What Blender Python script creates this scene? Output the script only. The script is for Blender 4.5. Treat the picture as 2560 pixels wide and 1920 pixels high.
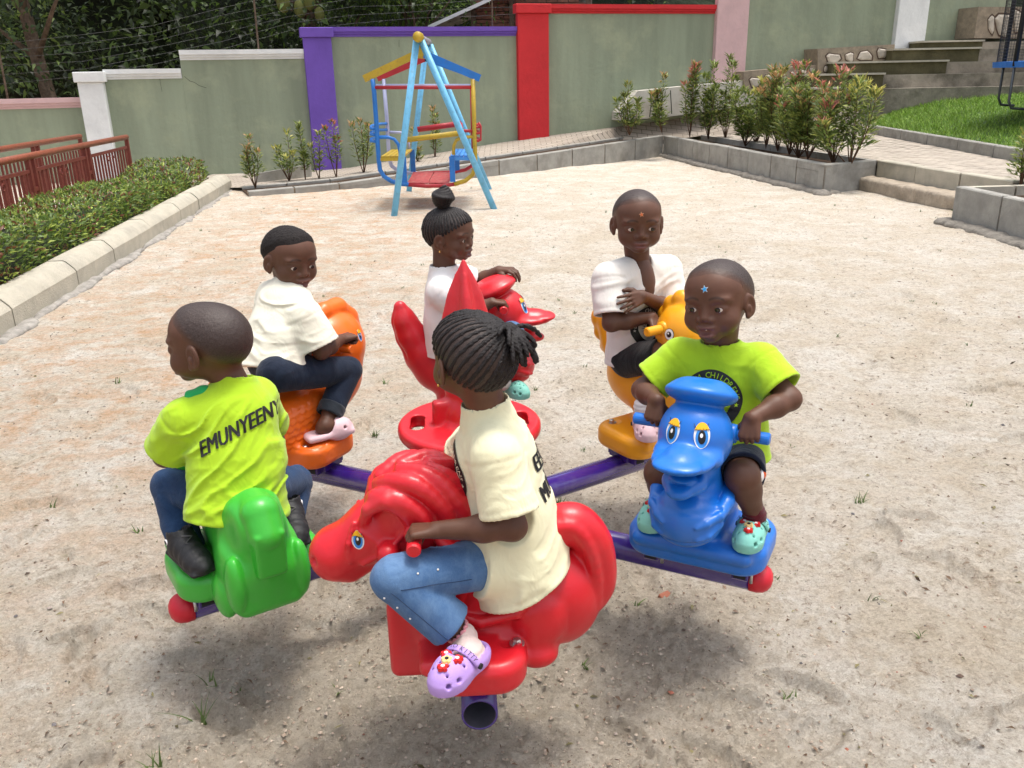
import bpy, bmesh, math, random, time
import numpy as np
from mathutils import Vector, Matrix, Quaternion
from mathutils.bvhtree import BVHTree
T0 = time.time()
for o in list(bpy.data.objects): bpy.data.objects.remove(o)
SC = bpy.context.scene
COL = SC.collection
random.seed(7)
RNG = np.random.RandomState(11)
# ------------------------------------------------------------------ camera
H_CAM = 1.65; F_PX = 2159.0
_t = math.radians(19.6); _r = math.radians(1.1)
_R = np.array([1, 0, 0.]); C_F = np.array([0, math.cos(_t), -math.sin(_t)]); _U = np.array([0, math.sin(_t), math.cos(_t)])
C_R = _R*math.cos(_r) - _U*math.sin(_r); C_U = _U*math.cos(_r) + _R*math.sin(_r)
EYE = np.array([0, 0, H_CAM])
cam = bpy.data.cameras.new('camera'); camo = bpy.data.objects.new('camera', cam); COL.objects.link(camo)
cam.sensor_fit = 'HORIZONTAL'; cam.sensor_width = 36; cam.lens = 36*F_PX/2560
cam.clip_start = 0.05; cam.clip_end = 500
m = Matrix(((C_R[0], C_U[0], -C_F[0], 0), (C_R[1], C_U[1], -C_F[1], 0), (C_R[2], C_U[2], -C_F[2], H_CAM), (0, 0, 0, 1)))
camo.matrix_world = m
SC.camera = camo
# ------------------------------------------------------------------ world, sun, exposure
SUN_EL = math.radians(79); SUN_AZ = math.radians(15)      # azimuth: direction to the sun, from +X towards +Y
world = bpy.data.worlds.new('World'); SC.world = world; world.use_nodes = True
wn = world.node_tree; wn.nodes.clear()
sky = wn.nodes.new('ShaderNodeTexSky'); sky.sky_type = 'NISHITA'; sky.sun_disc = False
sky.sun_elevation = SUN_EL; sky.sun_rotation = math.pi/2 - SUN_AZ
sky.air_density = 1.0; sky.dust_density = 5.0; sky.ozone_density = 1.0
bg = wn.nodes.new('ShaderNodeBackground'); bg.inputs[1].default_value = 0.15
wo = wn.nodes.new('ShaderNodeOutputWorld')
hz = wn.nodes.new('ShaderNodeHueSaturation'); hz.inputs['Saturation'].default_value = .45     # thin high cloud whitens the sky
wn.links.new(sky.outputs[0], hz.inputs['Color']); wn.links.new(hz.outputs[0], bg.inputs[0]); wn.links.new(bg.outputs[0], wo.inputs[0])
sl = bpy.data.lights.new('sun', 'SUN'); sl.energy = 1.25; sl.angle = math.radians(12); sl.color = (1, .955, .88)
so = bpy.data.objects.new('sun', sl); COL.objects.link(so)
sd = Vector((math.cos(SUN_EL)*math.cos(SUN_AZ), math.cos(SUN_EL)*math.sin(SUN_AZ), math.sin(SUN_EL)))
so.rotation_euler = sd.to_track_quat('Z', 'Y').to_euler(); so.location = (3, 3, 12)
SC.view_settings.view_transform = 'Standard'; SC.view_settings.look = 'None'
SC.view_settings.exposure = 0.84; SC.view_settings.gamma = 1; SC.view_settings.use_curve_mapping = False
SC.render.engine = 'CYCLES'
SC.cycles.max_bounces = 6; SC.cycles.diffuse_bounces = 3; SC.cycles.glossy_bounces = 2

# ------------------------------------------------------------------ picture-to-place helpers (survey of the site)
S_PX = 2560/2212
def ray(px, py):
    return C_F + (px*S_PX-1280)/F_PX*C_R + (960-py*S_PX)/F_PX*C_U
def atz(px, py, z=0.0):
    v = ray(px, py); t = (z-H_CAM)/v[2]; return EYE + v*t
def aty(px, py, Y):
    v = ray(px, py); return EYE + v*(Y/v[1])
def atplane(px, py, p0, n):
    v = ray(px, py); p0 = np.array(p0, float); n = np.array(n, float)
    return EYE + v*(((p0-EYE) @ n)/(v @ n))

# ------------------------------------------------------------------ noise
_perm = RNG.rand(64, 64, 64).astype(np.float32)
def vnoise(P):
    P = np.asarray(P, dtype=np.float32); i = np.floor(P).astype(np.int32); f = P-i; f = f*f*(3-2*f)
    x0, y0, z0 = i[..., 0] & 63, i[..., 1] & 63, i[..., 2] & 63
    x1, y1, z1 = (x0+1) & 63, (y0+1) & 63, (z0+1) & 63
    fx, fy, fz = f[..., 0], f[..., 1], f[..., 2]
    a = _perm[x0, y0, z0]*(1-fx)+_perm[x1, y0, z0]*fx; b = _perm[x0, y1, z0]*(1-fx)+_perm[x1, y1, z0]*fx
    c = _perm[x0, y0, z1]*(1-fx)+_perm[x1, y0, z1]*fx; d = _perm[x0, y1, z1]*(1-fx)+_perm[x1, y1, z1]*fx
    return ((a*(1-fy)+b*fy)*(1-fz)+(c*(1-fy)+d*fy)*fz)*2-1
def fbm(P, o=4, g=.5):
    P = np.asarray(P, dtype=np.float32); s = 0; a = 1; t = 0
    for k in range(o):
        s = s + a*vnoise(P*(2.03**k)+k*7.31); t += a; a *= g
    return s/t

# ------------------------------------------------------------------ materials
def L(c): return tuple(c)+(1,)
MATS = {}
class NT:
    def __init__(s, m): s.t = m.node_tree; s.n = s.t.nodes; s.l = s.t.links
    def new(s, ty, **kw):
        n = s.n.new(ty)
        for k, v in kw.items():
            if k.startswith('i_'):
                kk = k[2:]; n.inputs[int(kk) if kk.isdigit() else kk.replace('_', ' ')].default_value = v
            else: setattr(n, k, v)
        return n
    def link(s, a, b): s.l.new(a, b)
    def noise(s, scale, detail=4, rough=.55, vec=None, dist=0):
        n = s.new('ShaderNodeTexNoise', i_Scale=scale, i_Detail=detail, i_Roughness=rough, i_Distortion=dist)
        if vec is not None: s.link(vec, n.inputs['Vector'])
        return n.outputs['Fac']
    def ramp(s, fac, stops):
        r = s.new('ShaderNodeValToRGB'); e = r.color_ramp.elements
        while len(e) < len(stops): e.new(.5)
        for k, (p, c) in enumerate(stops):
            e[k].position = p; e[k].color = L(c) if len(c) == 3 else c
        s.link(fac, r.inputs[0]); return r.outputs[0]
    def mix(s, fac, a, b, mode='MIX'):
        n = s.new('ShaderNodeMix', data_type='RGBA', blend_type=mode)
        for inp, v in ((n.inputs[0], fac), (n.inputs[6], a), (n.inputs[7], b)):
            if isinstance(v, (int, float)): inp.default_value = v
            elif isinstance(v, (tuple, list)): inp.default_value = L(v[:3])
            else: s.link(v, inp)
        return n.outputs[2]
    def obj(s, scale=(1, 1, 1)):
        tc = s.new('ShaderNodeTexCoord'); mp = s.new('ShaderNodeMapping'); mp.inputs['Scale'].default_value = scale
        s.link(tc.outputs['Object'], mp.inputs[0]); return mp.outputs[0]
    def world(s, scale=(1, 1, 1)):
        tc = s.new('ShaderNodeNewGeometry'); mp = s.new('ShaderNodeMapping'); mp.inputs['Scale'].default_value = scale
        s.link(tc.outputs['Position'], mp.inputs[0]); return mp.outputs[0]
    def bump(s, h, dist=.005, strength=1, prev=None):
        b = s.new('ShaderNodeBump', i_Distance=dist, i_Strength=strength); s.link(h, b.inputs['Height'])
        if prev is not None: s.link(prev, b.inputs['Normal'])
        return b.outputs[0]
def newmat(name):
    m = bpy.data.materials.new(name); m.use_nodes = True; return m, NT(m), m.node_tree.nodes['Principled BSDF']
def mat(name, col, rough=.5, var=.12, vs=8, bump=0, bs=60, spec=.5, metal=0, sss=0, coat=0, dirt=None, dirt_s=3, dirt_a=.5, streak=False, speck=0, bdetail=4):
    if name in MATS: return MATS[name]
    m, N, B = newmat(name)
    v = N.world((1, 1, .12) if streak else (1, 1, 1))
    n = N.noise(vs, 5, .6, v)
    c = N.mix(N.ramp(n, [(.3, (0, 0, 0)), (.7, (1, 1, 1))]), tuple(x*(1-var) for x in col), tuple(min(1, x*(1+var)) for x in col))
    if dirt:
        n2 = N.noise(dirt_s, 6, .65, N.world())
        c = N.mix(N.ramp(n2, [(.5, (0, 0, 0)), (.72, (dirt_a,)*3)]), c, dirt)
    if speck:
        n3 = N.noise(220, 2, .5, N.world())
        c = N.mix(N.ramp(n3, [(.55, (0, 0, 0)), (.7, (speck,)*3)]), c, tuple(x*.35 for x in col))
    N.link(c, B.inputs['Base Color'])
    B.inputs['Roughness'].default_value = rough; B.inputs['Specular IOR Level'].default_value = spec
    B.inputs['Metallic'].default_value = metal
    if sss:
        B.inputs['Subsurface Weight'].default_value = sss; B.inputs['Subsurface Radius'].default_value = (.01, .004, .002); B.inputs['Subsurface Scale'].default_value = .5
    if coat: B.inputs['Coat Weight'].default_value = coat; B.inputs['Coat Roughness'].default_value = .15
    if bump: N.link(N.bump(N.noise(bs, bdetail, .6, N.world()), bump), B.inputs['Normal'])
    MATS[name] = m; return m

# ------------------------------------------------------------------ objects
def tag(o, label=None, cat=None, group=None, kind=None):
    if label: o['label'] = label
    if cat: o['category'] = cat
    if group: o['group'] = group
    if kind: o['kind'] = kind
    return o
def empty(name, loc=(0, 0, 0), rz=0, label=None, cat=None, group=None):
    o = bpy.data.objects.new(name, None); COL.objects.link(o); o.location = loc; o.rotation_euler = (0, 0, rz)
    o.empty_display_size = .1
    return tag(o, label, cat, group)
def setparent(o, par):
    if par is not None:
        o.parent = par
        o.matrix_parent_inverse = Matrix.Identity(4)
def meshobj(name, V, F, m, par=None, smooth=False, local=False, mats=None, fm=None):
    """V are WORLD coordinates unless local; the mesh is stored relative to the parent's frame."""
    V = np.asarray(V, float)
    if par is not None and not local:
        mw = world_of(par).inverted(); A = np.array(mw)
        V = V @ A[:3, :3].T + A[:3, 3]
    me = bpy.data.meshes.new(name); me.from_pydata([tuple(v) for v in V] if len(V) < 3000 else V.tolist(), [], F.tolist() if isinstance(F, np.ndarray) else F)
    me.materials.append(m)
    if mats:
        for x in mats: me.materials.append(x)
    if fm is not None: me.polygons.foreach_set('material_index', np.asarray(fm, dtype=np.int32))
    if smooth: me.polygons.foreach_set('use_smooth', np.ones(len(me.polygons), dtype=bool))
    me.update()
    o = bpy.data.objects.new(name, me); COL.objects.link(o); setparent(o, par); return o
def world_of(o):
    M = Matrix.LocRotScale(o.location, o.rotation_euler, o.scale)
    return (world_of(o.parent) @ M) if o.parent else M
class MB:
    def __init__(s): s.V = []; s.F = []; s.sm = []
    def add(s, V, F):
        b = len(s.V); s.V += [tuple(v) for v in V]; s.F += [tuple(b+i for i in f) for f in F]; return s
    def box(s, c, h, M=None, bev=0):
        c = np.array(c, float); h = np.array(h, float)
        if bev <= 0:
            V = np.array([(x, y, z) for x in (-1, 1) for y in (-1, 1) for z in (-1, 1)])*h
            F = [(0, 1, 3, 2), (4, 6, 7, 5), (0, 4, 5, 1), (2, 3, 7, 6), (0, 2, 6, 4), (1, 5, 7, 3)]
        else:
            V = []; F = []; b = bev
            idx = {}
            for sx in (-1, 1):
                for sy in (-1, 1):
                    for sz in (-1, 1):
                        sg = np.array((sx, sy, sz))
                        for ax in range(3):
                            q = h-b; q = q.copy(); q[ax] = h[ax]; idx[(sx, sy, sz, ax)] = len(V); V.append(sg*q)
            for ax in range(3):
                o1, o2 = [(1, 2), (2, 0), (0, 1)][ax]
                for sg in (-1, 1):
                    q = []
                    for a, b2 in ((-1, -1), (1, -1), (1, 1), (-1, 1)):
                        k = [0, 0, 0]; k[ax] = sg; k[o1] = a; k[o2] = b2; q.append(idx[(k[0], k[1], k[2], ax)])
                    F.append(q if sg > 0 else q[::-1])
            for ax in range(3):      # edges parallel to ax
                o1, o2 = [(1, 2), (2, 0), (0, 1)][ax]
                for a in (-1, 1):
                    for b2 in (-1, 1):
                        k0 = [0, 0, 0]; k1 = [0, 0, 0]; k0[ax] = -1; k1[ax] = 1; k0[o1] = k1[o1] = a; k0[o2] = k1[o2] = b2
                        q = [idx[(*k0, o1)], idx[(*k1, o1)], idx[(*k1, o2)], idx[(*k0, o2)]]
                        F.append(q if a*b2 < 0 else q[::-1])
            for sx in (-1, 1):
                for sy in (-1, 1):
                    for sz in (-1, 1):
                        q = [idx[(sx, sy, sz, 0)], idx[(sx, sy, sz, 1)], idx[(sx, sy, sz, 2)]]
                        F.append(q if sx*sy*sz > 0 else q[::-1])
            V = np.array(V)
        if M is not None: V = V @ np.array(M).T
        return s.add(V+c, F)
    def tube(s, pts, r, n=10, caps=True):
        P = [np.array(p, float) for p in pts]; R = r if isinstance(r, (list, tuple, np.ndarray)) else [r]*len(P)
        V = []; F = []; prev = None
        for i, p in enumerate(P):
            if i == 0: t = P[1]-P[0]
            elif i == len(P)-1: t = P[-1]-P[-2]
            else:
                a = P[i]-P[i-1]; b = P[i+1]-P[i]; t = a/(np.linalg.norm(a)+1e-9)+b/(np.linalg.norm(b)+1e-9)
            t = t/(np.linalg.norm(t)+1e-9)
            if prev is None:
                u = np.cross(t, (0, 0, 1)); 
                if np.linalg.norm(u) < .1: u = np.cross(t, (1, 0, 0))
            else: u = prev-t*(prev @ t)
            u = u/(np.linalg.norm(u)+1e-9); prev = u; w = np.cross(t, u)
            for k in range(n):
                a = 2*math.pi*k/n; V.append(p+R[i]*(math.cos(a)*u+math.sin(a)*w))
        for i in range(len(P)-1):
            for k in range(n):
                k2 = (k+1) % n; F.append((i*n+k, i*n+k2, (i+1)*n+k2, (i+1)*n+k))
        if caps: F.append(tuple(range(n))[::-1]); F.append(tuple((len(P)-1)*n+k for k in range(n)))
        return s.add(V, F)
    def prism(s, poly, z0, z1):
        n = len(poly); V = [(x, y, z0) for x, y in poly]+[(x, y, z1) for x, y in poly]
        F = [tuple(range(n))[::-1], tuple(range(n, 2*n))]+[(i, (i+1) % n, n+(i+1) % n, n+i) for i in range(n)]
        return s.add(V, F)
    def quad(s, a, b, c, d): return s.add([a, b, c, d], [(0, 1, 2, 3)])
    def extrude(s, prof, a, b, up=(0, 0, 1), side=None):
        """profile points (u, v) swept from a to b; u along side, v along up"""
        a = np.array(a, float); b = np.array(b, float); t = (b-a)/np.linalg.norm(b-a); up = np.array(up, float)
        sd = np.cross(t, up) if side is None else np.array(side, float); sd /= np.linalg.norm(sd)
        n = len(prof); V = [a+u*sd+v*up for u, v in prof]+[b+u*sd+v*up for u, v in prof]
        F = [tuple(range(n)), tuple(range(2*n-1, n-1, -1))]+[(i, n+i, n+(i+1) % n, (i+1) % n) for i in range(n)]
        return s.add(V, F)
    def build(s, name, m, par=None, smooth=False, fixn=True, local=False):
        o = meshobj(name, s.V, s.F, m, par, smooth, local)
        if fixn:
            bm = bmesh.new(); bm.from_mesh(o.data); bmesh.ops.recalc_face_normals(bm, faces=bm.faces); bm.to_mesh(o.data); bm.free()
        return o
def unit(v): v = np.array(v, float); return v/np.linalg.norm(v)
def autosmooth(o, ang=40):
    me = o.data; bm = bmesh.new(); bm.from_mesh(me)
    for f in bm.faces: f.smooth = True
    for e in bm.edges:
        if len(e.link_faces) == 2 and e.calc_face_angle(0) > math.radians(ang): e.smooth = False
    bm.to_mesh(me); bm.free(); return o

# ------------------------------------------------------------------ signed distance modelling
BIG = 1.0
def sp(P, n=14):
    """smooth curve through the points"""
    P = np.array(P, float); Q = np.vstack([2*P[0]-P[1], P, 2*P[-1]-P[-2]]); out = []
    for u in np.linspace(0, len(P)-1-1e-6, n):
        i = int(u); t = u-i; a, b, c, d = Q[i:i+4]; out.append(.5*((2*b)+(c-a)*t+(2*a-5*b+4*c-d)*t*t+(3*b-a-3*c+d)*t**3))
    return out
class Vol:
    def __init__(s, lo, hi, h):
        s.lo = np.array(lo, float); s.h = h; s.n = np.ceil((np.array(hi)-s.lo)/h).astype(int)+1
        s.d = np.full(s.n, BIG, dtype=np.float32)
    def win(s, lo, hi, pad):
        a = np.floor((np.minimum(lo, hi)-pad-s.lo)/s.h).astype(int); b = np.ceil((np.maximum(lo, hi)+pad-s.lo)/s.h).astype(int)+1
        a = np.clip(a, 0, s.n); b = np.clip(b, 0, s.n)
        return tuple(slice(x, y) for x, y in zip(a, b))
    def pts(s, w):
        ax = [(s.lo[i]+np.arange(w[i].start, w[i].stop)*s.h).astype(np.float32) for i in range(3)]
        return np.stack(np.meshgrid(*ax, indexing='ij'), -1)
    def op(s, f, lo, hi, k=.01, mode='u'):
        pad = max(k*1.05, 2.5*s.h); w = s.win(np.array(lo, float), np.array(hi, float), pad)
        if any(x.stop-x.start < 1 for x in w): return s
        P = s.pts(w); e = f(P).astype(np.float32); d = s.d[w]
        k = max(k, 1e-5)
        if mode == 'u':
            t = np.clip(.5+.5*(d-e)/k, 0, 1); r = d*(1-t)+e*t-k*t*(1-t)
        else:
            if mode == 's': e = -e
            t = np.clip(.5-.5*(d-e)/k, 0, 1); r = d*(1-t)+e*t+k*t*(1-t)
        s.d[w] = r; return s
    def cone(s, a, b, ra, rb, k=.01, mode='u', flat=None, cut=None):
        a = np.array(a, float); b = np.array(b, float); r = max(ra, rb)
        if flat is not None: r = r*max(1, flat[1])
        f = cone_f(a, b, ra, rb, flat, cut)
        return s.op(f, np.minimum(a, b)-r, np.maximum(a, b)+r, k, mode)
    def chain(s, P, R, k=.01, mode='u', flat=None):
        for i in range(len(P)-1): s.cone(P[i], P[i+1], R[i], R[i+1], k, mode, flat)
        return s
    def ell(s, c, r, k=.01, mode='u', M=None):
        c = np.array(c, float); r = np.array(r, float); R = r.max() if M is not None else r
        return s.op(ell_f(c, r, M), c-R, c+R, k, mode)
    def box(s, c, h, rr=.01, k=.01, mode='u', M=None):
        c = np.array(c, float); h = np.array(h, float); R = np.linalg.norm(h) if M is not None else h
        def f(P):
            q = P-c
            if M is not None: q = q @ np.array(M, dtype=np.float32)
            q = np.abs(q)-(h-rr); return np.linalg.norm(np.maximum(q, 0), axis=-1)+np.minimum(q.max(-1), 0)-rr
        return s.op(f, c-R, c+R, k, mode)
    def disp(s, g, band=.02):
        m = np.abs(s.d) < band; idx = np.nonzero(m)
        P = np.stack([s.lo[i]+idx[i]*s.h for i in range(3)], -1); s.d[idx] += g(P).astype(np.float32); return s
    def mesh(s):
        return surfnets(s.d, s.lo, s.h)
def cone_f(a, b, ra, rb, flat=None, cut=None):
    ab = b-a; L2 = max(ab @ ab, 1e-12)
    def f(P):
        q = P-a.astype(np.float32)
        if flat is not None:
            n = np.array(flat[0], float); n = n/np.linalg.norm(n); q = q+(q @ n)[..., None]*n*(1/flat[1]-1)
        t = np.clip((q @ ab)/L2, 0, 1); d = np.linalg.norm(q-t[..., None]*ab, axis=-1)-(ra+(rb-ra)*t)
        if cut is not None: d = np.maximum(d, (P-np.array(cut[0])) @ np.array(cut[1]))
        return d
    return f
def ell_f(c, r, M=None):
    def f(P):
        q = P-c
        if M is not None: q = q @ np.array(M, dtype=np.float32)
        k0 = np.linalg.norm(q/r, axis=-1); k1 = np.linalg.norm(q/(r*r), axis=-1); return k0*(k0-1)/np.maximum(k1, 1e-6)
    return f
def surfnets(d, lo, h):
    d = d.copy(); d[0] = d[-1] = 1; d[:, 0] = d[:, -1] = 1; d[:, :, 0] = d[:, :, -1] = 1
    s = d < 0
    c = np.zeros(tuple(np.array(d.shape)-1), dtype=np.int8)
    for dx in (0, 1):
        for dy in (0, 1):
            for dz in (0, 1): c += s[dx:dx+c.shape[0], dy:dy+c.shape[1], dz:dz+c.shape[2]]
    mix = (c > 0) & (c < 8); I = np.stack(np.nonzero(mix), -1); idx = np.full(c.shape, -1, dtype=np.int64); idx[mix] = np.arange(len(I))
    acc = np.zeros((len(I), 3)); cnt = np.zeros(len(I))
    cor = [(x, y, z) for x in (0, 1) for y in (0, 1) for z in (0, 1)]
    for a in cor:
        for ax in range(3):
            if a[ax] == 0:
                b = list(a); b[ax] = 1
                da = d[I[:, 0]+a[0], I[:, 1]+a[1], I[:, 2]+a[2]]; db = d[I[:, 0]+b[0], I[:, 1]+b[1], I[:, 2]+b[2]]
                cr = (da < 0) != (db < 0); t = np.where(cr, da/np.where(cr, da-db, 1), 0)
                p = np.array(a, float)+np.zeros((len(I), 3)); p[:, ax] += t
                acc[cr] += p[cr]; cnt[cr] += 1
    V = lo+(I+acc/cnt[:, None])*h
    F = []
    for ax in range(3):
        o1, o2 = (ax+1) % 3, (ax+2) % 3
        sl0 = [slice(None)]*3; sl1 = [slice(None)]*3; sl0[ax] = slice(0, -1); sl1[ax] = slice(1, None)
        ch = s[tuple(sl0)] != s[tuple(sl1)]; J = np.stack(np.nonzero(ch), -1); inside = s[tuple(sl0)][ch]
        ok = (J[:, o1] > 0) & (J[:, o2] > 0); J = J[ok]; inside = inside[ok]
        def g(d1, d2):
            K = J.copy(); K[:, o1] -= d1; K[:, o2] -= d2; return idx[K[:, 0], K[:, 1], K[:, 2]]
        Q = np.stack([g(1, 1), g(0, 1), g(0, 0), g(1, 0)], -1)
        Q[~inside] = Q[~inside][:, ::-1]; F.append(Q)
    return V, np.concatenate(F)
def relax(V, F, it=1, lam=.5):
    for _ in range(it):
        acc = np.zeros_like(V); cnt = np.zeros(len(V))
        for a, b in ((0, 1), (1, 2), (2, 3), (3, 0)):
            for x, y in ((a, b), (b, a)):
                acc += np.stack([np.bincount(F[:, x], V[F[:, y], k], len(V)) for k in range(3)], -1); cnt += np.bincount(F[:, x], minlength=len(V))
        V = V+lam*(acc/np.maximum(cnt, 1)[:, None]-V)
    return V
def volobj(name, vol, m, par=None, frame=None, it=1, mats=None, fmf=None):
    """vol is in frame coordinates (a 4x4 Matrix to world) or in world coordinates"""
    V, F = vol.mesh()
    if it: V = relax(V, F, it, .5)
    if frame is not None:
        A = np.array(frame); V = V @ A[:3, :3].T+A[:3, 3]
    fm = fmf(V, F) if fmf else None
    o = meshobj(name, V, F, m, par, True, mats=mats, fm=fm); return o
def ptattr(o, name, val):
    a = o.data.attributes.new(name, 'FLOAT', 'POINT'); a.data.foreach_set('value', np.asarray(val, dtype=np.float32))
# ================================================================== SETTING
# ---- materials of the place
M_wall = mat('green_plaster', (.275, .315, .225), .9, .16, 2.2, bump=.012, bs=9, spec=.2, dirt=(.37, .40, .27), dirt_s=1.6, dirt_a=.7, streak=True)
def pt(name, c, **k): return mat(name, c, .75, .07, 3, bump=.008, bs=14, spec=.3, dirt=tuple(x*.7 for x in c), dirt_s=2, dirt_a=.35, **k)
M_white = pt('white_masonry_paint', (.74, .75, .74)); M_purple = pt('purple_paint', (.16, .085, .42)); M_redp = pt('red_paint', (.58, .03, .035))
M_pinkp = pt('pink_paint', (.62, .42, .42)); 
M_conc = mat('concrete', (.33, .32, .29), .92, .18, 5, bump=.01, bs=60, spec=.2, dirt=(.16, .145, .12), dirt_s=2.3, dirt_a=.6)
M_conc2 = mat('pale_concrete', (.46, .425, .345), .92, .12, 6, bump=.008, bs=70, spec=.2, dirt=(.3, .28, .24), dirt_s=3.5, dirt_a=.6)
M_mortar = mat('rough_mortar', (.24, .22, .19), .95, .25, 12, bump=.02, bs=30, spec=.1)
M_stain = mat('stained_concrete', (.26, .23, .185), .95, .4, 1.2, bump=.02, bs=8, spec=.15, dirt=(.055, .05, .035), dirt_s=1.1, dirt_a=.85)
M_moss = mat('mossy_concrete', (.10, .09, .05), .95, .3, 3, bump=.01, bs=20, spec=.1)
M_soil = mat('dark_soil', (.075, .05, .035), .95, .4, 14, bump=.03, bs=40, spec=.1)
M_paver = mat('paver', (.42, .37, .31), .92, .16, 4, bump=.006, bs=80, spec=.15, dirt=(.25, .21, .17), dirt_s=2.2, dirt_a=.5)
M_rail = mat('oxide_red_paint', (.20, .045, .032), .45, .15, 9, bump=.002, bs=60, spec=.4)
M_railtop = mat('wood_look_rail', (.26, .075, .04), .4, .35, 30, spec=.4)
M_bark = mat('bark', (.13, .095, .07), .95, .4, 9, bump=.03, bs=22, spec=.1)
M_stemm = mat('twig', (.12, .07, .045), .9, .3, 30, spec=.1)

def leafmat(name, rough=.45, trans=.35):
    m, N, B = newmat(name)
    a = N.new('ShaderNodeAttribute', attribute_name='lc'); N.link(a.outputs['Color'], B.inputs['Base Color'])
    B.inputs['Roughness'].default_value = rough; B.inputs['Specular IOR Level'].default_value = .45
    tr = N.new('ShaderNodeBsdfTranslucent'); N.link(a.outputs['Color'], tr.inputs[0])
    mx = N.new('ShaderNodeMixShader', i_0=trans); out = m.node_tree.nodes['Material Output']
    N.link(B.outputs[0], mx.inputs[1]); N.link(tr.outputs[0], mx.inputs[2]); N.link(mx.outputs[0], out.inputs[0]); return m
M_leaf = leafmat('leaf'); M_grass = leafmat('grass_blade', .55, .3)
def leaves(name, C, D, Ln, Wd, colr, m, par=None, droop=.25, rng=RNG):
    """C centres (n,3) D directions, Ln lengths, Wd widths, colr (n,3): folded four-triangle leaves in one mesh"""
    n = len(C); D = D/np.linalg.norm(D, axis=1, keepdims=True)
    up = rng.normal(size=(n, 3))*.45+np.array([0, 0, 1.]); S = np.cross(D, up); S /= np.linalg.norm(S, axis=1, keepdims=True)+1e-9
    N = np.cross(S, D); Ln = Ln[:, None]; Wd = Wd[:, None]
    b = C; c = C+D*Ln*.5+N*Ln*.02; t = C+D*Ln-N*Ln*droop
    l = C+D*Ln*.45-S*Wd*.5+N*Wd*.18; r = C+D*Ln*.45+S*Wd*.5+N*Wd*.18
    V = np.stack([b, l, c, r, t], 1).reshape(-1, 3); k = np.arange(n)*5
    F = np.concatenate([np.stack([k, k+2, k+1], 1), np.stack([k, k+3, k+2], 1), np.stack([k+1, k+2, k+4], 1), np.stack([k+2, k+3, k+4], 1)])
    o = meshobj(name, V, F, m, par, True)
    a = o.data.attributes.new('lc', 'FLOAT_COLOR', 'POINT'); cc = np.repeat(np.concatenate([colr, np.ones((n, 1))], 1), 5, 0).astype(np.float32)
    a.data.foreach_set('color', cc.ravel()); return o
def lcol(n, base, alt, f, rng=RNG, j=.25):
    """mix of two leaf pigments"""
    k = (rng.rand(n, 1) < f) if np.isscalar(f) else (rng.rand(n, 1) < f[:, None])
    c = np.where(k, np.array(alt), np.array(base)); return np.clip(c*(1+rng.normal(size=(n, 1))*j), .01, .9)

# ---- ground and sand
g = MB(); g.quad((-90, -40, -.06), (90, -40, -.06), (90, 140, -.06), (-90, 140, -.06)); g.build('ground', mat('red_earth', (.30, .2, .13), .95, .3, .6, spec=.1), fixn=False)['kind'] = 'structure'
# bank of raised earth behind and to the right of the yard
def churn(x, y):
    """how much the sand has been scuffed up: 0 smooth and pale, 1 churned, damp and toned for shade round the ride"""
    def blob(cx, cy, rx, ry, a=0):
        c, s = math.cos(a), math.sin(a); dx, dy = x-cx, y-cy; u = (dx*c+dy*s)/rx; v = (-dx*s+dy*c)/ry; return np.exp(-(u*u+v*v))
    b = .95*blob(-.15, 2.55, 1.0, .8)+.8*blob(-.75, 1.75, .55, .35, .3)+.85*blob(.35, 1.7, .7, .5)+.45*blob(-.1, 1.15, .8, .35)+.45*blob(.3, 3.5, .6, .3)+.3*blob(-.45, 5.0, .8, .3)
    n = fbm(np.stack([x*2.2, y*2.2, x*0+3], -1), 4)
    return np.clip(b+n*.55-.12, 0, 1)
NR, NC = 640, 560
rr = np.geomspace(.75, 24, NR); uu = np.linspace(-1, 1, NC)
Yg, Ug = np.meshgrid(rr, uu, indexing='ij'); Xg = Ug*(Yg*.74+.9)
P3 = np.stack([Xg, Yg, Xg*0], -1)
ch = churn(Xg, Yg)
fade = np.clip(1.15-Yg/16, .25, 1)
Z = .022*fbm(P3*.9+3, 3)+.020*fbm(P3*3.1, 4, .6)+.010*fbm(P3*9, 3)*fade
foot = np.zeros_like(Z); tread = np.zeros_like(Z)
fr = np.random.RandomState(5)
for k in range(340):
    y0 = fr.uniform(.9, 1)*0+fr.rand()**1.6*9+.9; x0 = fr.uniform(-1, 1)*(y0*.7+.6); a = fr.uniform(0, math.pi*2); L0 = fr.uniform(.07, .125); W0 = L0*.42; dp = fr.uniform(.012, .030)
    i0, i1 = np.searchsorted(rr, [y0-.3, y0+.3]); sl_ = (slice(i0, i1), slice(None))
    dx = Xg[sl_]-x0; dy = Yg[sl_]-y0; u = (dx*math.cos(a)+dy*math.sin(a))/L0; v = (-dx*math.sin(a)+dy*math.cos(a))/(W0*(1+.15*np.sin(2*u)))
    q = np.sqrt(u*u+v*v); ins = 1/(1+np.exp((q-1)*9)); rim = np.exp(-((q-1.15)/.2)**2)
    foot[sl_] += -dp*ins+dp*.45*rim
    if k % 2 == 0: tread[sl_] += ins*np.sin(dx*math.cos(a)*2*math.pi/.014+dy*math.sin(a)*2*math.pi/.014)*.0022
Z += foot*fade+tread
fine = fbm(P3*22, 4, .7); clod = np.maximum(vnoise(P3*38+5)*.6+vnoise(P3*75)*.4-.08, 0)
Z += fine*(.0045+.011*ch)+clod*(.003+.026*ch)*np.clip(1.3-Yg/7, .1, 1)
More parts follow.
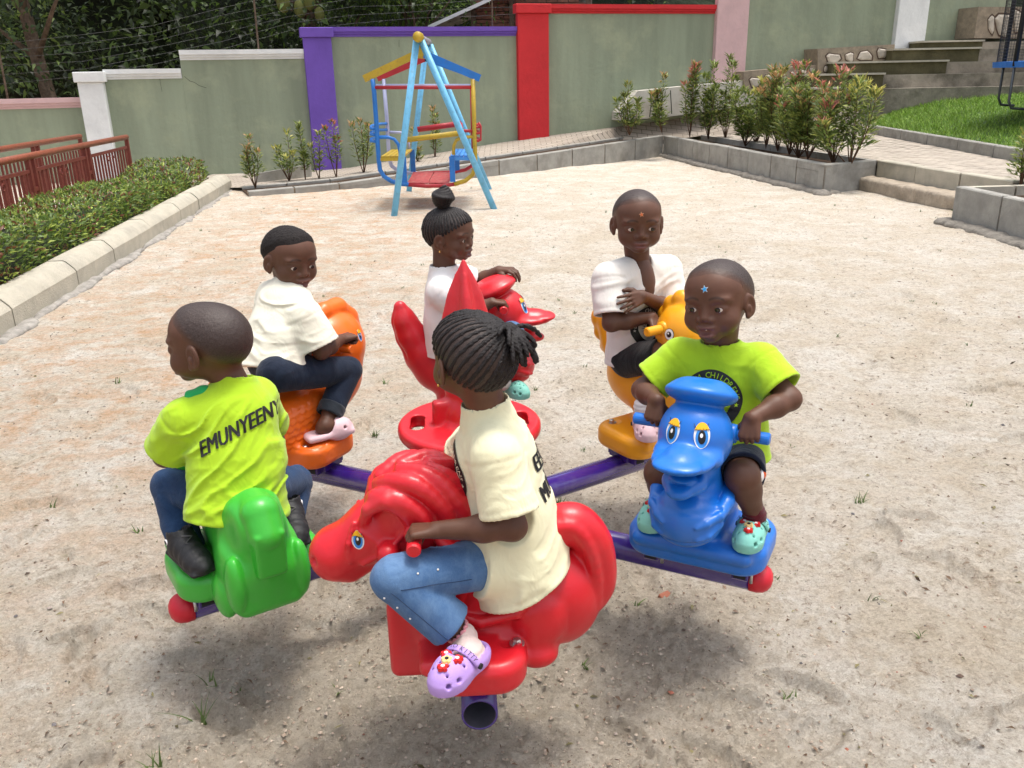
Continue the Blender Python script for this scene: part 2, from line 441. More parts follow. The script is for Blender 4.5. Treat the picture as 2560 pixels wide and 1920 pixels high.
# drag marks left by feet around the ride
for k in range(34):
    a0 = fr.uniform(0, 6.28); R0 = fr.uniform(.45, 1.45); dl = fr.uniform(.15, .5); dxh = Xg+.14; dyh = Yg-2.6
    an = np.arctan2(dyh, dxh); rad = np.hypot(dxh, dyh); w = np.exp(-((rad-R0-.03*np.sin(an*9))/.018)**2)*(np.abs((an-a0+math.pi) % (2*math.pi)-math.pi) < dl)
    Z -= w*.007
Vg = np.stack([Xg, Yg, Z], -1).reshape(-1, 3); ii = np.arange(NR*NC).reshape(NR, NC)
Fg = np.stack([ii[:-1, :-1], ii[:-1, 1:], ii[1:, 1:], ii[1:, :-1]], -1).reshape(-1, 4)
def sandmat():
    m, N, B = newmat('sand'); v = N.world()
    at = N.new('ShaderNodeAttribute', attribute_name='churn').outputs['Fac']
    n1 = N.noise(1.6, 8, .74, v, .7); n2 = N.noise(6, 8, .78, v, .5); n3 = N.noise(150, 3, .75, v); n4 = N.noise(30, 7, .8, v, .4)
    c = N.mix(N.ramp(n1, [(.40, (0, 0, 0)), (.60, (1, 1, 1))]), (.80, .715, .585), (.93, .885, .80))
    c = N.mix(N.ramp(n2, [(.50, (0, 0, 0)), (.66, (.6,)*3)]), c, (.71, .60, .445)); c = N.mix(N.ramp(N.noise(19, 7, .85, v, .6), [(.55, (0, 0, 0)), (.64, (.85,)*3)]), c, (.36, .25, .17))
    o = N.new('ShaderNodeAttribute', attribute_name='laterite').outputs['Fac']
    m1 = N.new('ShaderNodeMath', operation='MULTIPLY'); N.link(o, m1.inputs[0]); N.link(N.ramp(N.noise(4.5, 8, .75, N.world((.9, 1.1, 1)), .3), [(.44, (0, 0, 0)), (.64, (.95,)*3)]), m1.inputs[1])
    c = N.mix(m1.outputs[0], c, (.76, .50, .31))
    dn = N.ramp(n4, [(.30, (1, 1, 1)), (.52, (.3,)*3), (.62, (0,)*3)])
    md = N.new('ShaderNodeMath', operation='MULTIPLY_ADD'); N.link(dn, md.inputs[0]); N.link(at, md.inputs[1]); md.inputs[2].default_value = 0
    ad = N.new('ShaderNodeMath', operation='MULTIPLY_ADD', use_clamp=True); N.link(at, ad.inputs[0]); ad.inputs[1].default_value = .62; N.link(md.outputs[0], ad.inputs[2])
    c = N.mix(ad.outputs[0], c, (.73, .645, .52))  # churned damp tone, with soft shade under the seats painted in
    # grain: shade of the hollows between clods, painted into the colour by noise
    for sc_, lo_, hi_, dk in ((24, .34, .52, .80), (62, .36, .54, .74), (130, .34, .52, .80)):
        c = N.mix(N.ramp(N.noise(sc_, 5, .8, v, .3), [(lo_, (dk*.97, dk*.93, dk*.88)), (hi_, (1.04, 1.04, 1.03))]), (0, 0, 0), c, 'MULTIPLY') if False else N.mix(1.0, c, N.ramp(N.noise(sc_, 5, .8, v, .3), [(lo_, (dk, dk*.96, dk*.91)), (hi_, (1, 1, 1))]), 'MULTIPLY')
    # small dark crumbs and bits
    c = N.mix(N.ramp(n3, [(.24, (.75,)*3), (.37, (0, 0, 0))]), c, (.2, .13, .09))
    c = N.mix(N.ramp(N.noise(48, 4, .8, v), [(.24, (.8,)*3), (.34, (0, 0, 0))]), c, (.15, .09, .06))
    c = N.mix(N.ramp(n3, [(.62, (0, 0, 0)), (.75, (.5,)*3)]), c, (.8, .74, .66))
    N.link(c, B.inputs['Base Color']); B.inputs['Roughness'].default_value = .95; B.inputs['Specular IOR Level'].default_value = .15
    b1 = N.bump(n4, .022, 1.0); b2 = N.bump(N.noise(200, 4, .85, v), .010, 1.0, N.bump(N.noise(70, 6, .8, v), .018, 1.0, b1)); N.link(b2, B.inputs['Normal']); return m
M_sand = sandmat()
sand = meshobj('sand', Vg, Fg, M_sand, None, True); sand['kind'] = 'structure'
ptattr(sand, 'churn', ch.ravel())
lat = np.clip(1.15*np.exp(-((Xg+2.3)/1.6)**2)*np.clip((Yg-2.6)/2, 0, 1)+.3*np.exp(-((Yg-2)/1.5)**2)*(Xg < -.3)+.12, 0, 1); ptattr(sand, 'laterite', lat.ravel())
def ground_z(x, y):
    i = min(NR-1, max(0, int(np.searchsorted(rr, y)))); j = int(round((x/(rr[i]*.74+.9)+1)/2*(NC-1))); j = min(NC-1, max(0, j)); return float(Z[i, j])

# crumbs, pebbles and leaf litter lying about
def pebbles(name, n, yr, sz, colr, m, seed, flat=.6, xw=.72, near=1.5, cond=None):
    r = np.random.RandomState(seed); V = []; F = []; CC = []
    base = np.array([(1, 0, 0), (-1, 0, 0), (0, 1, 0), (0, -1, 0), (0, 0, 1), (0, 0, -1)], float); fc = [(0, 2, 4), (2, 1, 4), (1, 3, 4), (3, 0, 4), (2, 0, 5), (1, 2, 5), (3, 1, 5), (0, 3, 5)]
    k = 0
    while k < n:
        y = yr[0]+(yr[1]-yr[0])*r.rand()**near; x = r.uniform(-1, 1)*(y*xw+.3)
        if cond is not None and not cond(x, y, r): continue
        s = sz[0]+(sz[1]-sz[0])*r.rand()**2.5
        q = base*(s*r.uniform(.6, 1.2, (6, 1))); q[:, 2] *= flat; a = r.rand()*6.28; q = q @ np.array([(math.cos(a), math.sin(a), 0), (-math.sin(a), math.cos(a), 0), (0, 0, 1)])
        V.append(q+np.array([x, y, ground_z(x, y)+s*flat*.3])); F.append(np.array(fc)+6*k); CC.append(np.tile(np.array(colr[r.randint(len(colr))])*r.uniform(.7, 1.3), (6, 1))); k += 1
    o = meshobj(name, np.concatenate(V), np.concatenate(F), m, None, False); a = o.data.attributes.new('lc', 'FLOAT_COLOR', 'POINT'); c = np.concatenate(CC); a.data.foreach_set('color', np.concatenate([c, np.ones((len(c), 1))], 1).astype(np.float32).ravel()); return o
M_peb = leafmat('pebble', .9, 0.0)
pebbles('sand_crumbs', 12000, (.95, 6), (.0022, .0085), [(.34, .27, .21), (.40, .33, .26), (.26, .20, .15), (.30, .24, .18)], M_peb, 1, .7, near=1.3, cond=lambda x, y, r: r.rand() < .05+float(churn(np.array([x]), np.array([y]))[0]))['kind'] = 'stuff'
pebbles('pebbles', 420, (1, 12), (.004, .012), [(.12, .08, .06), (.3, .11, .07), (.14, .13, .13), (.36, .30, .26)], M_peb, 2, .6)['kind'] = 'stuff'
r = np.random.RandomState(4); n = 3000
yy = 1+14*r.rand(n)**1.1; xx = r.uniform(-1, 1, n)*(yy*.6+.3); cc = np.stack([xx, yy, [ground_z(a, b)+.004 for a, b in zip(xx, yy)]], 1)
dd = r.normal(size=(n, 3)); dd[:, 2] = r.uniform(-.05, .35, n)
leaves('leaf_litter', cc, dd, r.uniform(.008, .03, n)*(1+yy*.05), r.uniform(.003, .012, n), lcol(n, (.16, .10, .06), (.22, .19, .08), .3, r), M_leaf)['kind'] = 'stuff'
def tuft(name, x, y, n, h, seed, label=None, lean=.9, wd=.0035):
    r = np.random.RandomState(seed); z = ground_z(x, y); V = []; F = []; C = []
    for k in range(n):
        a = r.rand()*6.28; b = np.array([x+r.normal()*.008, y+r.normal()*.008, z-.004]); hh = h*r.uniform(.5, 1); ln = lean*r.uniform(.3, 1.2); w = wd*r.uniform(.7, 1.3)
        s = np.array([-math.sin(a), math.cos(a), 0])*w
        for i in range(5):
            t = i/4; p = b+np.array([math.cos(a)*ln*t**1.3*hh, math.sin(a)*ln*t**1.3*hh, hh*(t-.45*ln*t*t)]); V += [p-s*(1-t*.95), p+s*(1-t*.95)]
        o = k*10; F += [(o+2*i, o+2*i+1, o+2*i+3, o+2*i+2) for i in range(4)]; C += [np.array((.10, .15, .035))*r.uniform(.7, 1.4)]*10
    ob = meshobj(name, V, F, M_grass, None, True); at = ob.data.attributes.new('lc', 'FLOAT_COLOR', 'POINT'); C = np.array(C); at.data.foreach_set('color', np.concatenate([C, np.ones((len(C), 1))], 1).astype(np.float32).ravel())
    if label: tag(ob, label, 'weed')
    return ob
for k, (px, py, n, h, lb) in enumerate([(465, 1482, 6, .075, 'small green weed sprouting from scuffed sand below the green seat'), (440, 1560, 5, .13, 'long bladed grass weed lying on sand at lower left'), (810, 940, 12, .08, 'grassy weed between the orange seat and the red centre disc'),
        (1858, 1085, 9, .07, 'weed in open sand right of the blue duck seat'), (300, 1148, 8, .05, 'tiny green weed left of the boy in lime shirt and jeans'), (335, 1655, 9, .08, 'weed tuft at the bottom left edge of the picture'), (115, 1085, 6, .05, 'thin dry weed near the left edge of the sand')]):
    p = atz(px, py); tuft('weed', p[0], p[1], n, h, 30+k, lb)
r = np.random.RandomState(9); tv = [tuft('t', *(lambda y: (r.uniform(-1, 1)*(y*.6), y))(1.5+13*r.rand()), r.randint(4, 9), r.uniform(.02, .06), 100+k) for k in range(110)]
bpy.context.view_layer.update()
def join(objs, name):
    V = []; F = []; C = []; b = 0
    for o in objs:
        me = o.data; v = np.empty(len(me.vertices)*3); me.vertices.foreach_get('co', v); V.append(v.reshape(-1, 3)); F += [tuple(b+i for i in p.vertices) for p in me.polygons]; b += len(me.vertices)
        a = me.attributes.get('lc')
        if a: c = np.empty(len(me.vertices)*4, dtype=np.float32); a.data.foreach_get('color', c); C.append(c)
    m = objs[0].data.materials[0]; o2 = meshobj(name, np.concatenate(V), F, m, None, True)
    if C: a = o2.data.attributes.new('lc', 'FLOAT_COLOR', 'POINT'); a.data.foreach_set('color', np.concatenate(C))
    for o in objs: me = o.data; bpy.data.objects.remove(o); bpy.data.meshes.remove(me)
    return o2
join(tv, 'sparse_grass')['kind'] = 'stuff'
p = atz(1436, 1292); v = Vol(p-.03, p+.04, .003); v.box((p[0], p[1], p[2]+.006), (.022, .013, .011), .004, M=np.array(Matrix.Rotation(.6, 3, 'Z') @ Matrix.Rotation(.3, 3, 'X')))
tag(volobj('brick_chip', v, mat('broken_brick', (.33, .12, .07), .9)), 'small red brick chip on the sand between horse and blue seat', 'stone')

# ---- left kerb of chamfered concrete stones
kd = unit((-1.03, 9.24, 0)); kp0 = np.array([-3.52, 5.68, 0.]); kn = np.array([kd[1], -kd[0], 0])        # kn points to the sand
def kpt(s, off=0, z=0): return kp0+kd*s+kn*off+np.array([0, 0, z])
js = []
for zx, zy in ((100, 1430), (570, 1120), (910, 940), (1185, 760), (1405, 620), (1590, 530), (1740, 440), (1835, 372)):
    q = atz(zx/3.0156/S_PX, (350+zy/3.0156)/S_PX); js.append(float((q-kp0) @ kd))
js = [js[0]-1.1] + js; js[1:] = sorted(js[1:])
kerb = empty('kerb', tuple(kpt(0))); kerb['kind'] = 'structure'
kerb.name = 'kerb'
prof = [(0, -.08), (0, .15), (-.015, .175), (-.075, .235), (-.10, .245), (-.22, .245), (-.22, -.08)]
for a, b in zip(js[:-1], js[1:]):
    jit = RNG.uniform(-.006, .006, 2); mb = MB().extrude([(u, w) for u, w in prof], kpt(a+.016, jit[0]), kpt(b-.016, jit[1]), side=kn); autosmooth(mb.build('kerb_stone', M_conc2, kerb), 30)
MB().extrude([(-.015, -.08), (-.015, .14), (-.09, .22), (-.2, .225), (-.2, -.08)], kpt(js[0]-.3), kpt(js[-1]-.01), side=kn).build('mortar', mat('kerb_joint', (.16, .145, .12), .95, .2, 12), kerb)
v = Vol(np.minimum(kpt(js[0]), kpt(js[-1]))-[.3, .3, .1], np.maximum(kpt(js[0]), kpt(js[-1]))+[.4, .3, .12], .03)
for s in np.arange(js[0], js[-1], .16): v.ell(kpt(s, .02), (.07+.03*math.sin(s*5), .13, .028), .02)
v.disp(lambda P: .022*fbm(P*8, 4), .06); volobj('haunching', v, mat('grey_mortar', (.30, .28, .25), .95, .3, 14, bump=.01, bs=60), kerb)

# ---- hedge behind the kerb
def hedge():
    h = empty('hedge', tuple(kpt(3)), 0, 'low clipped green hedge with reddish tips behind the concrete kerb', 'hedge')
    s0, s1 = -2.0, 8.2; w0, w1 = .30, 1.22
    def top(s): return .50+.05*math.sin(s*1.7)+.05*math.sin(s*.6+1)
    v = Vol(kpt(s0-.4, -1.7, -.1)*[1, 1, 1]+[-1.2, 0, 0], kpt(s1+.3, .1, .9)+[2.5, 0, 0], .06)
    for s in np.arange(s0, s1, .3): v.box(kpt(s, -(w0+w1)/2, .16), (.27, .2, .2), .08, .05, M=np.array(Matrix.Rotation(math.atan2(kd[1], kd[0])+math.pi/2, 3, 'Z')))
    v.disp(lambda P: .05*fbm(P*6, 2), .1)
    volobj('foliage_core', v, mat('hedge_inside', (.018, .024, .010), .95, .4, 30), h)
    r = np.random.RandomState(3); n = 19000
    s = r.uniform(s0-.1, s1+.1, n); u = r.rand(n); z = np.empty(n); off = np.empty(n)
    tp = np.array([top(a) for a in s]); 
    lump = fbm(np.stack([s*2.2, u*3, s*0], -1), 3)*.07
    k = u < .60                                             # on top
    off[k] = -(w0-.04+(w1-w0+.1)*(u[k]/.60)); z[k] = (tp+lump)[k]-np.abs(r.normal(size=k.sum()))*.035
    edge = np.minimum(-off-w0, w1+.05+off); z[k] -= np.clip(.12-edge[k], 0, .2)**2*6
    k2 = ~k; hh = r.rand(k2.sum()); off[k2] = -(w0+lump[k2]*1.2)+np.abs(r.normal(size=k2.sum()))*-.03+.06*np.sin(hh*3.1); z[k2] = .05+hh*(tp[k2]-.08)
    C = np.stack([kpt(0)[i]+kd[i]*s+kn[i]*off for i in range(3)], 1); C[:, 2] = z
    D = r.normal(size=(n, 3))*.6; D[:, 2] = np.abs(D[:, 2])+.25; D[k2] += kn*.8
    red = .06+.30*np.clip(fbm(np.stack([s*1.8, off*3, z], -1)*1.5, 3)*2+.1+(s > 7.4)*.5, 0, 1)
    cl = np.where((r.rand(n) < red)[:, None], np.array((.20, .07, .04)), np.where((r.rand(n) < .35)[:, None], np.array((.30, .37, .07)), np.array((.11, .18, .036))))*(1+r.normal(size=(n, 1))*.25)
    leaves('leaves', C, D, r.uniform(.045, .080, n), r.uniform(.016, .028, n), np.clip(cl, .01, .8), M_leaf, h, rng=r)['kind'] = 'stuff'
hedge()

# ---- oxide red railings behind the hedge
def railing(off, label, sA=.8, sB=7.95, zt=.93, fancy=True):
    R = empty('railing', tuple(kpt(sA, off)), 0, label, 'railing')
    q = lambda s, z, o=0: kpt(s, off+o, z)
    MB().tube([q(sA, zt), q(sB, zt-.03)], .038, 14).build('handrail', M_railtop, R, True)
    posts = np.linspace(sA, sB, 5)
    ang = Matrix.Rotation(math.atan2(kd[1], kd[0]), 3, 'Z')
    for i, s in enumerate(posts):
        for d_ in ((-.07, .07) if 0 < i < 4 else ((-.02,) if i else (.02,))):
            MB().box(q(s+d_, zt/2-.03), (.025, .025, zt/2), ang).build('post', M_rail, R)
        if 0 < i < 4: MB().box(q(s, .56), (.05, .02, .02), ang).build('connector', M_rail, R)
    for a, b in zip(posts[:-1], posts[1:]):
        a2, b2 = a+.10, b-.10
        for z in (.76, .16): MB().box(q((a2+b2)/2, z), ((b2-a2)/2, .018, .018), ang).build('rail', M_rail, R)
        n = 13; 
        for k in range(n):
            s = a2+(b2-a2)*(k+.5)/n; MB().box(q(s, .46), (.011, .011, .29), ang).build('baluster', M_rail, R)
        if fancy:
            for k in (-1, 1):
                s0 = (a2+b2)/2+k*.09; MB().tube([q(s0+k*.05*math.cos(t)*(1-t/9), .66+.05*math.sin(t)*(1-t/9), .012) for t in np.linspace(0, 6, 14)], .006, 6).build('scroll', M_rail, R)
railing(-1.30, 'nearer brick red metal railing with round handrail behind the hedge')
railing(-2.15, 'farther brick red metal railing, seen through the nearer one', 1.5, 8.5, .93, False)

# ---- boundary wall
WD = unit((12.6, 3.8, 0)); WN = np.array([WD[1], -WD[0], 0]); WP = np.array([-3.4, 17.4, 0.])
def wx(px, py, off=0): p = atplane(px, py, WP+WN*off, WN); return float((p-WP) @ WD), p[2]
def wp(s, off, z): return WP+WD*s+WN*off+np.array([0, 0, z])
wang = Matrix.Rotation(math.atan2(WD[1], WD[0]), 3, 'Z')
wall = empty('boundary_wall', tuple(wp(0, 0, 0)), 0, 'green plastered boundary wall with coloured pillars stepping up the slope', 'wall')
def wbox(s0, s1, o0, o1, z0, z1, name, m, bev=.006, par=wall):
    return MB().box(wp((s0+s1)/2, (o0+o1)/2, (z0+z1)/2), ((s1-s0)/2, abs(o1-o0)/2, (z1-z0)/2), wang, bev).build(name, m, par)
def coping(s0, s1, z, m, hgt=.17, lab=None):
    o = MB().extrude([(-.16, 0), (.02, 0), (.02, .04), (.05, .045), (.05, .085), (.08, .09), (.08, hgt), (-.19, hgt), (-.19, .09), (-.16, .09)], wp(s0, 0, z), wp(s1, 0, z), side=WN).build('coping', m, wall)
    if lab: o['label'] = lab
pil = []
for nm, xa, xb, ya, yb, m, off in (('white', 168, 250, 155, 310, M_white, .3), ('purple', 650, 738, 60, 370, M_purple, .12), ('red', 1117, 1187, 8, 295, M_redp, .12), ('pink', 1545, 1612, 0, 165, M_pinkp, .12), ('white', 1930, 1994, 0, 105, M_white, .12)):
    s0 = wx(xa, 120, off)[0]; s1 = wx(xb, 120, off)[0]
    if nm == 'purple': s0 = wx(665, 200, off)[0]; s1 = wx(725, 200, off)[0]
    if nm == 'red': s0 = wx(1120, 150, off)[0]; s1 = wx(1186, 150, off)[0]
    if nm == 'white' and xa < 500: s0 = wx(177, 240, off)[0]; s1 = wx(232, 240, off)[0]
    pil.append((nm, s0, s1, m, off))
zt = [wx(195, 155, .3)[1], wx(690, 59, .12)[1], wx(1150, 8, .12)[1], 3.75, 4.0]
zb = [-.3, -.2, .2, 1.0, 1.6]
for (nm, s0, s1, m, off), a, b in zip(pil, zt, zb):
    o = wbox(s0, s1, -.02, off, b, a-.17, 'pillar', m, .01); o['label'] = nm+' painted pillar'
    o = wbox(s0-.045, s1+.045, -.06, off+.045, a-.171, a, 'pillar_cap', m, .01); o['label'] = nm+' pillar cap'
sJ = wx(387, 120)[0]
secs = [(-9.5, pil[0][1], wx(100, 212)[1], -.4, M_pinkp, 'pale pink coping'), (pil[0][2], sJ-.001, wx(300, 149)[1], -.3, M_white, 'white coping, lower step'), (sJ+.001, pil[1][1], wx(520, 107)[1], -.3, M_white, 'white coping, upper step'),
        (pil[1][2], pil[2][1], wx(920, 58)[1], -.2, M_purple, 'purple coping'), (pil[2][2], pil[3][1], wx(1370, 10)[1], .2, M_redp, 'red coping'), (pil[3][2], pil[4][1], 3.6, .9, M_pinkp, None), (pil[4][2], 16, 3.9, 1.2, M_white, None)]
for s0, s1, zt_, zb_, m, lb in secs:
    wbox(s0, s1, -.14, 0, zb_, zt_-.17, 'wall_panel', M_wall, 0); coping(s0+.003, s1-.003, zt_-.17, m, .17, lb)
# cracks in the plaster
def crack(pts, w=.004):
    of = .0015 if w < .01 else .402
    mb = MB(); P = [atplane(x, y, WP+WN*of, WN) for x, y in pts]
    for a, b in zip(P[:-1], P[1:]):
        t = unit(b-a); s = np.cross(t, WN)*w; mb.quad(a-s, b-s, b+s*.7, a+s*.7)
    mb.build('crack', mat('dark_line', (.03, .035, .02), 1), wall, fixn=False)  # one flat dark colour for plaster cracks and skirting lines
crack([(398, 165), (410, 175), (420, 178), (430, 185), (446, 190)]); crack([(345, 170), (347, 182), (350, 198)], .003); crack([(862, 86), (862, 102)], .003)
# strands of fence wire over the wall
wf = empty('wire_fence', tuple(wp(-5, -.1, 2)), 0, 'thin wire strands strung above the boundary wall', 'fence')
M_wire = mat('wire', (.16, .16, .16), .6, metal=.5)
for k in range(6):
    pts = []
    for s in np.linspace(-9, 4.2, 12):
        zt_ = np.interp(s, [-9, -3.6, 0, 4.2], [1.35, 1.75, 2.55, 2.75]); pts.append(wp(s, -.1, zt_+.09+k*.13-.02*math.sin(s*3+k)))
    MB().tube(pts, .0018, 4).build('wire', M_wire, wf, True)
for s in (-9, -5.5, -1.2, 3.3): MB().tube([wp(s, -.1, 1.3), wp(s+.03, -.1, 3.6)], .018, 6).build('wire_post', M_bark, wf)

# ---- back planter, path and right planters
Pb = [atz(536, 424), atz(734, 410), atz(1079, 380), atz(1432, 337)]; Hb = [.07, .10, .27, .42]
planter = empty('back_planter', tuple(Pb[2]), 0, 'long planter edge of grey concrete blocks along the back of the sand', 'planter')
pth = []
def block(a, b, ha, hb, th, par, n, m=M_conc, top_in=0):
    """one concrete block: bottom line a-b, outward normal n (towards the sand), heights ha, hb"""
    a = np.array(a); b = np.array(b); n = np.array(n); up = np.array([0, 0, 1.])
    t = unit(b-a); g = .013; a = a+t*g; b = b-t*g; c = .012
    V = [a-up*.1, b-up*.1, b+up*(hb-c), a+up*(ha-c), a+up*ha-n*c, b+up*hb-n*c, b+up*hb-n*th, a+up*ha-n*th, b-n*th-up*.1, a-n*th-up*.1]
    F = [(0, 1, 2, 3), (3, 2, 5, 4), (4, 5, 6, 7), (7, 6, 8, 9), (0, 3, 4, 7, 9), (1, 8, 6, 5, 2), (0, 9, 8, 1)]
    return MB().add(V, F).build('block', m, par)
def blockrun(P, H, step, th, par, side, m=M_conc, joints=None):
    for (a, b, ha, hb) in zip(P[:-1], P[1:], H[:-1], H[1:]):
        Lg = np.linalg.norm(b-a); n = max(1, round(Lg/step)); t = (b-a)/n; nn = unit(np.cross(b-a, (0, 0, 1)))*side
        for k in range(n):
            j = RNG.uniform(-.006, .006, 2); block(a+t*k+nn*j[0], a+t*(k+1)+nn*j[0], ha+(hb-ha)*k/n+j[1], ha+(hb-ha)*(k+1)/n+j[1], th, par, nn, m)
        MB().add([a-nn*.012-[0, 0, .1], b-nn*.012-[0, 0, .1], b-nn*.012+[0, 0, hb-.02], a-nn*.012+[0, 0, ha-.02], b-nn*(th-.01)+[0, 0, hb-.02], a-nn*(th-.01)+[0, 0, ha-.02]], [(0, 1, 2, 3), (3, 2, 4, 5)]).build('mortar', mat('joint_mortar', (.22, .165, .115), .95, .2, 20, bump=.01), par)
blockrun(Pb, Hb, .9, .12, planter, 1)
# soil bed and second, inner edge
wallbase = [wp(-5.2, 0, 0), wp(0, 0, -.02), wp(pil[2][1], 0, .42), wp(pil[3][1], 0, .80)]
nbk = [np.array([-.45, .9, 0])*.62]*4
bed = MB(); inner = [p+np.array([-.25, .55, 0]) for p in Pb]
for i in range(3):
    bed.quad(Pb[i]+[0, 0, Hb[i]-.07], Pb[i+1]+[0, 0, Hb[i+1]-.09], inner[i+1]+[0, 0, Hb[i+1]-.04], inner[i]+[0, 0, Hb[i]-.03])
bed.build('soil', M_soil, planter, fixn=False)
for i in range(3):
    a, b = inner[i], inner[i+1]; nn = unit(np.cross(b-a, (0, 0, 1))); n = max(1, round(np.linalg.norm(b-a)/.9))
    for k in range(n):
        f0, f1 = k/n, (k+1)/n; ha, hb = Hb[i]+(Hb[i+1]-Hb[i])*f0, Hb[i]+(Hb[i+1]-Hb[i])*f1; block(a+(b-a)*f0, a+(b-a)*f1, ha+.012, hb+.012, .07, planter, nn, M_conc)
bd = MB(); aa = atz(553, 402, .0); bb = atz(672, 388, .0); autosmooth(MB().add([aa, bb, bb+[0, 0, .26], aa+[0, 0, .2], aa+[0, .1, .2], bb+[0, .1, .26], bb+[0, .1, 0], aa+[0, .1, 0]], [(0, 1, 2, 3), (3, 2, 5, 4), (1, 6, 5, 2), (0, 3, 4, 7), (7, 4, 5, 6)]).build('edging_slab', M_conc, planter))
path = MB(); N_ = 14
for i in range(N_):
    f0, f1 = i/N_, (i+1)/N_
    def ed(f):
        x = f*3; k = min(2, int(x)); t = x-k; a = inner[k]*(1-t)+inner[k+1]*t+np.array([-.03, .06, 0]); a[2] = Hb[k]*(1-t)+Hb[k+1]*t-.01
        b = wallbase[k]*(1-t)+wallbase[k+1]*t; return a, b
    a0, b0 = ed(f0); a1, b1 = ed(f1); path.quad(a0, a1, b1+[0, .1, 0], b0+[0, .1, 0])
def pavermat():
    m, N, B = newmat('paved_far'); br = N.new('ShaderNodeTexBrick'); N.link(N.world((1, 1, 1)), br.inputs[0])
    br.inputs['Scale'].default_value = 1; br.inputs['Brick Width'].default_value = .22; br.inputs['Row Height'].default_value = .11; br.inputs['Mortar Size'].default_value = .008
    br.inputs[1].default_value = (.44, .38, .31, 1); br.inputs[2].default_value = (.36, .31, .26, 1); br.inputs[3].default_value = (.13, .11, .09, 1)
    c = N.mix(N.ramp(N.noise(1.5, 6, .6, N.world()), [(.4, (0, 0, 0)), (.7, (.6,)*3)]), br.outputs[0], (.28, .23, .18)); N.link(c, B.inputs['Base Color']); B.inputs['Roughness'].default_value = .95
    N.link(N.bump(br.outputs['Fac'], .01, -1), B.inputs['Normal']); return m
M_pavfar = pavermat()
path.build('path', M_pavfar, fixn=False)['kind'] = 'structure'
# right-hand planter (runs towards the camera)
ZP = .40
C0 = Pb[3]; C1 = atz(1777, 420); c2 = atz(1895, 346, ZP); C2 = np.array([c2[0], c2[1], 0])
rp = empty('side_planter', tuple(C1), 0, 'raised planter of grey concrete blocks right of the sand, full of shrubs', 'planter')
blockrun([C0, C1, C2], [.42, .405, ZP], .82, .12, rp, 1)
wid = C2-C1; D0 = C0+np.array([.9, .25, 0]); 
MB().quad(C0+[0, 0, .30], C1+[0, 0, .30], C2+[0, 0, .30], D0+[0, 0, .30]).build('soil', M_soil, rp, fixn=False)
for k in range(8):
    f0, f1 = k/8, (k+1)/8; a = C2*(1-f0)+D0*f0; b = C2*(1-f1)+D0*f1; block(a, b, ZP, ZP, .07, rp, unit(np.cross(b-a, (0, 0, 1))))
ft = Vol(np.minimum(C0, C1)-[.3, .4, .2], np.maximum(C0, C1)+[.3, .2, .3], .035)
for t in np.linspace(0, 1, 26):
    q = C0*(1-t)+C1*t+[-.03, 0, 0]; ft.ell(q, (.10, .22, .07), .03)
for t in np.linspace(0, 1, 6): ft.ell(C1*(1-t)+C2*t+[0, -.04, 0], (.14, .10, .06), .03)
ft.disp(lambda P: .035*fbm(P*9, 3), .08); volobj('footing', ft, M_mortar, rp)
# low step between the planters
E0 = atz(2053, 481); E0t = E0+[0, 0, .4]; e1 = atz(2150, 388, ZP); sR = atz(2190, 392, ZP)
stp = empty('garden_step', tuple(C2), 0, 'worn concrete step between the two planters up to the pavers', 'step')
sd_ = unit(C2-C1); 
G0 = C2; G1 = np.array([sR[0], sR[1], 0])
gn = unit(np.cross(G1-G0, (0, 0, 1)));
blockrun([G0+[0, 0, 0], G1], [ZP, ZP], .95, .14, stp, 1, M_conc2)
sv = Vol(np.minimum(G0, G1)-[.8, 1.3, .2], np.maximum(G0, G1)+[.6, .6, .4], .03)
for t in np.linspace(-.02, 1.05, 14): sv.box(G0*(1-t)+G1*t+gn*.16+[0, 0, .06], (.16, .15, .12), .03, .03, M=np.array(Matrix.Rotation(math.atan2(gn[1], gn[0]), 3, 'Z')))
sv.disp(lambda P: .022*fbm(P*7, 4), .06); volobj('tread', sv, mat('worn_step', (.36, .30, .23), .95, .25, 6, bump=.015, bs=30), stp)
# near right planter
npn = empty('near_planter', tuple(E0), 0, 'grey concrete block planter at the right edge, nearest the camera', 'planter')
n1 = atz(2212, 527); dirn = unit(n1-E0); E1 = E0+dirn*2.6; back = unit(np.array([-dirn[1], dirn[0], 0])); E3 = E0+back*1.25; E2 = E1+back*1.25
blockrun([E3, E0], [ZP, ZP], .65, .12, npn, 1, M_conc2); blockrun([E0, E1, E2], [.41, .41, .41], .85, .12, npn, 1)
MB().quad(E0+[0, 0, .3], E1+[0, 0, .3], E2+[0, 0, .3], E3+[0, 0, .3]).build('soil', M_soil, npn, fixn=False)
ft = Vol(np.minimum(E0, E1)-[.3, .4, .2], np.maximum(E0, E1)+[.3, .2, .3], .035)
for t in np.linspace(0, 1, 14): ft.ell(E0*(1-t)+E1*t-back*.04, (.14, .14, .06), .03)
ft.disp(lambda P: .035*fbm(P*9, 3), .08); volobj('footing', ft, M_mortar, npn)
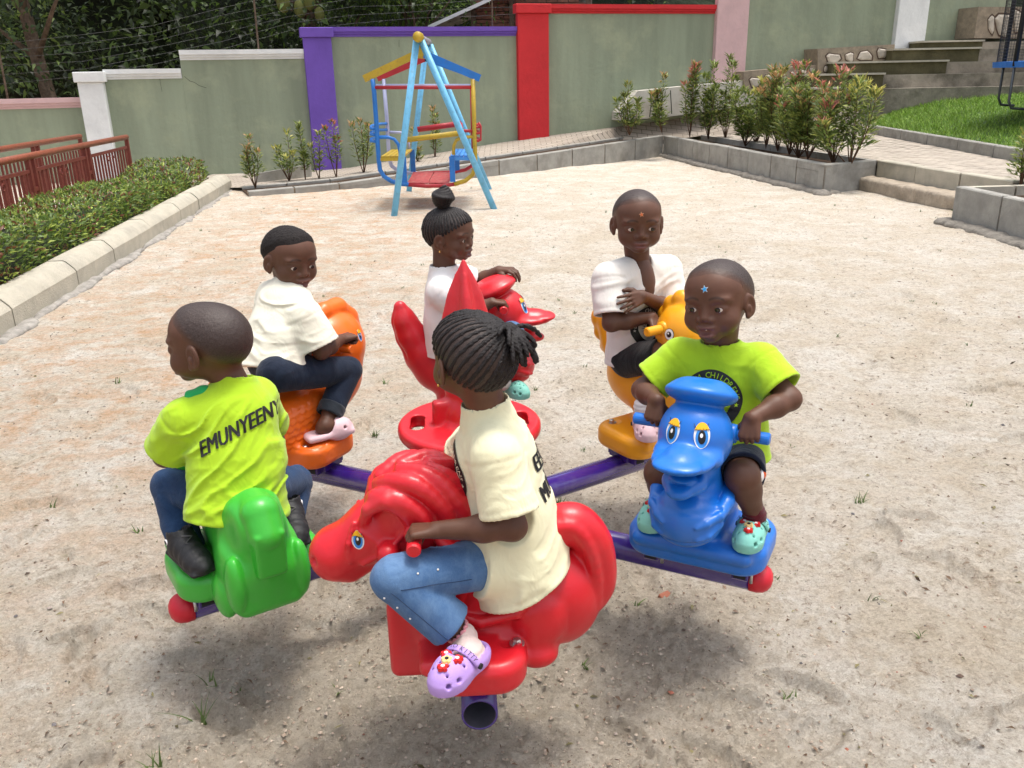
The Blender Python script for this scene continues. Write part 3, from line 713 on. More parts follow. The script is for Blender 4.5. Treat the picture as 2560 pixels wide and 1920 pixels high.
# paved court
court = MB(); LK0 = atz(1885, 290, ZP); LK1 = atz(2212, 352, ZP); LKn = LK1+(LK1-LK0)*.8
poly = [G0+[0, 0, ZP-.03], G1+[0, 0, ZP-.03], E3+[.3, 0, ZP-.03], E2+[1.5, -1, ZP-.03], LKn-[0, 0, .03], LK1-[0, 0, .03], LK0-[0, 0, .03], D0+[0, 0, ZP-.03]]
c0 = sum(poly)/len(poly)
ct = MB(); ct.add(poly, [tuple(range(len(poly)))]); court = ct.build('pavement', mat('paver_joint', (.13, .11, .09), .95, .3, 20), fixn=True); court['kind'] = 'structure'
def inpoly(p, Q):
    x, y = p[0], p[1]; r = False; j = len(Q)-1
    for i in range(len(Q)):
        if (Q[i][1] > y) != (Q[j][1] > y) and x < (Q[j][0]-Q[i][0])*(y-Q[i][1])/(Q[j][1]-Q[i][1])+Q[i][0]: r = not r
        j = i
    return r
pvs = []; a = math.atan2(gn[1], gn[0])+math.pi/2; ca, sa = math.cos(a), math.sin(a)
for i in range(-50, 70):
    for j in range(-60, 90):
        u = i*.215+(j % 2)*.107; w = j*.112; p = np.array([c0[0]+u*ca-w*sa, c0[1]+u*sa+w*ca])
        if inpoly(p, poly) and min(np.linalg.norm(p-q[:2]) for q in poly) > .05: pvs.append((p[0], p[1]))
pvs.sort(key=lambda p: p[1]+ (0 if -.64*p[1] < p[0] < .64*p[1] else 50))
pm = MB().box((0, 0, 0), (.102, .051, .028), bev=.006).build('paver', M_paver, court, local=True); pmd = pm.data
far = MB()
for k, (x, y) in enumerate(pvs):
    dz = RNG.uniform(-.003, .003); ra = a+RNG.uniform(-.02, .02)
    if k < 300:
        o = pm if k == 0 else bpy.data.objects.new('paver', pmd)
        if k: COL.objects.link(o); o.parent = court
        o.location = (x, y, ZP-.028+dz); o.rotation_euler = (0, 0, ra)
    else: far.box((x, y, ZP-.028+dz), (.102, .051, .028), Matrix.Rotation(ra, 3, 'Z'))
if far.V: o = far.build('far_pavers', M_paver, court); o['kind'] = 'stuff'
# lawn, its kerb
lk = empty('lawn_kerb', tuple(LK0), 0, 'grey concrete block kerb holding up the lawn on the right', 'kerb')
LKa = LK0+(LK0-LK1)*.35
for i in range(12):
    t0, t1 = -.35+i*.2, -.35+(i+1)*.2; a_ = LK0+(LK1-LK0)*t0; b_ = LK0+(LK1-LK0)*t1; block(a_, b_, .17, .17, .12, lk, -unit(np.cross(LK0-LK1, (0, 0, 1))))
lawnP = [LKn+[.1, 0, .14], LKa+[.1, 0, .14], None, None]
FA = aty(1845, 222, 19.0); FB = aty(2130, 192, 20.2); FC = FB+(FB-FA)*1.5
lm = MB(); lawn_grid = []
A0, A1 = LKn+[.1, 0, .13], LKa+[.1, .5, .13]; B1, B0 = FA+[0, 0, -.05], FC
NG = 26
for i in range(NG+1):
    for j in range(NG+1):
        u, w = i/NG, j/NG; p = (A0*(1-u)+A1*u)*(1-w)+(B0*(1-u)+B1*u)*w; p[2] += .03*float(vnoise(p*1.3)); lawn_grid.append(p)
G_ = np.array(lawn_grid); I_ = np.arange((NG+1)**2).reshape(NG+1, NG+1)
lawn = meshobj('lawn', G_, np.stack([I_[:-1, :-1], I_[1:, :-1], I_[1:, 1:], I_[:-1, 1:]], -1).reshape(-1, 4), mat('turf', (.05, .10, .018), .95, .4, 12), None, True); lawn['kind'] = 'structure'
r = np.random.RandomState(8); n = 42000; u = r.rand(n); w = r.rand(n)
C = ((A0[None]*(1-u[:, None])+A1[None]*u[:, None])*(1-w[:, None])+(B0[None]*(1-u[:, None])+B1[None]*u[:, None])*w[:, None])
D = r.normal(size=(n, 3))*.35; D[:, 2] = 1
hh = .06+.05*np.clip(fbm(C*1.2, 3)+.2, 0, 1)
leaves('grass', C, D, hh*r.uniform(.6, 1.5, n)*1.2, r.uniform(.008, .016, n), lcol(n, (.16, .29, .035), (.27, .40, .07), .45, r), M_grass, None, .25, r)['kind'] = 'stuff'
# ground under the right part up to the wall
und = MB(); und.quad(C0+[0, 0, .3], D0+[-.1, 0, .38], wp(pil[3][1], .0, .8), wp(pil[2][2], 0, .45))
und.quad(D0+[-.1, 0, .38], LK0+[0, 0, -.005], FA+[0, 0, -.03], wp(pil[3][1], 0, .8)); und.quad(FA+[0, 0, -.02], FC+[0, 0, -.02], FC+[0, 6, .2], FA+[-1.5, 2.5, 0])
und.build('upper_path', M_pavfar, fixn=False)['kind'] = 'structure'
# terraces, stained retaining wall and steps in front of the wall at right
st = empty('terrace_steps', tuple(aty(1900, 200, 19.5)), 0, 'stained concrete terrace steps climbing right along the boundary wall', 'steps')
def z3(zx, zy): return (1660+zx/2.458)/S_PX, (zy/2.458)/S_PX
for k, (xa, xr, xb, zy, Y) in enumerate([(700, 1110, 1330, 545, 19.0), (870, 1350, 1500, 458, 19.35), (1035, 1740, 1900, 380, 19.7), (1410, 1940, 2100, 300, 20.05), (1590, 1960, 2700, 248, 20.4)]):
    a_ = aty(*z3(xa, zy+12), Y); b_ = aty(*z3(xb, zy-6), Y); z = (a_[2]+b_[2])/2; c_ = aty(*z3(xr, zy), Y)
    yw = lambda x: WP[1]+(x-WP[0])*WD[1]/WD[0]
    xe = 16.0
    def sol(x0, x1, zt_, name, m): return MB().add([(x0, Y, .2), (x1, Y, .2), (x1, Y, zt_), (x0, Y, zt_), (x0, yw(x0)-.02, zt_), (x1, yw(x1)-.02, zt_), (x1, yw(x1)-.02, .2), (x0, yw(x0)-.02, .2)], [(0, 1, 2, 3), (3, 2, 5, 4), (1, 6, 5, 2), (0, 3, 4, 7)]).build(name, m, st)
    sol(a_[0], c_[0], z, 'step', M_moss)
    MB().box(((a_[0]+c_[0])/2, (Y+yw(a_[0]))/2-.06, z+.018), ((c_[0]-a_[0])/2+.02, (yw(a_[0])-Y)/2-.0, .018)).build('tread', M_conc2, st)
    sol(c_[0]+.004, xe, z-.01, 'retaining_wall', M_stain)
# stone skirting along the foot of the wall
def skirting(poly, off, label, stones, seed):
    sk = empty('stone_skirting', tuple(atplane(*poly[0], WP+WN*off, WN)), 0, label, 'stone cladding')
    P = [atplane(x, y, WP+WN*off, WN) for x, y in poly]; Q = [p-WN*(off-.01) for p in P]; n = len(P)
    MB().add(P+Q, [tuple(range(n)), tuple(range(2*n-1, n-1, -1))]+[(i, (i+1) % n, n+(i+1) % n, n+i) for i in range(n)]).build('mortar_bed', mat('skirting_mortar', (.27, .22, .16), .95, .25, 9, bump=.01), sk)
    r = np.random.RandomState(seed)
    for (cx, cy, rx, ry) in stones:
        m_ = 9; ring = []; ph = r.rand()*6
        for k in range(m_):
            t = 2*math.pi*k/m_; e = 1+.16*math.sin(3*t+ph); x = cx+rx*e*math.copysign(abs(math.cos(t))**.75, math.cos(t)); y = cy+ry*e*math.copysign(abs(math.sin(t))**.75, math.sin(t)); ring.append(atplane(x, y, WP+WN*off, WN))
        c = sum(ring)/m_; V = []
        for s, d_ in ((1.12, .0), (1.0, .02), (.8, .032)): V += [c+(p-c)*s+WN*d_ for p in ring]
        F = [(a*m_+k, a*m_+(k+1) % m_, (a+1)*m_+(k+1) % m_, (a+1)*m_+k) for a in (0, 1) for k in range(m_)]+[tuple(2*m_+k for k in range(m_))]
        MB().add(V, F).build('stone', mat('pale_stone', (.46, .41, .34), .85, .2, 5, bump=.01, dirt=(.25, .2, .15), dirt_s=4), sk)
        MB().add([c+(p-c)*s+WN*d_ for s, d_ in ((1.34, .004), (1.14, .006)) for p in ring], [(k, (k+1) % m_, m_+(k+1) % m_, m_+k) for k in range(m_)]).build('joint_line', mat('painted_joint', (.075, .045, .03), .9), sk)
M_clad = mat('pale_cladding', (.58, .55, .48), .85, .1, 4, bump=.008, dirt=(.36, .30, .22), dirt_s=3)
Z3 = lambda l: [z3(*p) for p in l]
def zs(l): return [(*z3(a, b), c/2.458/S_PX, d/2.458/S_PX) for a, b, c, d in l]
skirting(Z3([(945, 395), (945, 300), (1418, 272), (1418, 385), (1040, 455), (945, 455)]), .5, 'upper run of stone cladding against the wall below the white pillar', zs([(1040, 360, 38, 28), (1140, 352, 22, 26), (1235, 345, 38, 26), (1345, 328, 34, 26), (1000, 425, 18, 16)]), 1)
skirting(Z3([(490, 545), (490, 440), (940, 398), (940, 470), (800, 500), (700, 560)]), .45, 'lower run of stone cladding right of the pink pillar', zs([(560, 505, 30, 26), (640, 480, 24, 18), (720, 470, 24, 16), (800, 452, 20, 12), (860, 442, 15, 10), (910, 430, 15, 10)]), 2)
skirting(Z3([(1905, 235), (1935, 42), (2230, 42), (2230, 235)]), .6, 'tall stone clad block at the top right behind the trampoline', zs([(2085, 150, 42, 62), (2010, 150, 16, 50), (2175, 130, 24, 60)]), 3)
zz = lambda l: [((850+a/2.458)/S_PX, (b/2.458)/S_PX) for a, b in l]
skirting(zz([(1715, 740), (1720, 690), (1830, 560), (2115, 530), (2400, 505), (2560, 480), (2560, 640), (2215, 690), (2000, 720)]), .4, 'pale clad skirting below the wall, behind the leftmost shrubs', [], 4)
for q in bpy.data.objects:
    if q.name.startswith('mortar_bed') and q.parent['label'].startswith('pale clad'): q.data.materials[0] = M_clad
for q in ([(1905, 560), (1912, 640), (1902, 720)], [(2030, 555), (2038, 700)], [(1730, 700), (1745, 650), (1740, 740)]): crack([(((850+a/2.458)/S_PX), ((b/2.458)/S_PX)) for a, b in q], .012)
# ---- young shrubs
def shrub(p, h, w, n, tip, label, group, seed, nst=4, name='shrub', dens=1, lsz=1, bare=.25, tipf=.35, base=(.14, .20, .05)):
    r = np.random.RandomState(seed); root = empty(name, tuple(p), 0, label, 'shrub', group); mb = MB(); C = []; D = []; T = []
    for k in range(nst):
        a = r.rand()*6.28; ln = w*1.25*r.uniform(.3, 1); top = np.array([p[0]+math.cos(a)*ln, p[1]+math.sin(a)*ln, p[2]+h*r.uniform(.45, 1) if k else p[2]+h]); 
        if k == 0: top[:2] = p[:2]+r.normal(size=2)*.03
        mid = (p+top)/2+np.array([math.cos(a), math.sin(a), 0])*w*.2; P_ = [p+(mid-p)*t*2 if t < .5 else mid+(top-mid)*(t-.5)*2 for t in np.linspace(0, 1, 6)]
        mb.tube(P_, [.010, .009, .007, .006, .004, .002], 5)
        for t in np.linspace(bare+.12*r.rand(), 1, int(17*h/.6*dens)+4):
            i = min(4, int(t*5)); q = P_[i]+(P_[i+1]-P_[i])*(t*5-i)
            nb = 3 if t < .93 else 7
            for j in range(nb):
                az = r.rand()*6.28; out = r.rand()*w*.55*(1.2-t)+.008
                d = np.array([math.cos(az), math.sin(az), r.uniform(.3, 1.1)+(t > .9)*.8]); C.append(q+np.array([math.cos(az), math.sin(az), .4])*out); D.append(d); T.append(t)
    C = np.array(C); D = np.array(D); T = np.array(T); k = len(C)
    pt_ = np.clip((T-(1-tipf*.55))/(tipf*.55), 0, 1)*.6; cl = np.where((r.rand(k) < pt_)[:, None], np.array(tip), np.where((r.rand(k) < .35)[:, None], np.array((.32, .36, .09)), np.array(base)))
    mb.build('stem', M_stemm, root, True); leaves('leaves', C, D, r.uniform(.065, .12, k)*lsz, r.uniform(.018, .03, k)*lsz, np.clip(cl*(1+r.normal(size=(k, 1))*.22), .01, .8), M_leaf, root, rng=r)
    return root
GB = 'young shrubs in the back planter'
OR, RD, YL = (.52, .30, .14), (.50, .17, .13), (.50, .46, .12)
for k, (px, pyb, pyt, w, tip, lb) in enumerate([
    (552, 400, 296, .16, OR, 'bushy shrub with orange tips at the left end of the back planter'), (625, 386, 285, .20, YL, 'spreading yellow green shrub standing behind the short edging slab'),
    (660, 384, 270, .10, (.2, .25, .05), 'thin green shrub just right of the edging slab'), (690, 382, 288, .14, YL, 'shrub with golden leaves in front of the purple pillar'),
    (727, 380, 265, .15, (.45, .14, .06), 'shrub with a crimson top at the right side of the purple pillar'), (786, 372, 262, .19, OR, 'orange tipped shrub just left of the swing'), (940, 345, 235, .13, OR, 'slender shrub seen through the middle of the swing frame'), (905, 352, 280, .12, OR, 'short shrub seen low behind the yellow bar of the swing')]):
    tt = (px-536)/(1432-536); base = atz(px, pyb+6, .05+.25*max(0, tt-.2)); hgt = aty(px, pyt, base[1])[2]-base[2]
    shrub(base, hgt, w, 0, tip, lb, GB, 200+k, nst=5 if w > .15 else 3)
GR = 'shrubs in the raised side planter'
for k, (px, pyb, pyt, w, tip, lb) in enumerate([
    (1360, 296, 183, .20, (.25, .25, .06), 'pale green shrub left of the planter corner, clear of the rest'), (1430, 290, 165, .16, OR, 'slim dark shrub with rusty top at the planter corner'), (1490, 300, 140, .18, RD, 'tall thin shrub with a faded red top near the back of the side planter'), (1530, 305, 140, .18, (.2, .26, .06), 'upright light green shrub below the left edge of the pink pillar'),
    (1567, 305, 125, .19, (.2, .26, .06), 'tallest light green shrub directly below the pink pillar'), (1610, 320, 195, .20, (.2, .25, .05), 'rounded green shrub right of the pink pillar foot'), (1655, 325, 150, .20, OR, 'open shrub with pinkish tips in the middle of the side planter'),
    (1632, 318, 175, .2, YL, 'yellow green shrub half hidden in the middle of the side planter'), (1725, 345, 190, .24, (.25, .3, .07), 'low green shrub between the two tallest in the front half'), (1680, 330, 150, .22, OR, 'shrub with orange tips left of mid planter, thin stemmed'),
    (1705, 338, 140, .24, RD, 'leafy shrub with light green upper sprays in mid planter'), (1745, 348, 165, .24, OR, 'shrub with red and orange tips, third from the planter front'), (1800, 360, 155, .28, RD, 'dense shrub with one bright red spike near the planter front'), (1835, 366, 178, .30, YL, 'dense shrub with yellow side sprays at the front end of the planter')]):
    base = atz(px, pyb-4, .33); base = base if base[1] < 18.2 else aty(px, pyb-4, 18.2); hgt = aty(px, pyt, base[1])[2]-base[2]
    shrub(base, hgt, w*1.25, 0, tip, lb, GR, 300+k, nst=9 if px > 1600 else 6, dens=1.1, lsz=1.25, bare=.18, tipf=.3)
shrub(atz(2203, 412, .3), .62, .26, 0, (.3, .3, .06), 'sprawling shrub in the near planter at the right edge', None, 400, nst=6)

# ---- trampoline at the right edge
tr = empty('trampoline', (10.0, 15.2, .9), 0, 'blue edged trampoline with black netting cut off by the right edge', 'trampoline')
tc = aty(2195, 140, 14.6); R_t = 1.6; cx, cy, zr = tc[0]+R_t, tc[1]+.2, tc[2]
M_blk = mat('black_foam', (.012, .012, .014), .7); M_bluepad = mat('blue_pad', (.02, .16, .55), .5); M_gal = mat('dark_steel', (.10, .11, .12), .4, metal=.5)
MB().tube([(cx+R_t*math.cos(t), cy+R_t*math.sin(t), zr) for t in np.linspace(0, 2*math.pi, 49)], .03, 8, False).build('ring', M_gal, tr, True)
mb = MB(); T_ = np.linspace(0, 2*math.pi, 49)
for a, b in zip(T_[:-1], T_[1:]):
    for (r0, z0, r1, z1) in ((R_t+.05, -.04, R_t+.06, .05), (R_t+.06, .05, R_t-.25, .06), (R_t-.25, .06, R_t-.25, .03)):
        mb.quad((cx+r0*math.cos(a), cy+r0*math.sin(a), zr+z0), (cx+r0*math.cos(b), cy+r0*math.sin(b), zr+z0), (cx+r1*math.cos(b), cy+r1*math.sin(b), zr+z1), (cx+r1*math.cos(a), cy+r1*math.sin(a), zr+z1))
mb.build('pad', M_bluepad, tr)
for a in np.linspace(0, 2*math.pi, 7)[:-1]+math.pi+.12:
    x, y = cx+(R_t+.03)*math.cos(a), cy+(R_t+.03)*math.sin(a); MB().tube([(x, y, zr-.02), (x, y, zr+2.0)], .035, 10).build('net_pole', M_blk, tr, True); MB().tube([(x, y, zr), (x, y, zr-.55), (x+.06, y, zr-.66), (x+.3, y, zr-.68)], .022, 8).build('leg', M_gal, tr, True)
mb = MB()
for a in np.linspace(0, 2*math.pi, 120): mb.tube([(cx+R_t*math.cos(a), cy+R_t*math.sin(a), zr+.02), (cx+R_t*math.cos(a), cy+R_t*math.sin(a), zr+1.9)], .003, 3, False)
for z in np.linspace(.1, 1.9, 36): mb.tube([(cx+R_t*math.cos(t), cy+R_t*math.sin(t), zr+z) for t in T_], .003, 3, False)
mb.build('net', M_blk, tr); MB().add([(cx+(R_t-.25)*math.cos(t), cy+(R_t-.25)*math.sin(t), zr) for t in T_[:-1]], [tuple(range(48))]).build('mat', M_blk, tr)

# ---- shed beyond the wall
shd = empty('brick_shed', (.2, 22.5, 0), 0, 'low brick shed with a sloping metal roof beyond the purple coping', 'shed')
a_ = aty(925, 60, 19.5); b_ = aty(1075, -8, 19.5); 
for k in range(14):
    f = lambda t, e: a_+(b_-a_)*t+np.array([0, e, -.02*e])
    pass
rf = MB(); nn = 40
for i in range(nn):
    for t0, t1 in ((0, 1),):
        e0, e1 = i/nn*2.6, (i+1)/nn*2.6; w0, w1 = .025*math.sin(i*1.57), .025*math.sin((i+1)*1.57); q = b_+(b_-a_)*.9
        rf.quad(a_+[0, e0, w0], q+[0, e0, w0], q+[0, e1, w1], a_+[0, e1, w1])
rf.build('roof', mat('weathered_metal', (.16, .15, .14), .6, .3, 4, metal=.3), shd, fixn=False)
MB().extrude([(0, 0), (.03, 0), (.03, .07), (0, .07)], a_+[0, -.04, -.03], a_+(b_-a_)*1.9+[0, -.04, -.03], side=(0, -1, 0)).build('fascia', M_white, shd)
M_brick = mat('old_brick', (.24, .11, .075), .95, .3, 12, bump=.01)
xw0, xw1 = a_[0]+1.0, b_[0]+1.9; hb = MB(); zt0 = a_[2]-.5
for j in range(22):
    for i in range(10):
        x = xw0+.23*i+(j % 2)*.115; z = zt0-.2+.075*j
        if x < xw1: hb.box((x, 19.95, z), (.108, .05, .031))
o = hb.build('brickwork', M_brick, shd); o['kind'] = 'stuff'
MB().box(((xw0+xw1)/2, 20.06, zt0+.4), ((xw1-xw0)/2+.1, .06, 1.2)).build('wall', M_mortar, shd)
for x in (xw0-.06, xw0+.75, xw1): MB().box((x, 19.8, zt0+.4), (.05, .05, 1.2)).build('post', M_bark, shd)
MB().box(((xw0+xw1)/2+.2, 19.75, zt0+.25), (.5, .03, .03)).build('beam', M_conc2, shd)

# ---- trees and thicket beyond the wall
def cloud(n, cen, rad, r, ncl=26, k=.28):
    cl = r.normal(size=(ncl, 3))*.5; cl = cl/np.maximum(1, np.linalg.norm(cl, axis=1, keepdims=True))*np.array(rad)+np.array(cen); i = r.randint(ncl, size=n)
    q = r.normal(size=(n, 3)); q /= np.linalg.norm(q, axis=1, keepdims=True)
    return cl[i]+q*np.array(rad)*k*r.uniform(.6, 1.1, (n, 1)), q
def tree(name, x, y, h, rad, n, label, trunk_r, lean, seed, lsz=.2, cz=None, base=(.035, .065, .015), alt=(.10, .17, .03), af=.25, ncl=30, k=.28):
    r = np.random.RandomState(seed); t = empty(name, (x, y, 0), 0, label, 'tree'); mb = MB()
    top = np.array([x+lean, y, h*.75]); P = [np.array([x, y, -.2])+(top-np.array([x, y, -.2]))*f+np.array([.08*math.sin(f*5+seed), 0, 0]) for f in np.linspace(0, 1, 8)]
    mb.tube(P, list(np.linspace(trunk_r, trunk_r*.5, 8)), 10)
    for j in range(9):
        f = r.uniform(.4, 1); q = P[int(f*7)]; e = np.array([x+r.uniform(-1, 1)*rad[0]*.8, y+r.uniform(-1, 1)*rad[1]*.8, (cz or h*.8)+r.uniform(-.7, .8)*rad[2]]); mb.tube([q, (q+e)/2+r.normal(size=3)*.15, e], [trunk_r*.4, trunk_r*.25, trunk_r*.08], 6)
    mb.build('trunk', M_bark, t, True)
    C, q = cloud(n, (x+lean*.8, y, cz or h*.85), rad, r, ncl, k); D = q+r.normal(size=(n, 3))*.5+np.array([0, 0, .1]); 
    leaves('crown', C, D, r.uniform(.6, 1.3, n)*lsz, r.uniform(.35, .5, n)*lsz, lcol(n, base, alt, af, r), M_leaf, t, .3, r); return t
tree('mango_tree', -8.6, 17.8, 7, (2.6, 2.0, 2.4), 4200, 'large dark leaved tree at the far left beyond the pink coping', .16, -.8, 41, .17, 4.6, alt=(.13, .19, .04))
tree('jackfruit_tree', -4.6, 19.6, 7, (2.4, 1.8, 2.0), 5200, 'jackfruit tree with hanging fruit above the purple pillar', .14, .9, 42, .16, 4.3)
tree('broadleaf_tree', -2.3, 20.4, 6.5, (2.0, 1.6, 1.9), 5500, 'leafy tree in sunlight beyond the purple coping', .12, .2, 43, .15, 3.9, (.06, .11, .02), (.15, .24, .04), .4)
jt = empty('jackfruit_cluster', tuple(aty(650, 15, 18.9)), 0, 'cluster of green jackfruit hanging beyond the purple pillar', 'fruit')
for px, py, rr_ in ((612, 5, .17), (648, 18, .15), (668, 2, .15), (690, 30, .12)):
    c = aty(px, py, 18.7); v = Vol(c-.3, c+.3, .018); v.ell(c, (rr_*.8, rr_*.8, rr_*1.15)); v.disp(lambda P: .006*np.sin(P[:, 0]*150)*np.sin(P[:, 2]*150), .02); volobj('fruit', v, mat('jackfruit_skin', (.13, .14, .03), .8, .3, 60), jt)
MB().tube([aty(650, -20, 18.8), aty(648, 0, 18.75), aty(655, 12, 18.72)], .02, 6).build('stalk', M_bark, jt)
r = np.random.RandomState(77); n = 24000
C = np.stack([r.uniform(-15, 4, n), r.uniform(19.4, 24.5, n), r.uniform(.4, 7.5, n)], 1); C = C[(fbm(C*.8, 3)+.15 > 0) & ((C[:, 0] < -1.3) | (C[:, 1] > 22.8))]; n = len(C)
leaves('thicket', C, r.normal(size=(n, 3))+np.array([0, -.3, .2]), r.uniform(.13, .32, n), r.uniform(.06, .14, n), lcol(n, (.024, .042, .010), (.085, .14, .028), .22, r), M_leaf, None, .3, r)['kind'] = 'stuff'
# wooded slope closing the view behind
v = Vol((-40, 23, -1), (30, 34, 13), .7)
for k in range(60): v.ell((r.uniform(-38, 28), r.uniform(27, 30), r.uniform(0, 9)), (3.5, 2.2, 3.2), .8)
v.disp(lambda P: 1.2*fbm(P*.6, 3), 1.5); volobj('wooded_hill', v, mat('far_woods', (.012, .02, .007), .98, .6, 1.5, bump=.2, bs=2), None)['kind'] = 'structure'

# ---- boat swing
def swing():
    f = empty('swing_set', (-1, 12.4, 0), 0, 'light blue A frame of the swing set standing on the sand', 'swing set')
    M_lb = mat('light_blue_paint', (.16, .48, .74), .42, .1, 9, spec=.45, dirt=(.12, .2, .25), dirt_s=20, dirt_a=.4); M_b = mat('blue_paint', (.015, .17, .55), .42, .1, 9, dirt=(.1, .12, .2), dirt_s=22, dirt_a=.3)
    M_y = mat('yellow_paint', (.50, .34, .025), .45, .15, 9, dirt=(.2, .13, .05), dirt_s=18, dirt_a=.6); M_r = mat('maroon_paint', (.42, .02, .03), .42, .12, 9, dirt=(.2, .05, .03), dirt_s=16, dirt_a=.4); M_l = mat('lilac_paint', (.40, .43, .62), .45, .1, 9)
    sw1, sw2 = atz(850, 465), atz(1070, 450); bk1, bk2 = atz(883, 408), atz(1058, 398)
    yf = (sw1[1]+sw2[1])/2; yb = (bk1[1]+bk2[1])/2; af = aty(905, 88, yf); ab = aty(925, 97, yf+2.2); yb = yf+2.2
    z2 = lambda a, b: ((850+a/2.458)/S_PX, (b/2.458)/S_PX)
    zw = lambda a, b: ((880+a/3.3175)/S_PX, (60+b/3.3175)/S_PX)
    for a, b, nm in ((af+[-.03, 0, 0], sw1, 'front'), (af+[.03, 0, 0], sw2, 'front'), (ab+[-.03, 0, 0], aty(*zw(467, 1385), yb), 'rear'), (ab+[.03, 0, 0], aty(*zw(1150, 1335), yb), 'rear')):
        b = b.copy(); b[2] = min(b[2], 0)-.05; MB().tube([a, b], .042, 14).build('leg', M_lb, f, True)
    MB().tube([af+[0, -.10, .04], ab+[0, .1, .04]], .045, 14).build('top_bar', mat('grey_paint', (.3, .3, .33), .5), f, True)
    MB().tube([af+[0, -.13, .04], af+[0, .06, .04]], .062, 16).build('top_cap', M_y, f, True)
    # the hanging car: two side frames in planes y1 (near) and y2 (far)
    g = empty('boat_swing', (-1, 12.3, .3), 0, 'boat swing with two slatted benches hanging in the blue frame', 'swing')
    y1 = yf+.35; y2 = y1+1.15
    A = lambda a, b, Y=y1: aty(*zw(a, b), Y)
    def bar(pts, r, m, name, n=10): return MB().tube(pts, r, n).build(name, m, g, True)
    # near frame
    def flat(a, b, w, h, m, name):
        d = unit(b-a); sd = np.array([0, 1, 0.]); up = np.cross(sd, d); up = up if up[2] > 0 else -up
        return MB().add([a+sd*s*w+up*u*h for s, u in ((-1, -1), (1, -1), (1, 1), (-1, 1))]+[b+sd*s*w+up*u*h for s, u in ((-1, -1), (1, -1), (1, 1), (-1, 1))], [(0, 1, 2, 3), (7, 6, 5, 4), (0, 4, 5, 1), (1, 5, 6, 2), (2, 6, 7, 3), (3, 7, 4, 0)]).build(name, m, g)
    flat(A(100, 455), A(585, 225), .02, .045, M_y, 'roof_bar'); flat(A(600, 250), A(1062, 450), .02, .045, M_b, 'roof_bar')
    flat(A(560, 285, y1+.02), A(565, 150, y1+.02), .03, .06, M_y, 'hanger')
    flat(A(210, 450, y2), A(610, 280, y2), .02, .045, M_r, 'roof_bar'); flat(A(610, 280, y2), A(1000, 420, y2), .02, .045, M_b, 'roof_bar'); flat(A(625, 290, y2), A(625, 190, y2), .03, .05, M_lb, 'hanger')
    bar([A(188, 527), A(992, 525)], .024, M_r, 'tie_bar'); bar([A(200, 510, y2), A(985, 510, y2)], .022, M_l, 'tie_bar')
    bar([A(170, 455), A(183, 560), A(205, 860), A(222, 1130), A(232, 1210), A(265, 1265), A(330, 1305), A(400, 1325), A(470, 1332)], .030, M_b, 'side_frame')
    bar([A(470, 1332), A(620, 1345), A(760, 1340), A(850, 1328)], .026, M_r, 'floor_rail'); bar([A(850, 1328), A(940, 1300), A(1000, 1250), A(1020, 1190), A(1022, 1100), A(1012, 800), A(1003, 455)], .030, M_y, 'side_frame')
    bar([A(262, 455, y2), A(290, 800, y2), A(308, 1120, y2), A(330, 1180, y2), A(380, 1215, y2), A(450, 1232, y2), A(540, 1238, y2)], .028, M_l, 'side_frame')
    bar([A(540, 1238, y2), A(850, 1228, y2), A(940, 1210, y2), A(990, 1180, y2), A(1010, 1130, y2), A(1000, 900, y2), A(992, 500, y2)], .026, M_r, 'side_frame')
    for i, x in enumerate((505, 560, 615, 680, 735, 785)):
        a, b = A(x-15, 1330), A(x+35, 1236, y2); flat(a, b, .001, .001, M_r, 'x'); bpy.data.objects.remove(bpy.data.objects['x'])
        d = (b-a); MB().add([a+[-.05, 0, .02], a+[.05, 0, .02], b+[.05, 0, .02], b+[-.05, 0, .02], a+[-.05, 0, .005], a+[.05, 0, .005], b+[.05, 0, .005], b+[-.05, 0, .005]], [(0, 1, 2, 3), (7, 6, 5, 4), (0, 4, 5, 1), (1, 5, 6, 2), (2, 6, 7, 3), (3, 7, 4, 0)]).build('floor_slat', mat('worn_maroon', (.36, .05, .05), .6, .3, 20, dirt=(.4, .25, .2), dirt_s=14, dirt_a=.6), g)
    def bench(xa, xb, za, m, mf, legx):
        P0, P1 = A(xa, za), A(xb, za)
        for i in range(5):
            t = (i+.5)/5; x = P0[0]+(P1[0]-P0[0])*t; MB().box((x, (y1+y2)/2, P0[2]), (abs(P1[0]-P0[0])/5*.42, (y2-y1)/2, .012)).build('seat_slat', m, g)
        for Y in (y1, y2): MB().box(((P0[0]+P1[0])/2, Y, P0[2]-.03), (abs(P1[0]-P0[0])/2, .015, .02)).build('seat_rail', m, g)
        Lx = A(legx, za)[0]
        for Y in (y1, y2): MB().box((Lx, Y, (P0[2]+A(0, 1325)[2])/2), (.035, .02, (P0[2]-A(0, 1325)[2])/2)).build('seat_leg', mf, g)
    bench(235, 430, 1105, M_y, M_b, 425); bench(812, 1000, 1100, mat('mid_blue_paint', (.06, .27, .68), .45), M_b, 828)
    bar([A(215, 940), A(300, 940), A(350, 955), A(385, 1000), A(398, 1060), A(400, 1100)], .022, M_b, 'armrest'); bar([A(1005, 935), A(910, 940), A(865, 965), A(845, 1010), A(842, 1085)], .022, M_y, 'armrest')
    bar([A(310, 897, y2), A(400, 900, y2), A(440, 925, y2), A(470, 990, y2), A(478, 1050, y2)], .02, M_l, 'armrest')
    bar([A(440, 962), A(900, 905)], .036, M_y, 'guard_rail'); bar([A(545, 875, y2), A(905, 825, y2)], .04, M_r, 'guard_rail'); bar([A(905, 825, y2), A(915, 885), A(1000, 888)], .02, M_r, 'guard_rail')
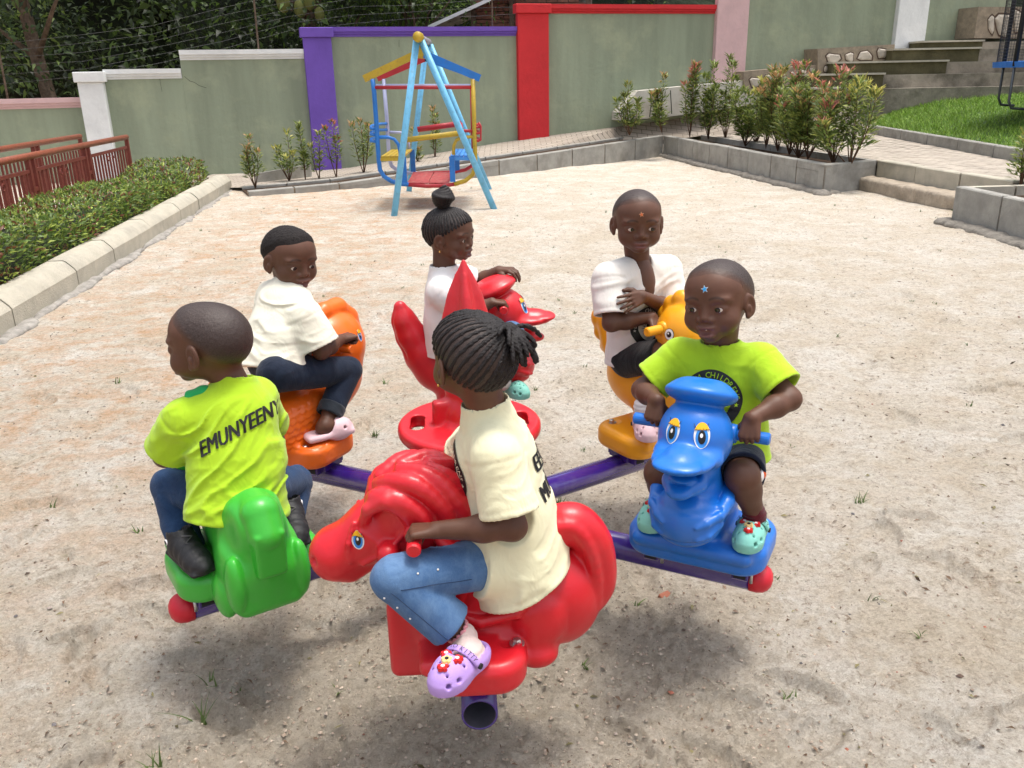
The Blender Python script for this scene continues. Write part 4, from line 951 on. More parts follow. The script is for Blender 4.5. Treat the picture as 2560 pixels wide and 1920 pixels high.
    for k, z in enumerate((865, 915, 970)): bar([A(195, z+5), A(155, z), A(160, z-18, y1+.3), A(230, z-35, y2-.3), A(290, z-38, y2)], .02, M_b, 'back_rail')
    for k, z in enumerate((855, 905, 965)): bar([A(1015, z+5), A(1050, z), A(1065, z-4, y1+.4), A(1040, z-20, y2-.2), A(1000, z-20, y2)], .018, M_r, 'back_rail')
    bar([A(1050, 815), A(1068, 850), A(1068, 960), A(1040, 975)], .014, M_r, 'back_rail')
swing()
print('setting built', time.time()-T0)
# ================================================================== THE SPRING CAROUSEL WITH SIX SEATS
HUB = np.array([-.14, 2.59, 0]); RS = .76
def plastic(name, c, r=.34):
    return mat(name, c, r, .05, 3, bump=.0012, bs=26, spec=.5, sss=0, dirt=tuple(.55*x+.12 for x in c), dirt_s=5, dirt_a=.22)
P_red = plastic('red_plastic', (.62, .012, .022)); P_blue = plastic('blue_plastic', (.008, .16, .62)); P_green = plastic('green_plastic', (.045, .42, .035))
P_orange = plastic('orange_plastic', (.86, .15, .008)); P_yellow = plastic('yellow_plastic', (.86, .36, .008)); P_redcap = plastic('red_cap', (.60, .012, .03), .45)
M_pipe = mat('purple_enamel', (.040, .014, .20), .22, .1, 6, spec=.6, coat=.5, dirt=(.14, .12, .18), dirt_s=16, dirt_a=.22); M_bolt = mat('bolt_steel', (.55, .55, .55), .3, .1, 9, metal=.9)
M_dark = mat('dark_hollow', (.01, .01, .012), .8); M_inpipe = mat('pipe_inside', (.02, .018, .03), .7, .3, 30)
M_ew = mat('decal_white', (.8, .8, .8), .3); M_eb = mat('decal_blue', (.03, .25, .7), .3); M_ek = mat('decal_black', (.008, .008, .01), .3); M_ey = mat('decal_yellow', (.85, .45, .01), .3)
car = empty('seat_carousel', tuple(HUB), 0, 'six seat spring carousel with moulded plastic animal seats on purple pipes', 'playground ride')
def rider_frame(arm):
    a = math.radians(arm); rad = np.array([math.cos(a), math.sin(a), 0]); fw = np.array([math.cos(a-math.pi/2), math.sin(a-math.pi/2), 0]); c = HUB+rad*RS
    return Matrix(((fw[0], rad[0], 0, c[0]), (fw[1], rad[1], 0, c[1]), (0, 0, 1, 0), (0, 0, 0, 1)))
def loc2w(M, p): A = np.array(M); return A[:3, :3] @ np.array(p, float)+A[:3, 3]
ARMS = dict(horse=-87, blue=-27, green=-147, orange=153, yellow=33, duck=93)
FR = {k: rider_frame(a) for k, a in ARMS.items()}
for _k, _s, _t in (('yellow', 0, .04), ('duck', 0, .04), ('orange', .045, .02), ('horse', 0, .02), ('green', -.01, .005), ('blue', 0, .015)): FR[_k].translation += FR[_k].col[0].to_3d()*_s+FR[_k].col[1].to_3d()*_t
def J(key, px, py, x=None, y=None):
    """point seen at (px, py) that lies in the plane local x = x or local y = y of a seat"""
    A = np.array(FR[key]); c = A[:3, 3]
    return atplane(px, py, c+A[:3, 0]*x, A[:3, 0]) if x is not None else atplane(px, py, c+A[:3, 1]*y, A[:3, 1])
def jl(key, *a, **k): q = np.linalg.inv(np.array(FR[key])) @ np.append(J(key, *a, **k), 1); return q[:3]
class Proj:
    """drops flat prints on to a finished surface"""
    def __init__(s, o):
        me = o.data; M = np.array(world_of(o)); v = np.empty(len(me.vertices)*3); me.vertices.foreach_get('co', v); v = v.reshape(-1, 3) @ M[:3, :3].T+M[:3, 3]
        s.t = BVHTree.FromPolygons([tuple(x) for x in v], [tuple(p.vertices) for p in me.polygons])
    def hit(s, p, d, maxd=.3):
        return s.t.ray_cast(Vector(p), Vector(d), maxd)
    def place(s, pts, d, eps):
        out = []
        for p in pts:
            h = s.hit(p, d); out.append(None if h[0] is None else np.array(h[0])-unit(d)*eps)
        return out
def decal(pr, par, o, d, up, layers, name='eye'):
    """layers: (material, function(t,r)->(u,v)) closed shapes centred on o, cast along d"""
    d = unit(d); up = np.array(up, float); up = unit(up-d*(up @ d)); rt = np.cross(d, up); V = []; F = []; FM = []; ms = []
    for li, (m, fn) in enumerate(layers):
        if m not in ms: ms.append(m)
        nr, na = 6, 36; pts = []
        for i in range(nr+1):
            for k in range(na):
                u, v = fn(2*math.pi*k/na, i/nr); pts.append(np.array(o)-d*.12+rt*u+up*v)
        hit = pr.place(pts, d, .0012+.0007*li)
        if any(h is None for h in hit):
            ok = [h for h in hit if h is not None]
            if not ok: continue
            q = np.mean(ok, 0); hit = [h if h is not None else p+d*((q-p) @ d) for h, p in zip(hit, pts)]
        b = len(V); V += hit
        for i in range(nr):
            for k in range(na):
                k2 = (k+1) % na; F.append((b+i*na+k, b+i*na+k2, b+(i+1)*na+k2, b+(i+1)*na+k)); FM.append(ms.index(m))
    o_ = meshobj(name, V, F, ms[0], par, True, mats=ms[1:], fm=FM); return o_
def elp(a, b, cu=0, cv=0, top=None):
    def f(t, r):
        u, v = a*math.cos(t)*r, b*math.sin(t)*r
        if top is not None and v < top: v = top+(v-top)*.05
        return u+cu, v+cv
    return f
def toon_eye(pr, par, o, d, s=1.0, up=(0, 0, 1), look=(0, 0), lash=True, lid=True):
    L_ = [(M_ew, elp(.017*s, .026*s)), (M_eb, elp(.013*s, .021*s, look[0]*s, look[1]*s-.001)), (M_ek, elp(.008*s, .014*s, look[0]*s, look[1]*s)), (M_ew, elp(.0032*s, .0045*s, look[0]*s-.001*s, look[1]*s+.004*s))]
    if not lid: L_ = [(M_ek, elp(.0235*s, .0235*s)), (M_ew, elp(.0215*s, .0215*s)), (M_ek, elp(.012*s, .012*s)), (M_ew, elp(.004*s, .004*s, -.003*s, .004*s))]
    else: L_.append((M_ey, elp(.0165*s, .0255*s, 0, .0012*s, .0125*s)))
    e = decal(pr, par, o, d, up, L_)
    if lash and lid:
        dd = unit(d); upv = np.array(up, float); upv = unit(upv-dd*(upv @ dd)); rt = np.cross(dd, upv); mb = MB()
        for k in (-1, -.4, .2, .8):
            a = np.array(o)-dd*.12+rt*(k*.011*s)+upv*.0128*s; b = a+rt*k*.006*s+upv*.011*s; h = pr.place([a, b], dd, .003)
            if h[0] is not None and h[1] is not None: mb.tube(h, [.0012*s, .0005*s], 4)
        h = pr.place([np.array(o)-dd*.12+rt*u*s+upv*.0125*s for u in np.linspace(-.0155, .0155, 8)], dd, .003)
        h = [x for x in h if x is not None]
        if len(h) > 2: mb.tube(h, .0011*s, 4)
        if mb.V: mb.build('lash', M_ek, par, True)
    return e
def groove(P, pts, w, depth):
    """distance displacement: a groove (depth>0) or ridge (depth<0) along a polyline"""
    d = np.full(len(P), 9.)
    for a, b in zip(pts[:-1], pts[1:]):
        a = np.array(a, float); b = np.array(b, float); ab = b-a; q = P-a; t = np.clip((q @ ab)/(ab @ ab), 0, 1); d = np.minimum(d, np.linalg.norm(q-t[:, None]*ab, axis=1))
    return depth*np.exp(-(d/w)**2)
def base_plate(v, x0=-.15, x1=.15, w=.19):
    v.op(lambda P: (lambda q: np.linalg.norm(np.maximum(q, 0), axis=-1)+np.minimum(q.max(-1), 0)-.028)(
        np.stack([np.linalg.norm(np.maximum(np.abs(P[..., :2]-np.array([(x0+x1)/2, .0]))-np.array([(x1-x0)/2-.075, w-.075]), 0), axis=-1)-.047, np.abs(P[..., 2]-.374)-.014], -1)), (x0, -w, .33), (x1, w, .42), .02)
    for y in (-.125, .125):
        v.ell((x0*.62, y, .425), (.028, .028, .022), .006, 's')
VX = .0046
def rider(key, m, build_fn, label, lo=(-.45, -.26, .2), hi=(.5, .26, .95), pw=.20, px=(-.13, .135), sx=1.0, eye_fn=None, handle=None, disp=None, hole=True):
    M = FR[key]; v = Vol(lo, hi, VX); base_plate(v, px[0], px[1], pw); build_fn(v)
    if disp is not None: v.disp(disp, .02)
    Ms = M @ Matrix.Diagonal((sx, 1, 1, 1)); o = volobj('animal_seat', v, m, car, Ms, it=1); o['label'] = label; pr = Proj(o)
    if handle:
        hx, hz, hw = handle; print(key, 'handle', round(hx, 3), round(hz, 3)); A, B = loc2w(M, (hx, -hw, hz)), loc2w(M, (hx, hw, hz))
        for s in (-1, 1):
            a = loc2w(M, (hx, s*.03, hz)); b = loc2w(M, (hx, s*hw, hz)); t = unit(b-a)
            MB().tube([a, b-t*.004, b], [.0165, .0165, .0135], 18).build('handle', m, o, False) and None
            autosmooth(bpy.data.objects[[x.name for x in o.children][-1]], 50) if False else None
            MB().tube([loc2w(M, (hx, s*.07, hz)), loc2w(M, (hx, s*.098, hz)), loc2w(M, (hx, s*.102, hz))], [.027, .025, .018], 18).build('handle_collar', m, o, True)
    for y in (-.125, .125):
        c = loc2w(M, (-.093, y, .405)); MB().tube([c, c+[0, 0, .004]], .018, 16).build('washer', M_bolt, o); MB().tube([c+[0, 0, .004], c+[0, 0, .012], c+[0, 0, .014]], [.011, .011, .007], 6).build('bolt', M_bolt, o)
    if eye_fn: eye_fn(pr, o, Ms)
    return o, pr
def eyes_at(pts, s, look=(0, 0), lid=True):
    def f(pr, o, M):
        A = np.array(M)[:3, :3]
        for p, d in pts: toon_eye(pr, o, loc2w(M, p), A @ np.array(d, float), s, A @ np.array((0, 0, 1.)), look, True, lid)
    return f
# --- horse
def horse(v):
    v.ell((-.06, 0, .46), (.22, .095, .13), .03)                       # barrel
    v.box((.03, 0, .43), (.11, .075, .08), .04, .03)
    v.box((.16, 0, .395), (.062, .085, .105), .022, .03)                 # front block
    v.cone((.09, 0, .48), (.13, 0, .64), .105, .09, .04, flat=((0, 1, 0), .85))
    v.cone((.12, 0, .69), (.24, 0, .655), .085, .074, .03, flat=((0, 1, 0), .9))
    v.cone((.24, 0, .655), (.335, 0, .60), .072, .062, .02)
    v.ell((.345, 0, .595), (.066, .066, .066), .015)                    # muzzle
    v.cone((.31, 0, .555), (.26, 0, .58), .035, .03, .02)
    v.ell((.13, 0, .722), (.120, .088, .098), .02); v.ell((.03, 0, .645), (.075, .086, .11), .02)
    R7 = [.019, .022, .024, .023, .017]
    for s in (-1, 1):
        for pts in ([(.235, .03, .775), (.215, .062, .80), (.165, .078, .80), (.115, .082, .765), (.10, .085, .72)], [(.215, .02, .815), (.165, .055, .835), (.11, .07, .825), (.06, .075, .775), (.045, .08, .72)],
                    [(.16, .015, .845), (.10, .045, .845), (.045, .06, .81), (.005, .068, .745), (-.005, .07, .68)], [(.09, .015, .845), (.03, .035, .815), (-.015, .05, .755), (-.035, .06, .69), (-.03, .065, .62)],
                    [(.07, .08, .70), (.035, .088, .66), (.02, .088, .61), (.03, .088, .56), (.05, .086, .52)], [(.02, .078, .66), (-.01, .078, .62), (-.015, .08, .57), (.0, .08, .53), (.03, .082, .50)]):
            q_ = sp([(x+.008, s*y, z-.034) for x, y, z in pts]); v.chain(q_, [.012+.011*math.sin(math.pi*(.15+.75*i/13)) for i in range(14)], .006)
        v.chain([(.262, s*.052, .70), (.245, s*.074, .745), (.20, s*.086, .768), (.155, s*.086, .735), (.135, s*.084, .68)], [.013, .015, .016, .015, .012], .008)   # forelock arch
        v.cone((.205, s*.06, .640), (.205, s*.092, .640), .028, .026, .006)  # cheek disc
        v.chain([(.205, s*.075, .640), (.27, s*.066, .685)], [.007, .006], .006); v.chain([(.205, s*.078, .640), (.16, s*.084, .69)], [.007, .006], .006); v.chain([(.21, s*.074, .635), (.27, s*.064, .60)], [.007]*2, .006)
        v.chain([(.285, s*.052, .70), (.300, s*.066, .655), (.300, s*.062, .61)], [.007]*3, .006)
        v.ell((.392, s*.044, .60), (.009, .012, .009), .008, 's')          # nostril
        v.ell((.08, s*.11, .50), (.10, .02, .05), .02, 's')               # thigh recess
        v.ell((-.150, s*.088, .435), (.062, .030, .072), .006); v.ell((-.15, s*.085, .350), (.055, .04, .035), .02)
        v.chain([(-.20, s*.045, .60), (-.17, s*.085, .535), (-.10, s*.105, .475), (-.01, s*.105, .455), (.05, s*.09, .47)], [.013]*5, .006)   # saddle rim
    v.ell((-.05, 0, .63), (.12, .085, .07), .05, 's')                   # seat dip
    v.ell((-.215, 0, .455), (.112, .095, .130), .03)
    v.chain([*sp([(-.165, 0, .57), (-.205, 0, .635), (-.26, 0, .645), (-.305, 0, .59), (-.325, 0, .50), (-.315, 0, .44)])], [.044]*5+[.043]*4+[.040, .037, .034, .031, .028], .02, flat=((0, 1, 0), 1.0))
    for s in (-1, 1): v.chain(sp([(-.19, s*.034, .655), (-.25, s*.038, .655), (-.288, s*.041, .60), (-.305, s*.038, .52), (-.306, s*.032, .44)]), [.017]*14, .007)
    v.box((.10, 0, .395), (.04, .2, .02), .02, .02)
def horse_d(P):
    g = np.zeros(len(P))
    for s in (-1, 1): g += groove(P, [(.02, s*.09, .43), (-.06, s*.10, .44), (-.14, s*.10, .49)], .008, .004)
    return g
_h = jl('horse', 893, 1192, y=.172); rider('horse', P_red, horse, 'red horse seat with curly mane nearest the camera', eye_fn=eyes_at([((.275, .06, .665), (-.1, -1, 0)), ((.275, -.06, .665), (-.1, 1, 0))], .86), handle=(_h[0], _h[2], .172), disp=horse_d, pw=.225, px=(-.12, .12), sx=.945)
# --- duck (used for the blue and one red seat)
def duck(v):
    v.box((.0, 0, .44), (.12, .07, .07), .03, .03); v.ell((-.03, 0, .51), (.19, .088, .105), .04)
    v.chain([(-.12, 0, .52), (-.18, 0, .58), (-.225, 0, .665), (-.25, 0, .73), (-.262, 0, .785)], [.085, .072, .058, .046, .026], .03, flat=((0, 1, 0), .85))
    v.ell((-.04, 0, .665), (.11, .10, .08), .04, 's')
    v.cone((.10, 0, .52), (.14, 0, .68), .085, .06, .03)
    v.ell((.180, 0, .525), (.098, .096, .082), .010); v.cone((.14, 0, .60), (.16, 0, .66), .065, .06, .02)
    v.ell((.150, 0, .745), (.100, .098, .105), .02)
    c = math.cos(.38); s_ = math.sin(.38); R_ = np.array([(c, 0, -s_), (0, 1, 0), (s_, 0, c)])
    v.ell((.112, 0, .852), (.100, .096, .034), .010, M=R_); v.ell((.105, 0, .860), (.085, .08, .036), .01, M=R_)
    v.ell((.09, 0, .912), (.06, .055, .020), .015, 's', M=R_)
    v.ell((.255, 0, .722), (.090, .082, .024), .018); v.ell((.325, 0, .730), (.040, .062, .014), .015); v.ell((.215, 0, .715), (.045, .092, .036), .02); v.ell((.27, 0, .742), (.05, .035, .018), .02)
    v.chain([(.16, 0, .655), (.235, 0, .645), (.285, 0, .640)], [.062, .056, .034], .02, flat=((0, 0, 1), .55))
    v.ell((.275, 0, .682), (.080, .056, .024), .005, 's'); v.ell((.255, 0, .668), (.035, .036, .010), .006)
    for q in (-1, 1):
        v.chain([(.08, q*.080, .585), (.15, q*.096, .570), (.205, q*.088, .555)], [.020, .020, .017], .006)
        v.chain([(.205, q*.088, .555), (.245, q*.066, .545), (.268, q*.045, .538)], [.014, .011, .006], .005); v.chain([(.200, q*.090, .53), (.240, q*.072, .508), (.262, q*.05, .500)], [.013, .010, .006], .005)
        v.ell((.02, q*.12, .50), (.08, .03, .07), .02, 's')
    v.box((.10, 0, .40), (.055, .17, .02), .02, .02)
def duck_d(P):
    g = groove(P, [(.20, -.09, .568), (.25, -.05, .573), (.268, 0, .575), (.25, .05, .573), (.20, .09, .568)], .006, .010)+groove(P, [(.19, -.09, .500), (.24, -.055, .488), (.262, 0, .483), (.24, .055, .488), (.19, .09, .500)], .006, .010)
    for y in (-.02, .02): g += groove(P, [(-.15, y*1.8, .50), (-.24, y*1.8, .58), (-.29, y, .68), (-.29, y, .78)], .006, .005)
    return g
duck_eyes = eyes_at([((.24, .040, .785), (-1, -.32, -.1)), ((.24, -.040, .785), (-1, .32, -.1))], 1.22, (0, -.003))
rider('blue', P_blue, duck, 'blue duck seat with a round cap', eye_fn=duck_eyes, handle=(.105, .750, .185), disp=duck_d)
rider('duck', P_red, duck, 'red duck seat with a round cap facing right', eye_fn=duck_eyes, handle=(lambda q: (q[0], q[2], .165))(jl('duck', 1088, 672, y=-.165)), disp=duck_d)
def roty_(a): c, s = math.cos(a), math.sin(a); return np.array([(c, 0, s), (0, 1, 0), (-s, 0, c)])
# --- green one, seen from behind
def eleph(v):
    v.box((.0, 0, .43), (.13, .075, .06), .03, .03); v.ell((-.05, 0, .50), (.18, .095, .11), .04)
    v.ell((-.17, 0, .455), (.105, .108, .125), .04); v.box((-.165, 0, .40), (.095, .095, .075), .035, .03)
    v.chain([(-.10, 0, .52), (-.17, 0, .565), (-.205, 0, .565)], [.08, .078, .074], .03)
    v.chain([(-.17, 0, .615), (-.235, 0, .615), (-.268, 0, .565)], [.040, .044, .042], .004, flat=((0, 1, 0), 1.12))
    v.box((-.270, 0, .520), (.028, .040, .066), .010, .003, M=roty_(-.10))
    for s in (-1, 1):
        v.ell((-.16, s*.098, .37), (.06, .030, .065), .006); v.ell((-.235, s*.085, .43), (.040, .026, .085), .006); v.ell((-.21, s*.098, .575), (.06, .026, .055), .03, 's')
        v.ell((.19, s*.09, .64), (.04, .025, .06), .02)
    v.ell((-.03, 0, .66), (.10, .10, .08), .04, 's'); v.cone((.1, 0, .50), (.15, 0, .60), .085, .08, .03); v.ell((.17, 0, .65), (.09, .085, .085), .03)
    v.chain([(.22, 0, .66), (.28, 0, .61), (.30, 0, .52), (.33, 0, .47)], [.05, .042, .034, .028], .02); v.box((.12, 0, .395), (.05, .18, .02), .02, .02)
rider('green', P_green, eleph, 'green elephant seat seen from behind with its tail curled down', handle=(.12, .70, .17))
# --- orange fish
def fish(v):
    v.box((.02, 0, .43), (.17, .085, .06), .04, .04); v.ell((-.02, 0, .49), (.24, .10, .105), .04); v.box((-.03, 0, .47), (.17, .085, .085), .05, .04)
    v.ell((-.03, 0, .655), (.13, .11, .07), .04, 's')
    v.chain([(.14, 0, .46), (.25, 0, .56), (.27, 0, .66)], [.10, .115, .125], .04, flat=((0, 1, 0), .85)); v.ell((.265, 0, .685), (.140, .112, .130), .03)
    v.chain([(.16, 0, .80), (.23, 0, .822), (.31, 0, .818), (.375, 0, .765), (.405, 0, .68), (.395, 0, .58), (.345, 0, .48)], [.025, .034, .038, .038, .036, .032, .022], .010)
    for s in (-1, 1): v.ell((.37, s*.03, .66), (.03, .03, .02), .01); v.ell((.16, s*.1, .50), (.06, .02, .06), .02, 's')
    v.chain([(-.22, 0, .50), (-.30, 0, .60), (-.34, 0, .70)], [.07, .05, .04], .03, flat=((0, 1, 0), .6))
def scales(P):
    x, z = P[:, 0], P[:, 2]; best = np.full(len(P), -.25); R_ = .0265; dz_ = .0215
    for k in (-1, 0, 1):                                        # upper rows overlap the rows below them
        row = np.floor(z/dz_)+k; cz = row*dz_+dz_*.5; off = (row % 2)*.019; cx = np.round((x-off)/.038)*.038+off; d = np.hypot(x-cx, z-cz)/R_; best = np.where(d < 1, .15+.75*(cz-z)/R_, best)
    w = np.exp(-(((x+.02)/.18)**4))*np.exp(-(((z-.485)/.085)**4))*(np.abs(P[:, 1]) > .05)
    return -best*.0085*w
rider('orange', P_orange, fish, 'orange fish seat with moulded scales', handle=(.19, .70, .15), disp=scales, eye_fn=eyes_at([((.30, -.1, .72), (-.1, 1, 0)), ((.30, .1, .72), (-.1, -1, 0))], .9))
# --- yellow sea horse
def seahorse(v):
    v.chain([(.0, 0, .39), (.005, 0, .46), (-.02, 0, .53)], [.10, .062, .085], .03, flat=((0, 1, 0), .8)); v.box((.05, 0, .40), (.09, .06, .04), .03, .03)
    v.ell((-.06, 0, .565), (.185, .098, .125), .035); v.cone((.05, 0, .55), (.11, 0, .70), .08, .062, .04); v.cone((.10, 0, .48), (.13, 0, .60), .06, .06, .03)
    v.ell((.15, 0, .79), (.115, .10, .115), .03); v.chain([(.22, 0, .785), (.29, 0, .765), (.325, 0, .765)], [.05, .036, .042], .02)
    for x, z, r_ in ((.17, .895, .035), (.12, .905, .038), (.075, .88, .036), (.045, .84, .034), (.03, .79, .03)): v.ell((x, 0, z), (r_, r_*.8, r_), .012)
    v.ell((-.04, 0, .715), (.11, .10, .08), .04, 's')
    v.chain([(-.17, 0, .60), (-.245, 0, .66), (-.275, 0, .74)], [.065, .052, .055], .02, flat=((0, 1, 0), .7))
    for x, z, r_ in ((-.285, .80, .050), (-.325, .745, .045), (-.320, .69, .034), (-.29, .64, .028), (-.265, .60, .022)): v.ell((x, 0, z), (r_, r_*.7, r_), .012)
    v.box((.10, 0, .392), (.05, .17, .02), .02, .02)
rider('yellow', P_yellow, seahorse, 'golden yellow sea horse seat with a crested head', eye_fn=eyes_at([((.165, .09, .81), (-.25, -1, 0)), ((.165, -.09, .81), (-.25, 1, 0))], .85, lid=False), handle=(lambda q: (q[0], q[2], .165))(jl('yellow', 1396, 718, y=-.165)))
# --- centre: slotted disc with pointed crossed fins, column, spring and pipes
v = Vol((-.28, -.28, .42), (.28, .28, 1.16), .006)
def disc_f(P):
    r_ = np.hypot(P[..., 0], P[..., 1]); q = np.stack([r_-.215, np.abs(P[..., 2]-.585)-.006], -1); return np.linalg.norm(np.maximum(q, 0), axis=-1)+np.minimum(q.max(-1), 0)-.016
v.op(disc_f, (-.24, -.24, .55), (.24, .24, .62), .01)
for k in range(4):
    a = math.radians(45+90*k+0); c, s_ = math.cos(a), math.sin(a)
for k in range(4):
    a = math.radians(-5+90*k); v.cone((.172*math.cos(a-.24), .172*math.sin(a-.24), .585), (.172*math.cos(a+.24), .172*math.sin(a+.24), .585), .027, .027, .008, 's')
v.cone((0, 0, .56), (0, 0, .63), .135, .085, .02); v.cone((0, 0, .5), (0, 0, .58), .08, .08, .02)
def leaf(P, ax):
    w = np.abs(P[..., ax]); t = np.abs(P[..., 1-ax]); z = P[..., 2]; zz_ = np.clip((z-.60)/.53, 0, 1); prof = np.interp(zz_, [0, .2, .42, .62, .8, .92, 1], [.060, .074, .092, .080, .055, .028, .003])
    th = np.interp(zz_, [0, .3, .7, 1], [.045, .05, .032, .003]); return np.maximum(np.maximum((np.hypot(w/np.maximum(prof, .003), t/np.maximum(th, .003))-1)*np.minimum(prof, th)*.8, z-1.131), .56-z)
v.op(lambda P: leaf(P, 0), (-.09, -.06, .56), (.09, .06, 1.135), .008)
v.op(lambda P: leaf(P, 1), (-.06, -.09, .56), (.06, .09, 1.135), .008)
for k in range(4):
    a = math.radians(k*90+12); c, s_ = math.cos(a), math.sin(a); v.box((c*.085, s_*.085, .635), (.035, .022, .055), .012, .01, M=np.array([(c, -s_, 0), (s_, c, 0), (0, 0, 1)]))
M0 = Matrix.Translation(Vector(HUB)) @ Matrix.Rotation(math.radians(8), 4, 'Z'); o = volobj('centre_piece', v, P_red, car, M0); o['label'] = 'red slotted disc with a pointed finned crown in the middle'
MB().tube([HUB+[0, 0, .30], HUB+[0, 0, .57]], .05, 24).build('column', M_pipe, car, True)
MB().tube([HUB+[0, 0, .235], HUB+[0, 0, .24], HUB+[0, 0, .33], HUB+[0, 0, .335]], [.10, .115, .115, .10], 32).build('hub', M_pipe, car, True)
sp = [HUB+[.095*math.cos(t), .095*math.sin(t), .02+.22*t/(math.pi*10)] for t in np.linspace(0, math.pi*10, 120)]
MB().tube(sp, .013, 8).build('spring', mat('black_spring', (.02, .02, .02), .4), car, True)
for k, a in ARMS.items():
    M = FR[k]; A_ = lambda x, y, z: loc2w(M, (x, y, z)); y1 = .165-(FR[k].translation-rider_frame(a).translation).dot(FR[k].col[1].to_3d()) if k != 'horse' else .20
    V = []; n = 28; inner = []
    for r_, ys in ((.042, (-RS+.08, y1)), (.037, (y1, y1-.25))):
        for y in ys:
            for i in range(n): t = 2*math.pi*i/n; V.append(A_(r_*math.cos(t), y, .272+r_*math.sin(t)))
    F = [(j*n+i, j*n+(i+1) % n, (j+1)*n+(i+1) % n, (j+1)*n+i) for j in range(3) for i in range(n)]; fm = [0]*n*2+[1]*n
    o = meshobj('pipe', V, F+[tuple(3*n+i for i in range(n))], M_pipe, car, True, mats=[M_inpipe], fm=fm+[1])
    MB().box(A_(0, -.01, .316), (.052, .160, .016), M.to_3x3(), .003).build('saddle_channel', M_pipe, car)
    for y in (-.13, .13):
        MB().box(A_(0, y, .314), (.078, .024, .018), M.to_3x3(), .003).build('bracket', M_pipe, car)
        for s in (-1, 1):
            MB().box(A_(s*.0795, y, .314), (.0012, .017, .011), M.to_3x3()).build('slot', M_dark, car); MB().tube([A_(s*.060, y+.03, .32), A_(s*.060, y+.03, .285)], .005, 8).build('bolt', M_bolt, car, True)
    if k != 'horse':
        ys = [(y1, .0435), (y1+.02, .044), (y1+.038, .040), (y1+.050, .032), (y1+.058, .019), (y1+.061, .002)]
        MB().tube([A_(0, y, .272) for y, r_ in ys], [r_ for y, r_ in ys], 24).build('end_cap', P_redcap, car, True)
print('ride built', time.time()-T0)
# ================================================================== THE SIX CHILDREN
def skinmat():
    m, N, B = newmat('skin'); v = N.world(); n = N.noise(35, 4, .6, v); n2 = N.noise(6, 3, .6, v)
    c = N.mix(n, (.085, .038, .023), (.135, .062, .037)); c = N.mix(N.ramp(n2, [(.45, (0, 0, 0)), (.75, (.5,)*3)]), c, (.155, .066, .040))
    lip = N.new('ShaderNodeAttribute', attribute_name='lip').outputs['Fac']; c = N.mix(lip, c, (.20, .085, .08))
    pale = N.new('ShaderNodeAttribute', attribute_name='palm').outputs['Fac']; c = N.mix(pale, c, (.30, .15, .10))
    br = N.new('ShaderNodeAttribute', attribute_name='brow').outputs['Fac']; c = N.mix(br, c, (.014, .009, .007)); N.link(c, B.inputs['Base Color'])
    B.inputs['Roughness'].default_value = .50; B.inputs['Specular IOR Level'].default_value = .36
    B.inputs['Subsurface Weight'].default_value = .12; B.inputs['Subsurface Radius'].default_value = (.012, .005, .003); B.inputs['Subsurface Scale'].default_value = .4
    N.link(N.bump(N.noise(420, 3, .6, v), .0008, .5), B.inputs['Normal']); return m
M_skin = skinmat()
def hairmat(name, c, bs, bd):
    m, N, B = newmat(name); v = N.world(); vo = N.new('ShaderNodeTexVoronoi', i_Scale=bs); N.link(v, vo.inputs['Vector']); n = N.noise(bs*.8, 3, .7, v)
    k = N.mix(N.ramp(vo.outputs['Distance'], [(.1, (1, 1, 1)), (.6, (0, 0, 0))]), tuple(x*.45 for x in c), tuple(x*1.5 for x in c)); N.link(k, B.inputs['Base Color'])
    B.inputs['Roughness'].default_value = .75; B.inputs['Specular IOR Level'].default_value = .25; b = N.bump(vo.outputs['Distance'], bd, -1); N.link(N.bump(n, bd, .8, b), B.inputs['Normal']); return m
def stubmat():
    m, N, B = newmat('shaved_stubble'); v = N.world(); e = N.new('ShaderNodeAttribute', attribute_name='edge').outputs['Fac']; n = N.noise(330, 4, .75, v); n2 = N.noise(90, 4, .7, v)
    k = N.mix(N.ramp(n, [(.38, (0, 0, 0)), (.62, (1, 1, 1))]), (.016, .011, .010), (.060, .041, .035)); k = N.mix(N.ramp(n2, [(.4, (0, 0, 0)), (.7, (.6,)*3)]), k, (.035, .023, .02))
    N.link(N.mix(e, (.110, .050, .030), k), B.inputs['Base Color']); B.inputs['Roughness'].default_value = .46; B.inputs['Specular IOR Level'].default_value = .42; bs_ = N.new('ShaderNodeBump', i_Distance=.0014); N.link(e, bs_.inputs['Strength']); N.link(n, bs_.inputs['Height']); N.link(bs_.outputs[0], B.inputs['Normal']); return m
M_hair = hairmat('short_curly_hair', (.020, .015, .014), 330, .003); M_stub = stubmat()
M_braid = mat('braided_hair', (.012, .009, .009), .5, .4, 220, bump=.002, bs=420, spec=.35); M_band = mat('white_bead', (.8, .8, .78), .3)
M_gold = mat('gold', (.8, .5, .14), .25, .05, metal=1); M_eyew = mat('eye_white', (.62, .56, .50), .15, .05, 60, spec=.5); M_iris = mat('iris', (.012, .006, .004), .08, spec=.6); M_teeth = mat('teeth', (.72, .68, .60), .25)
M_mouth = mat('mouth_inside', (.10, .02, .02), .4); M_tongue = mat('tongue', (.45, .14, .13), .35)
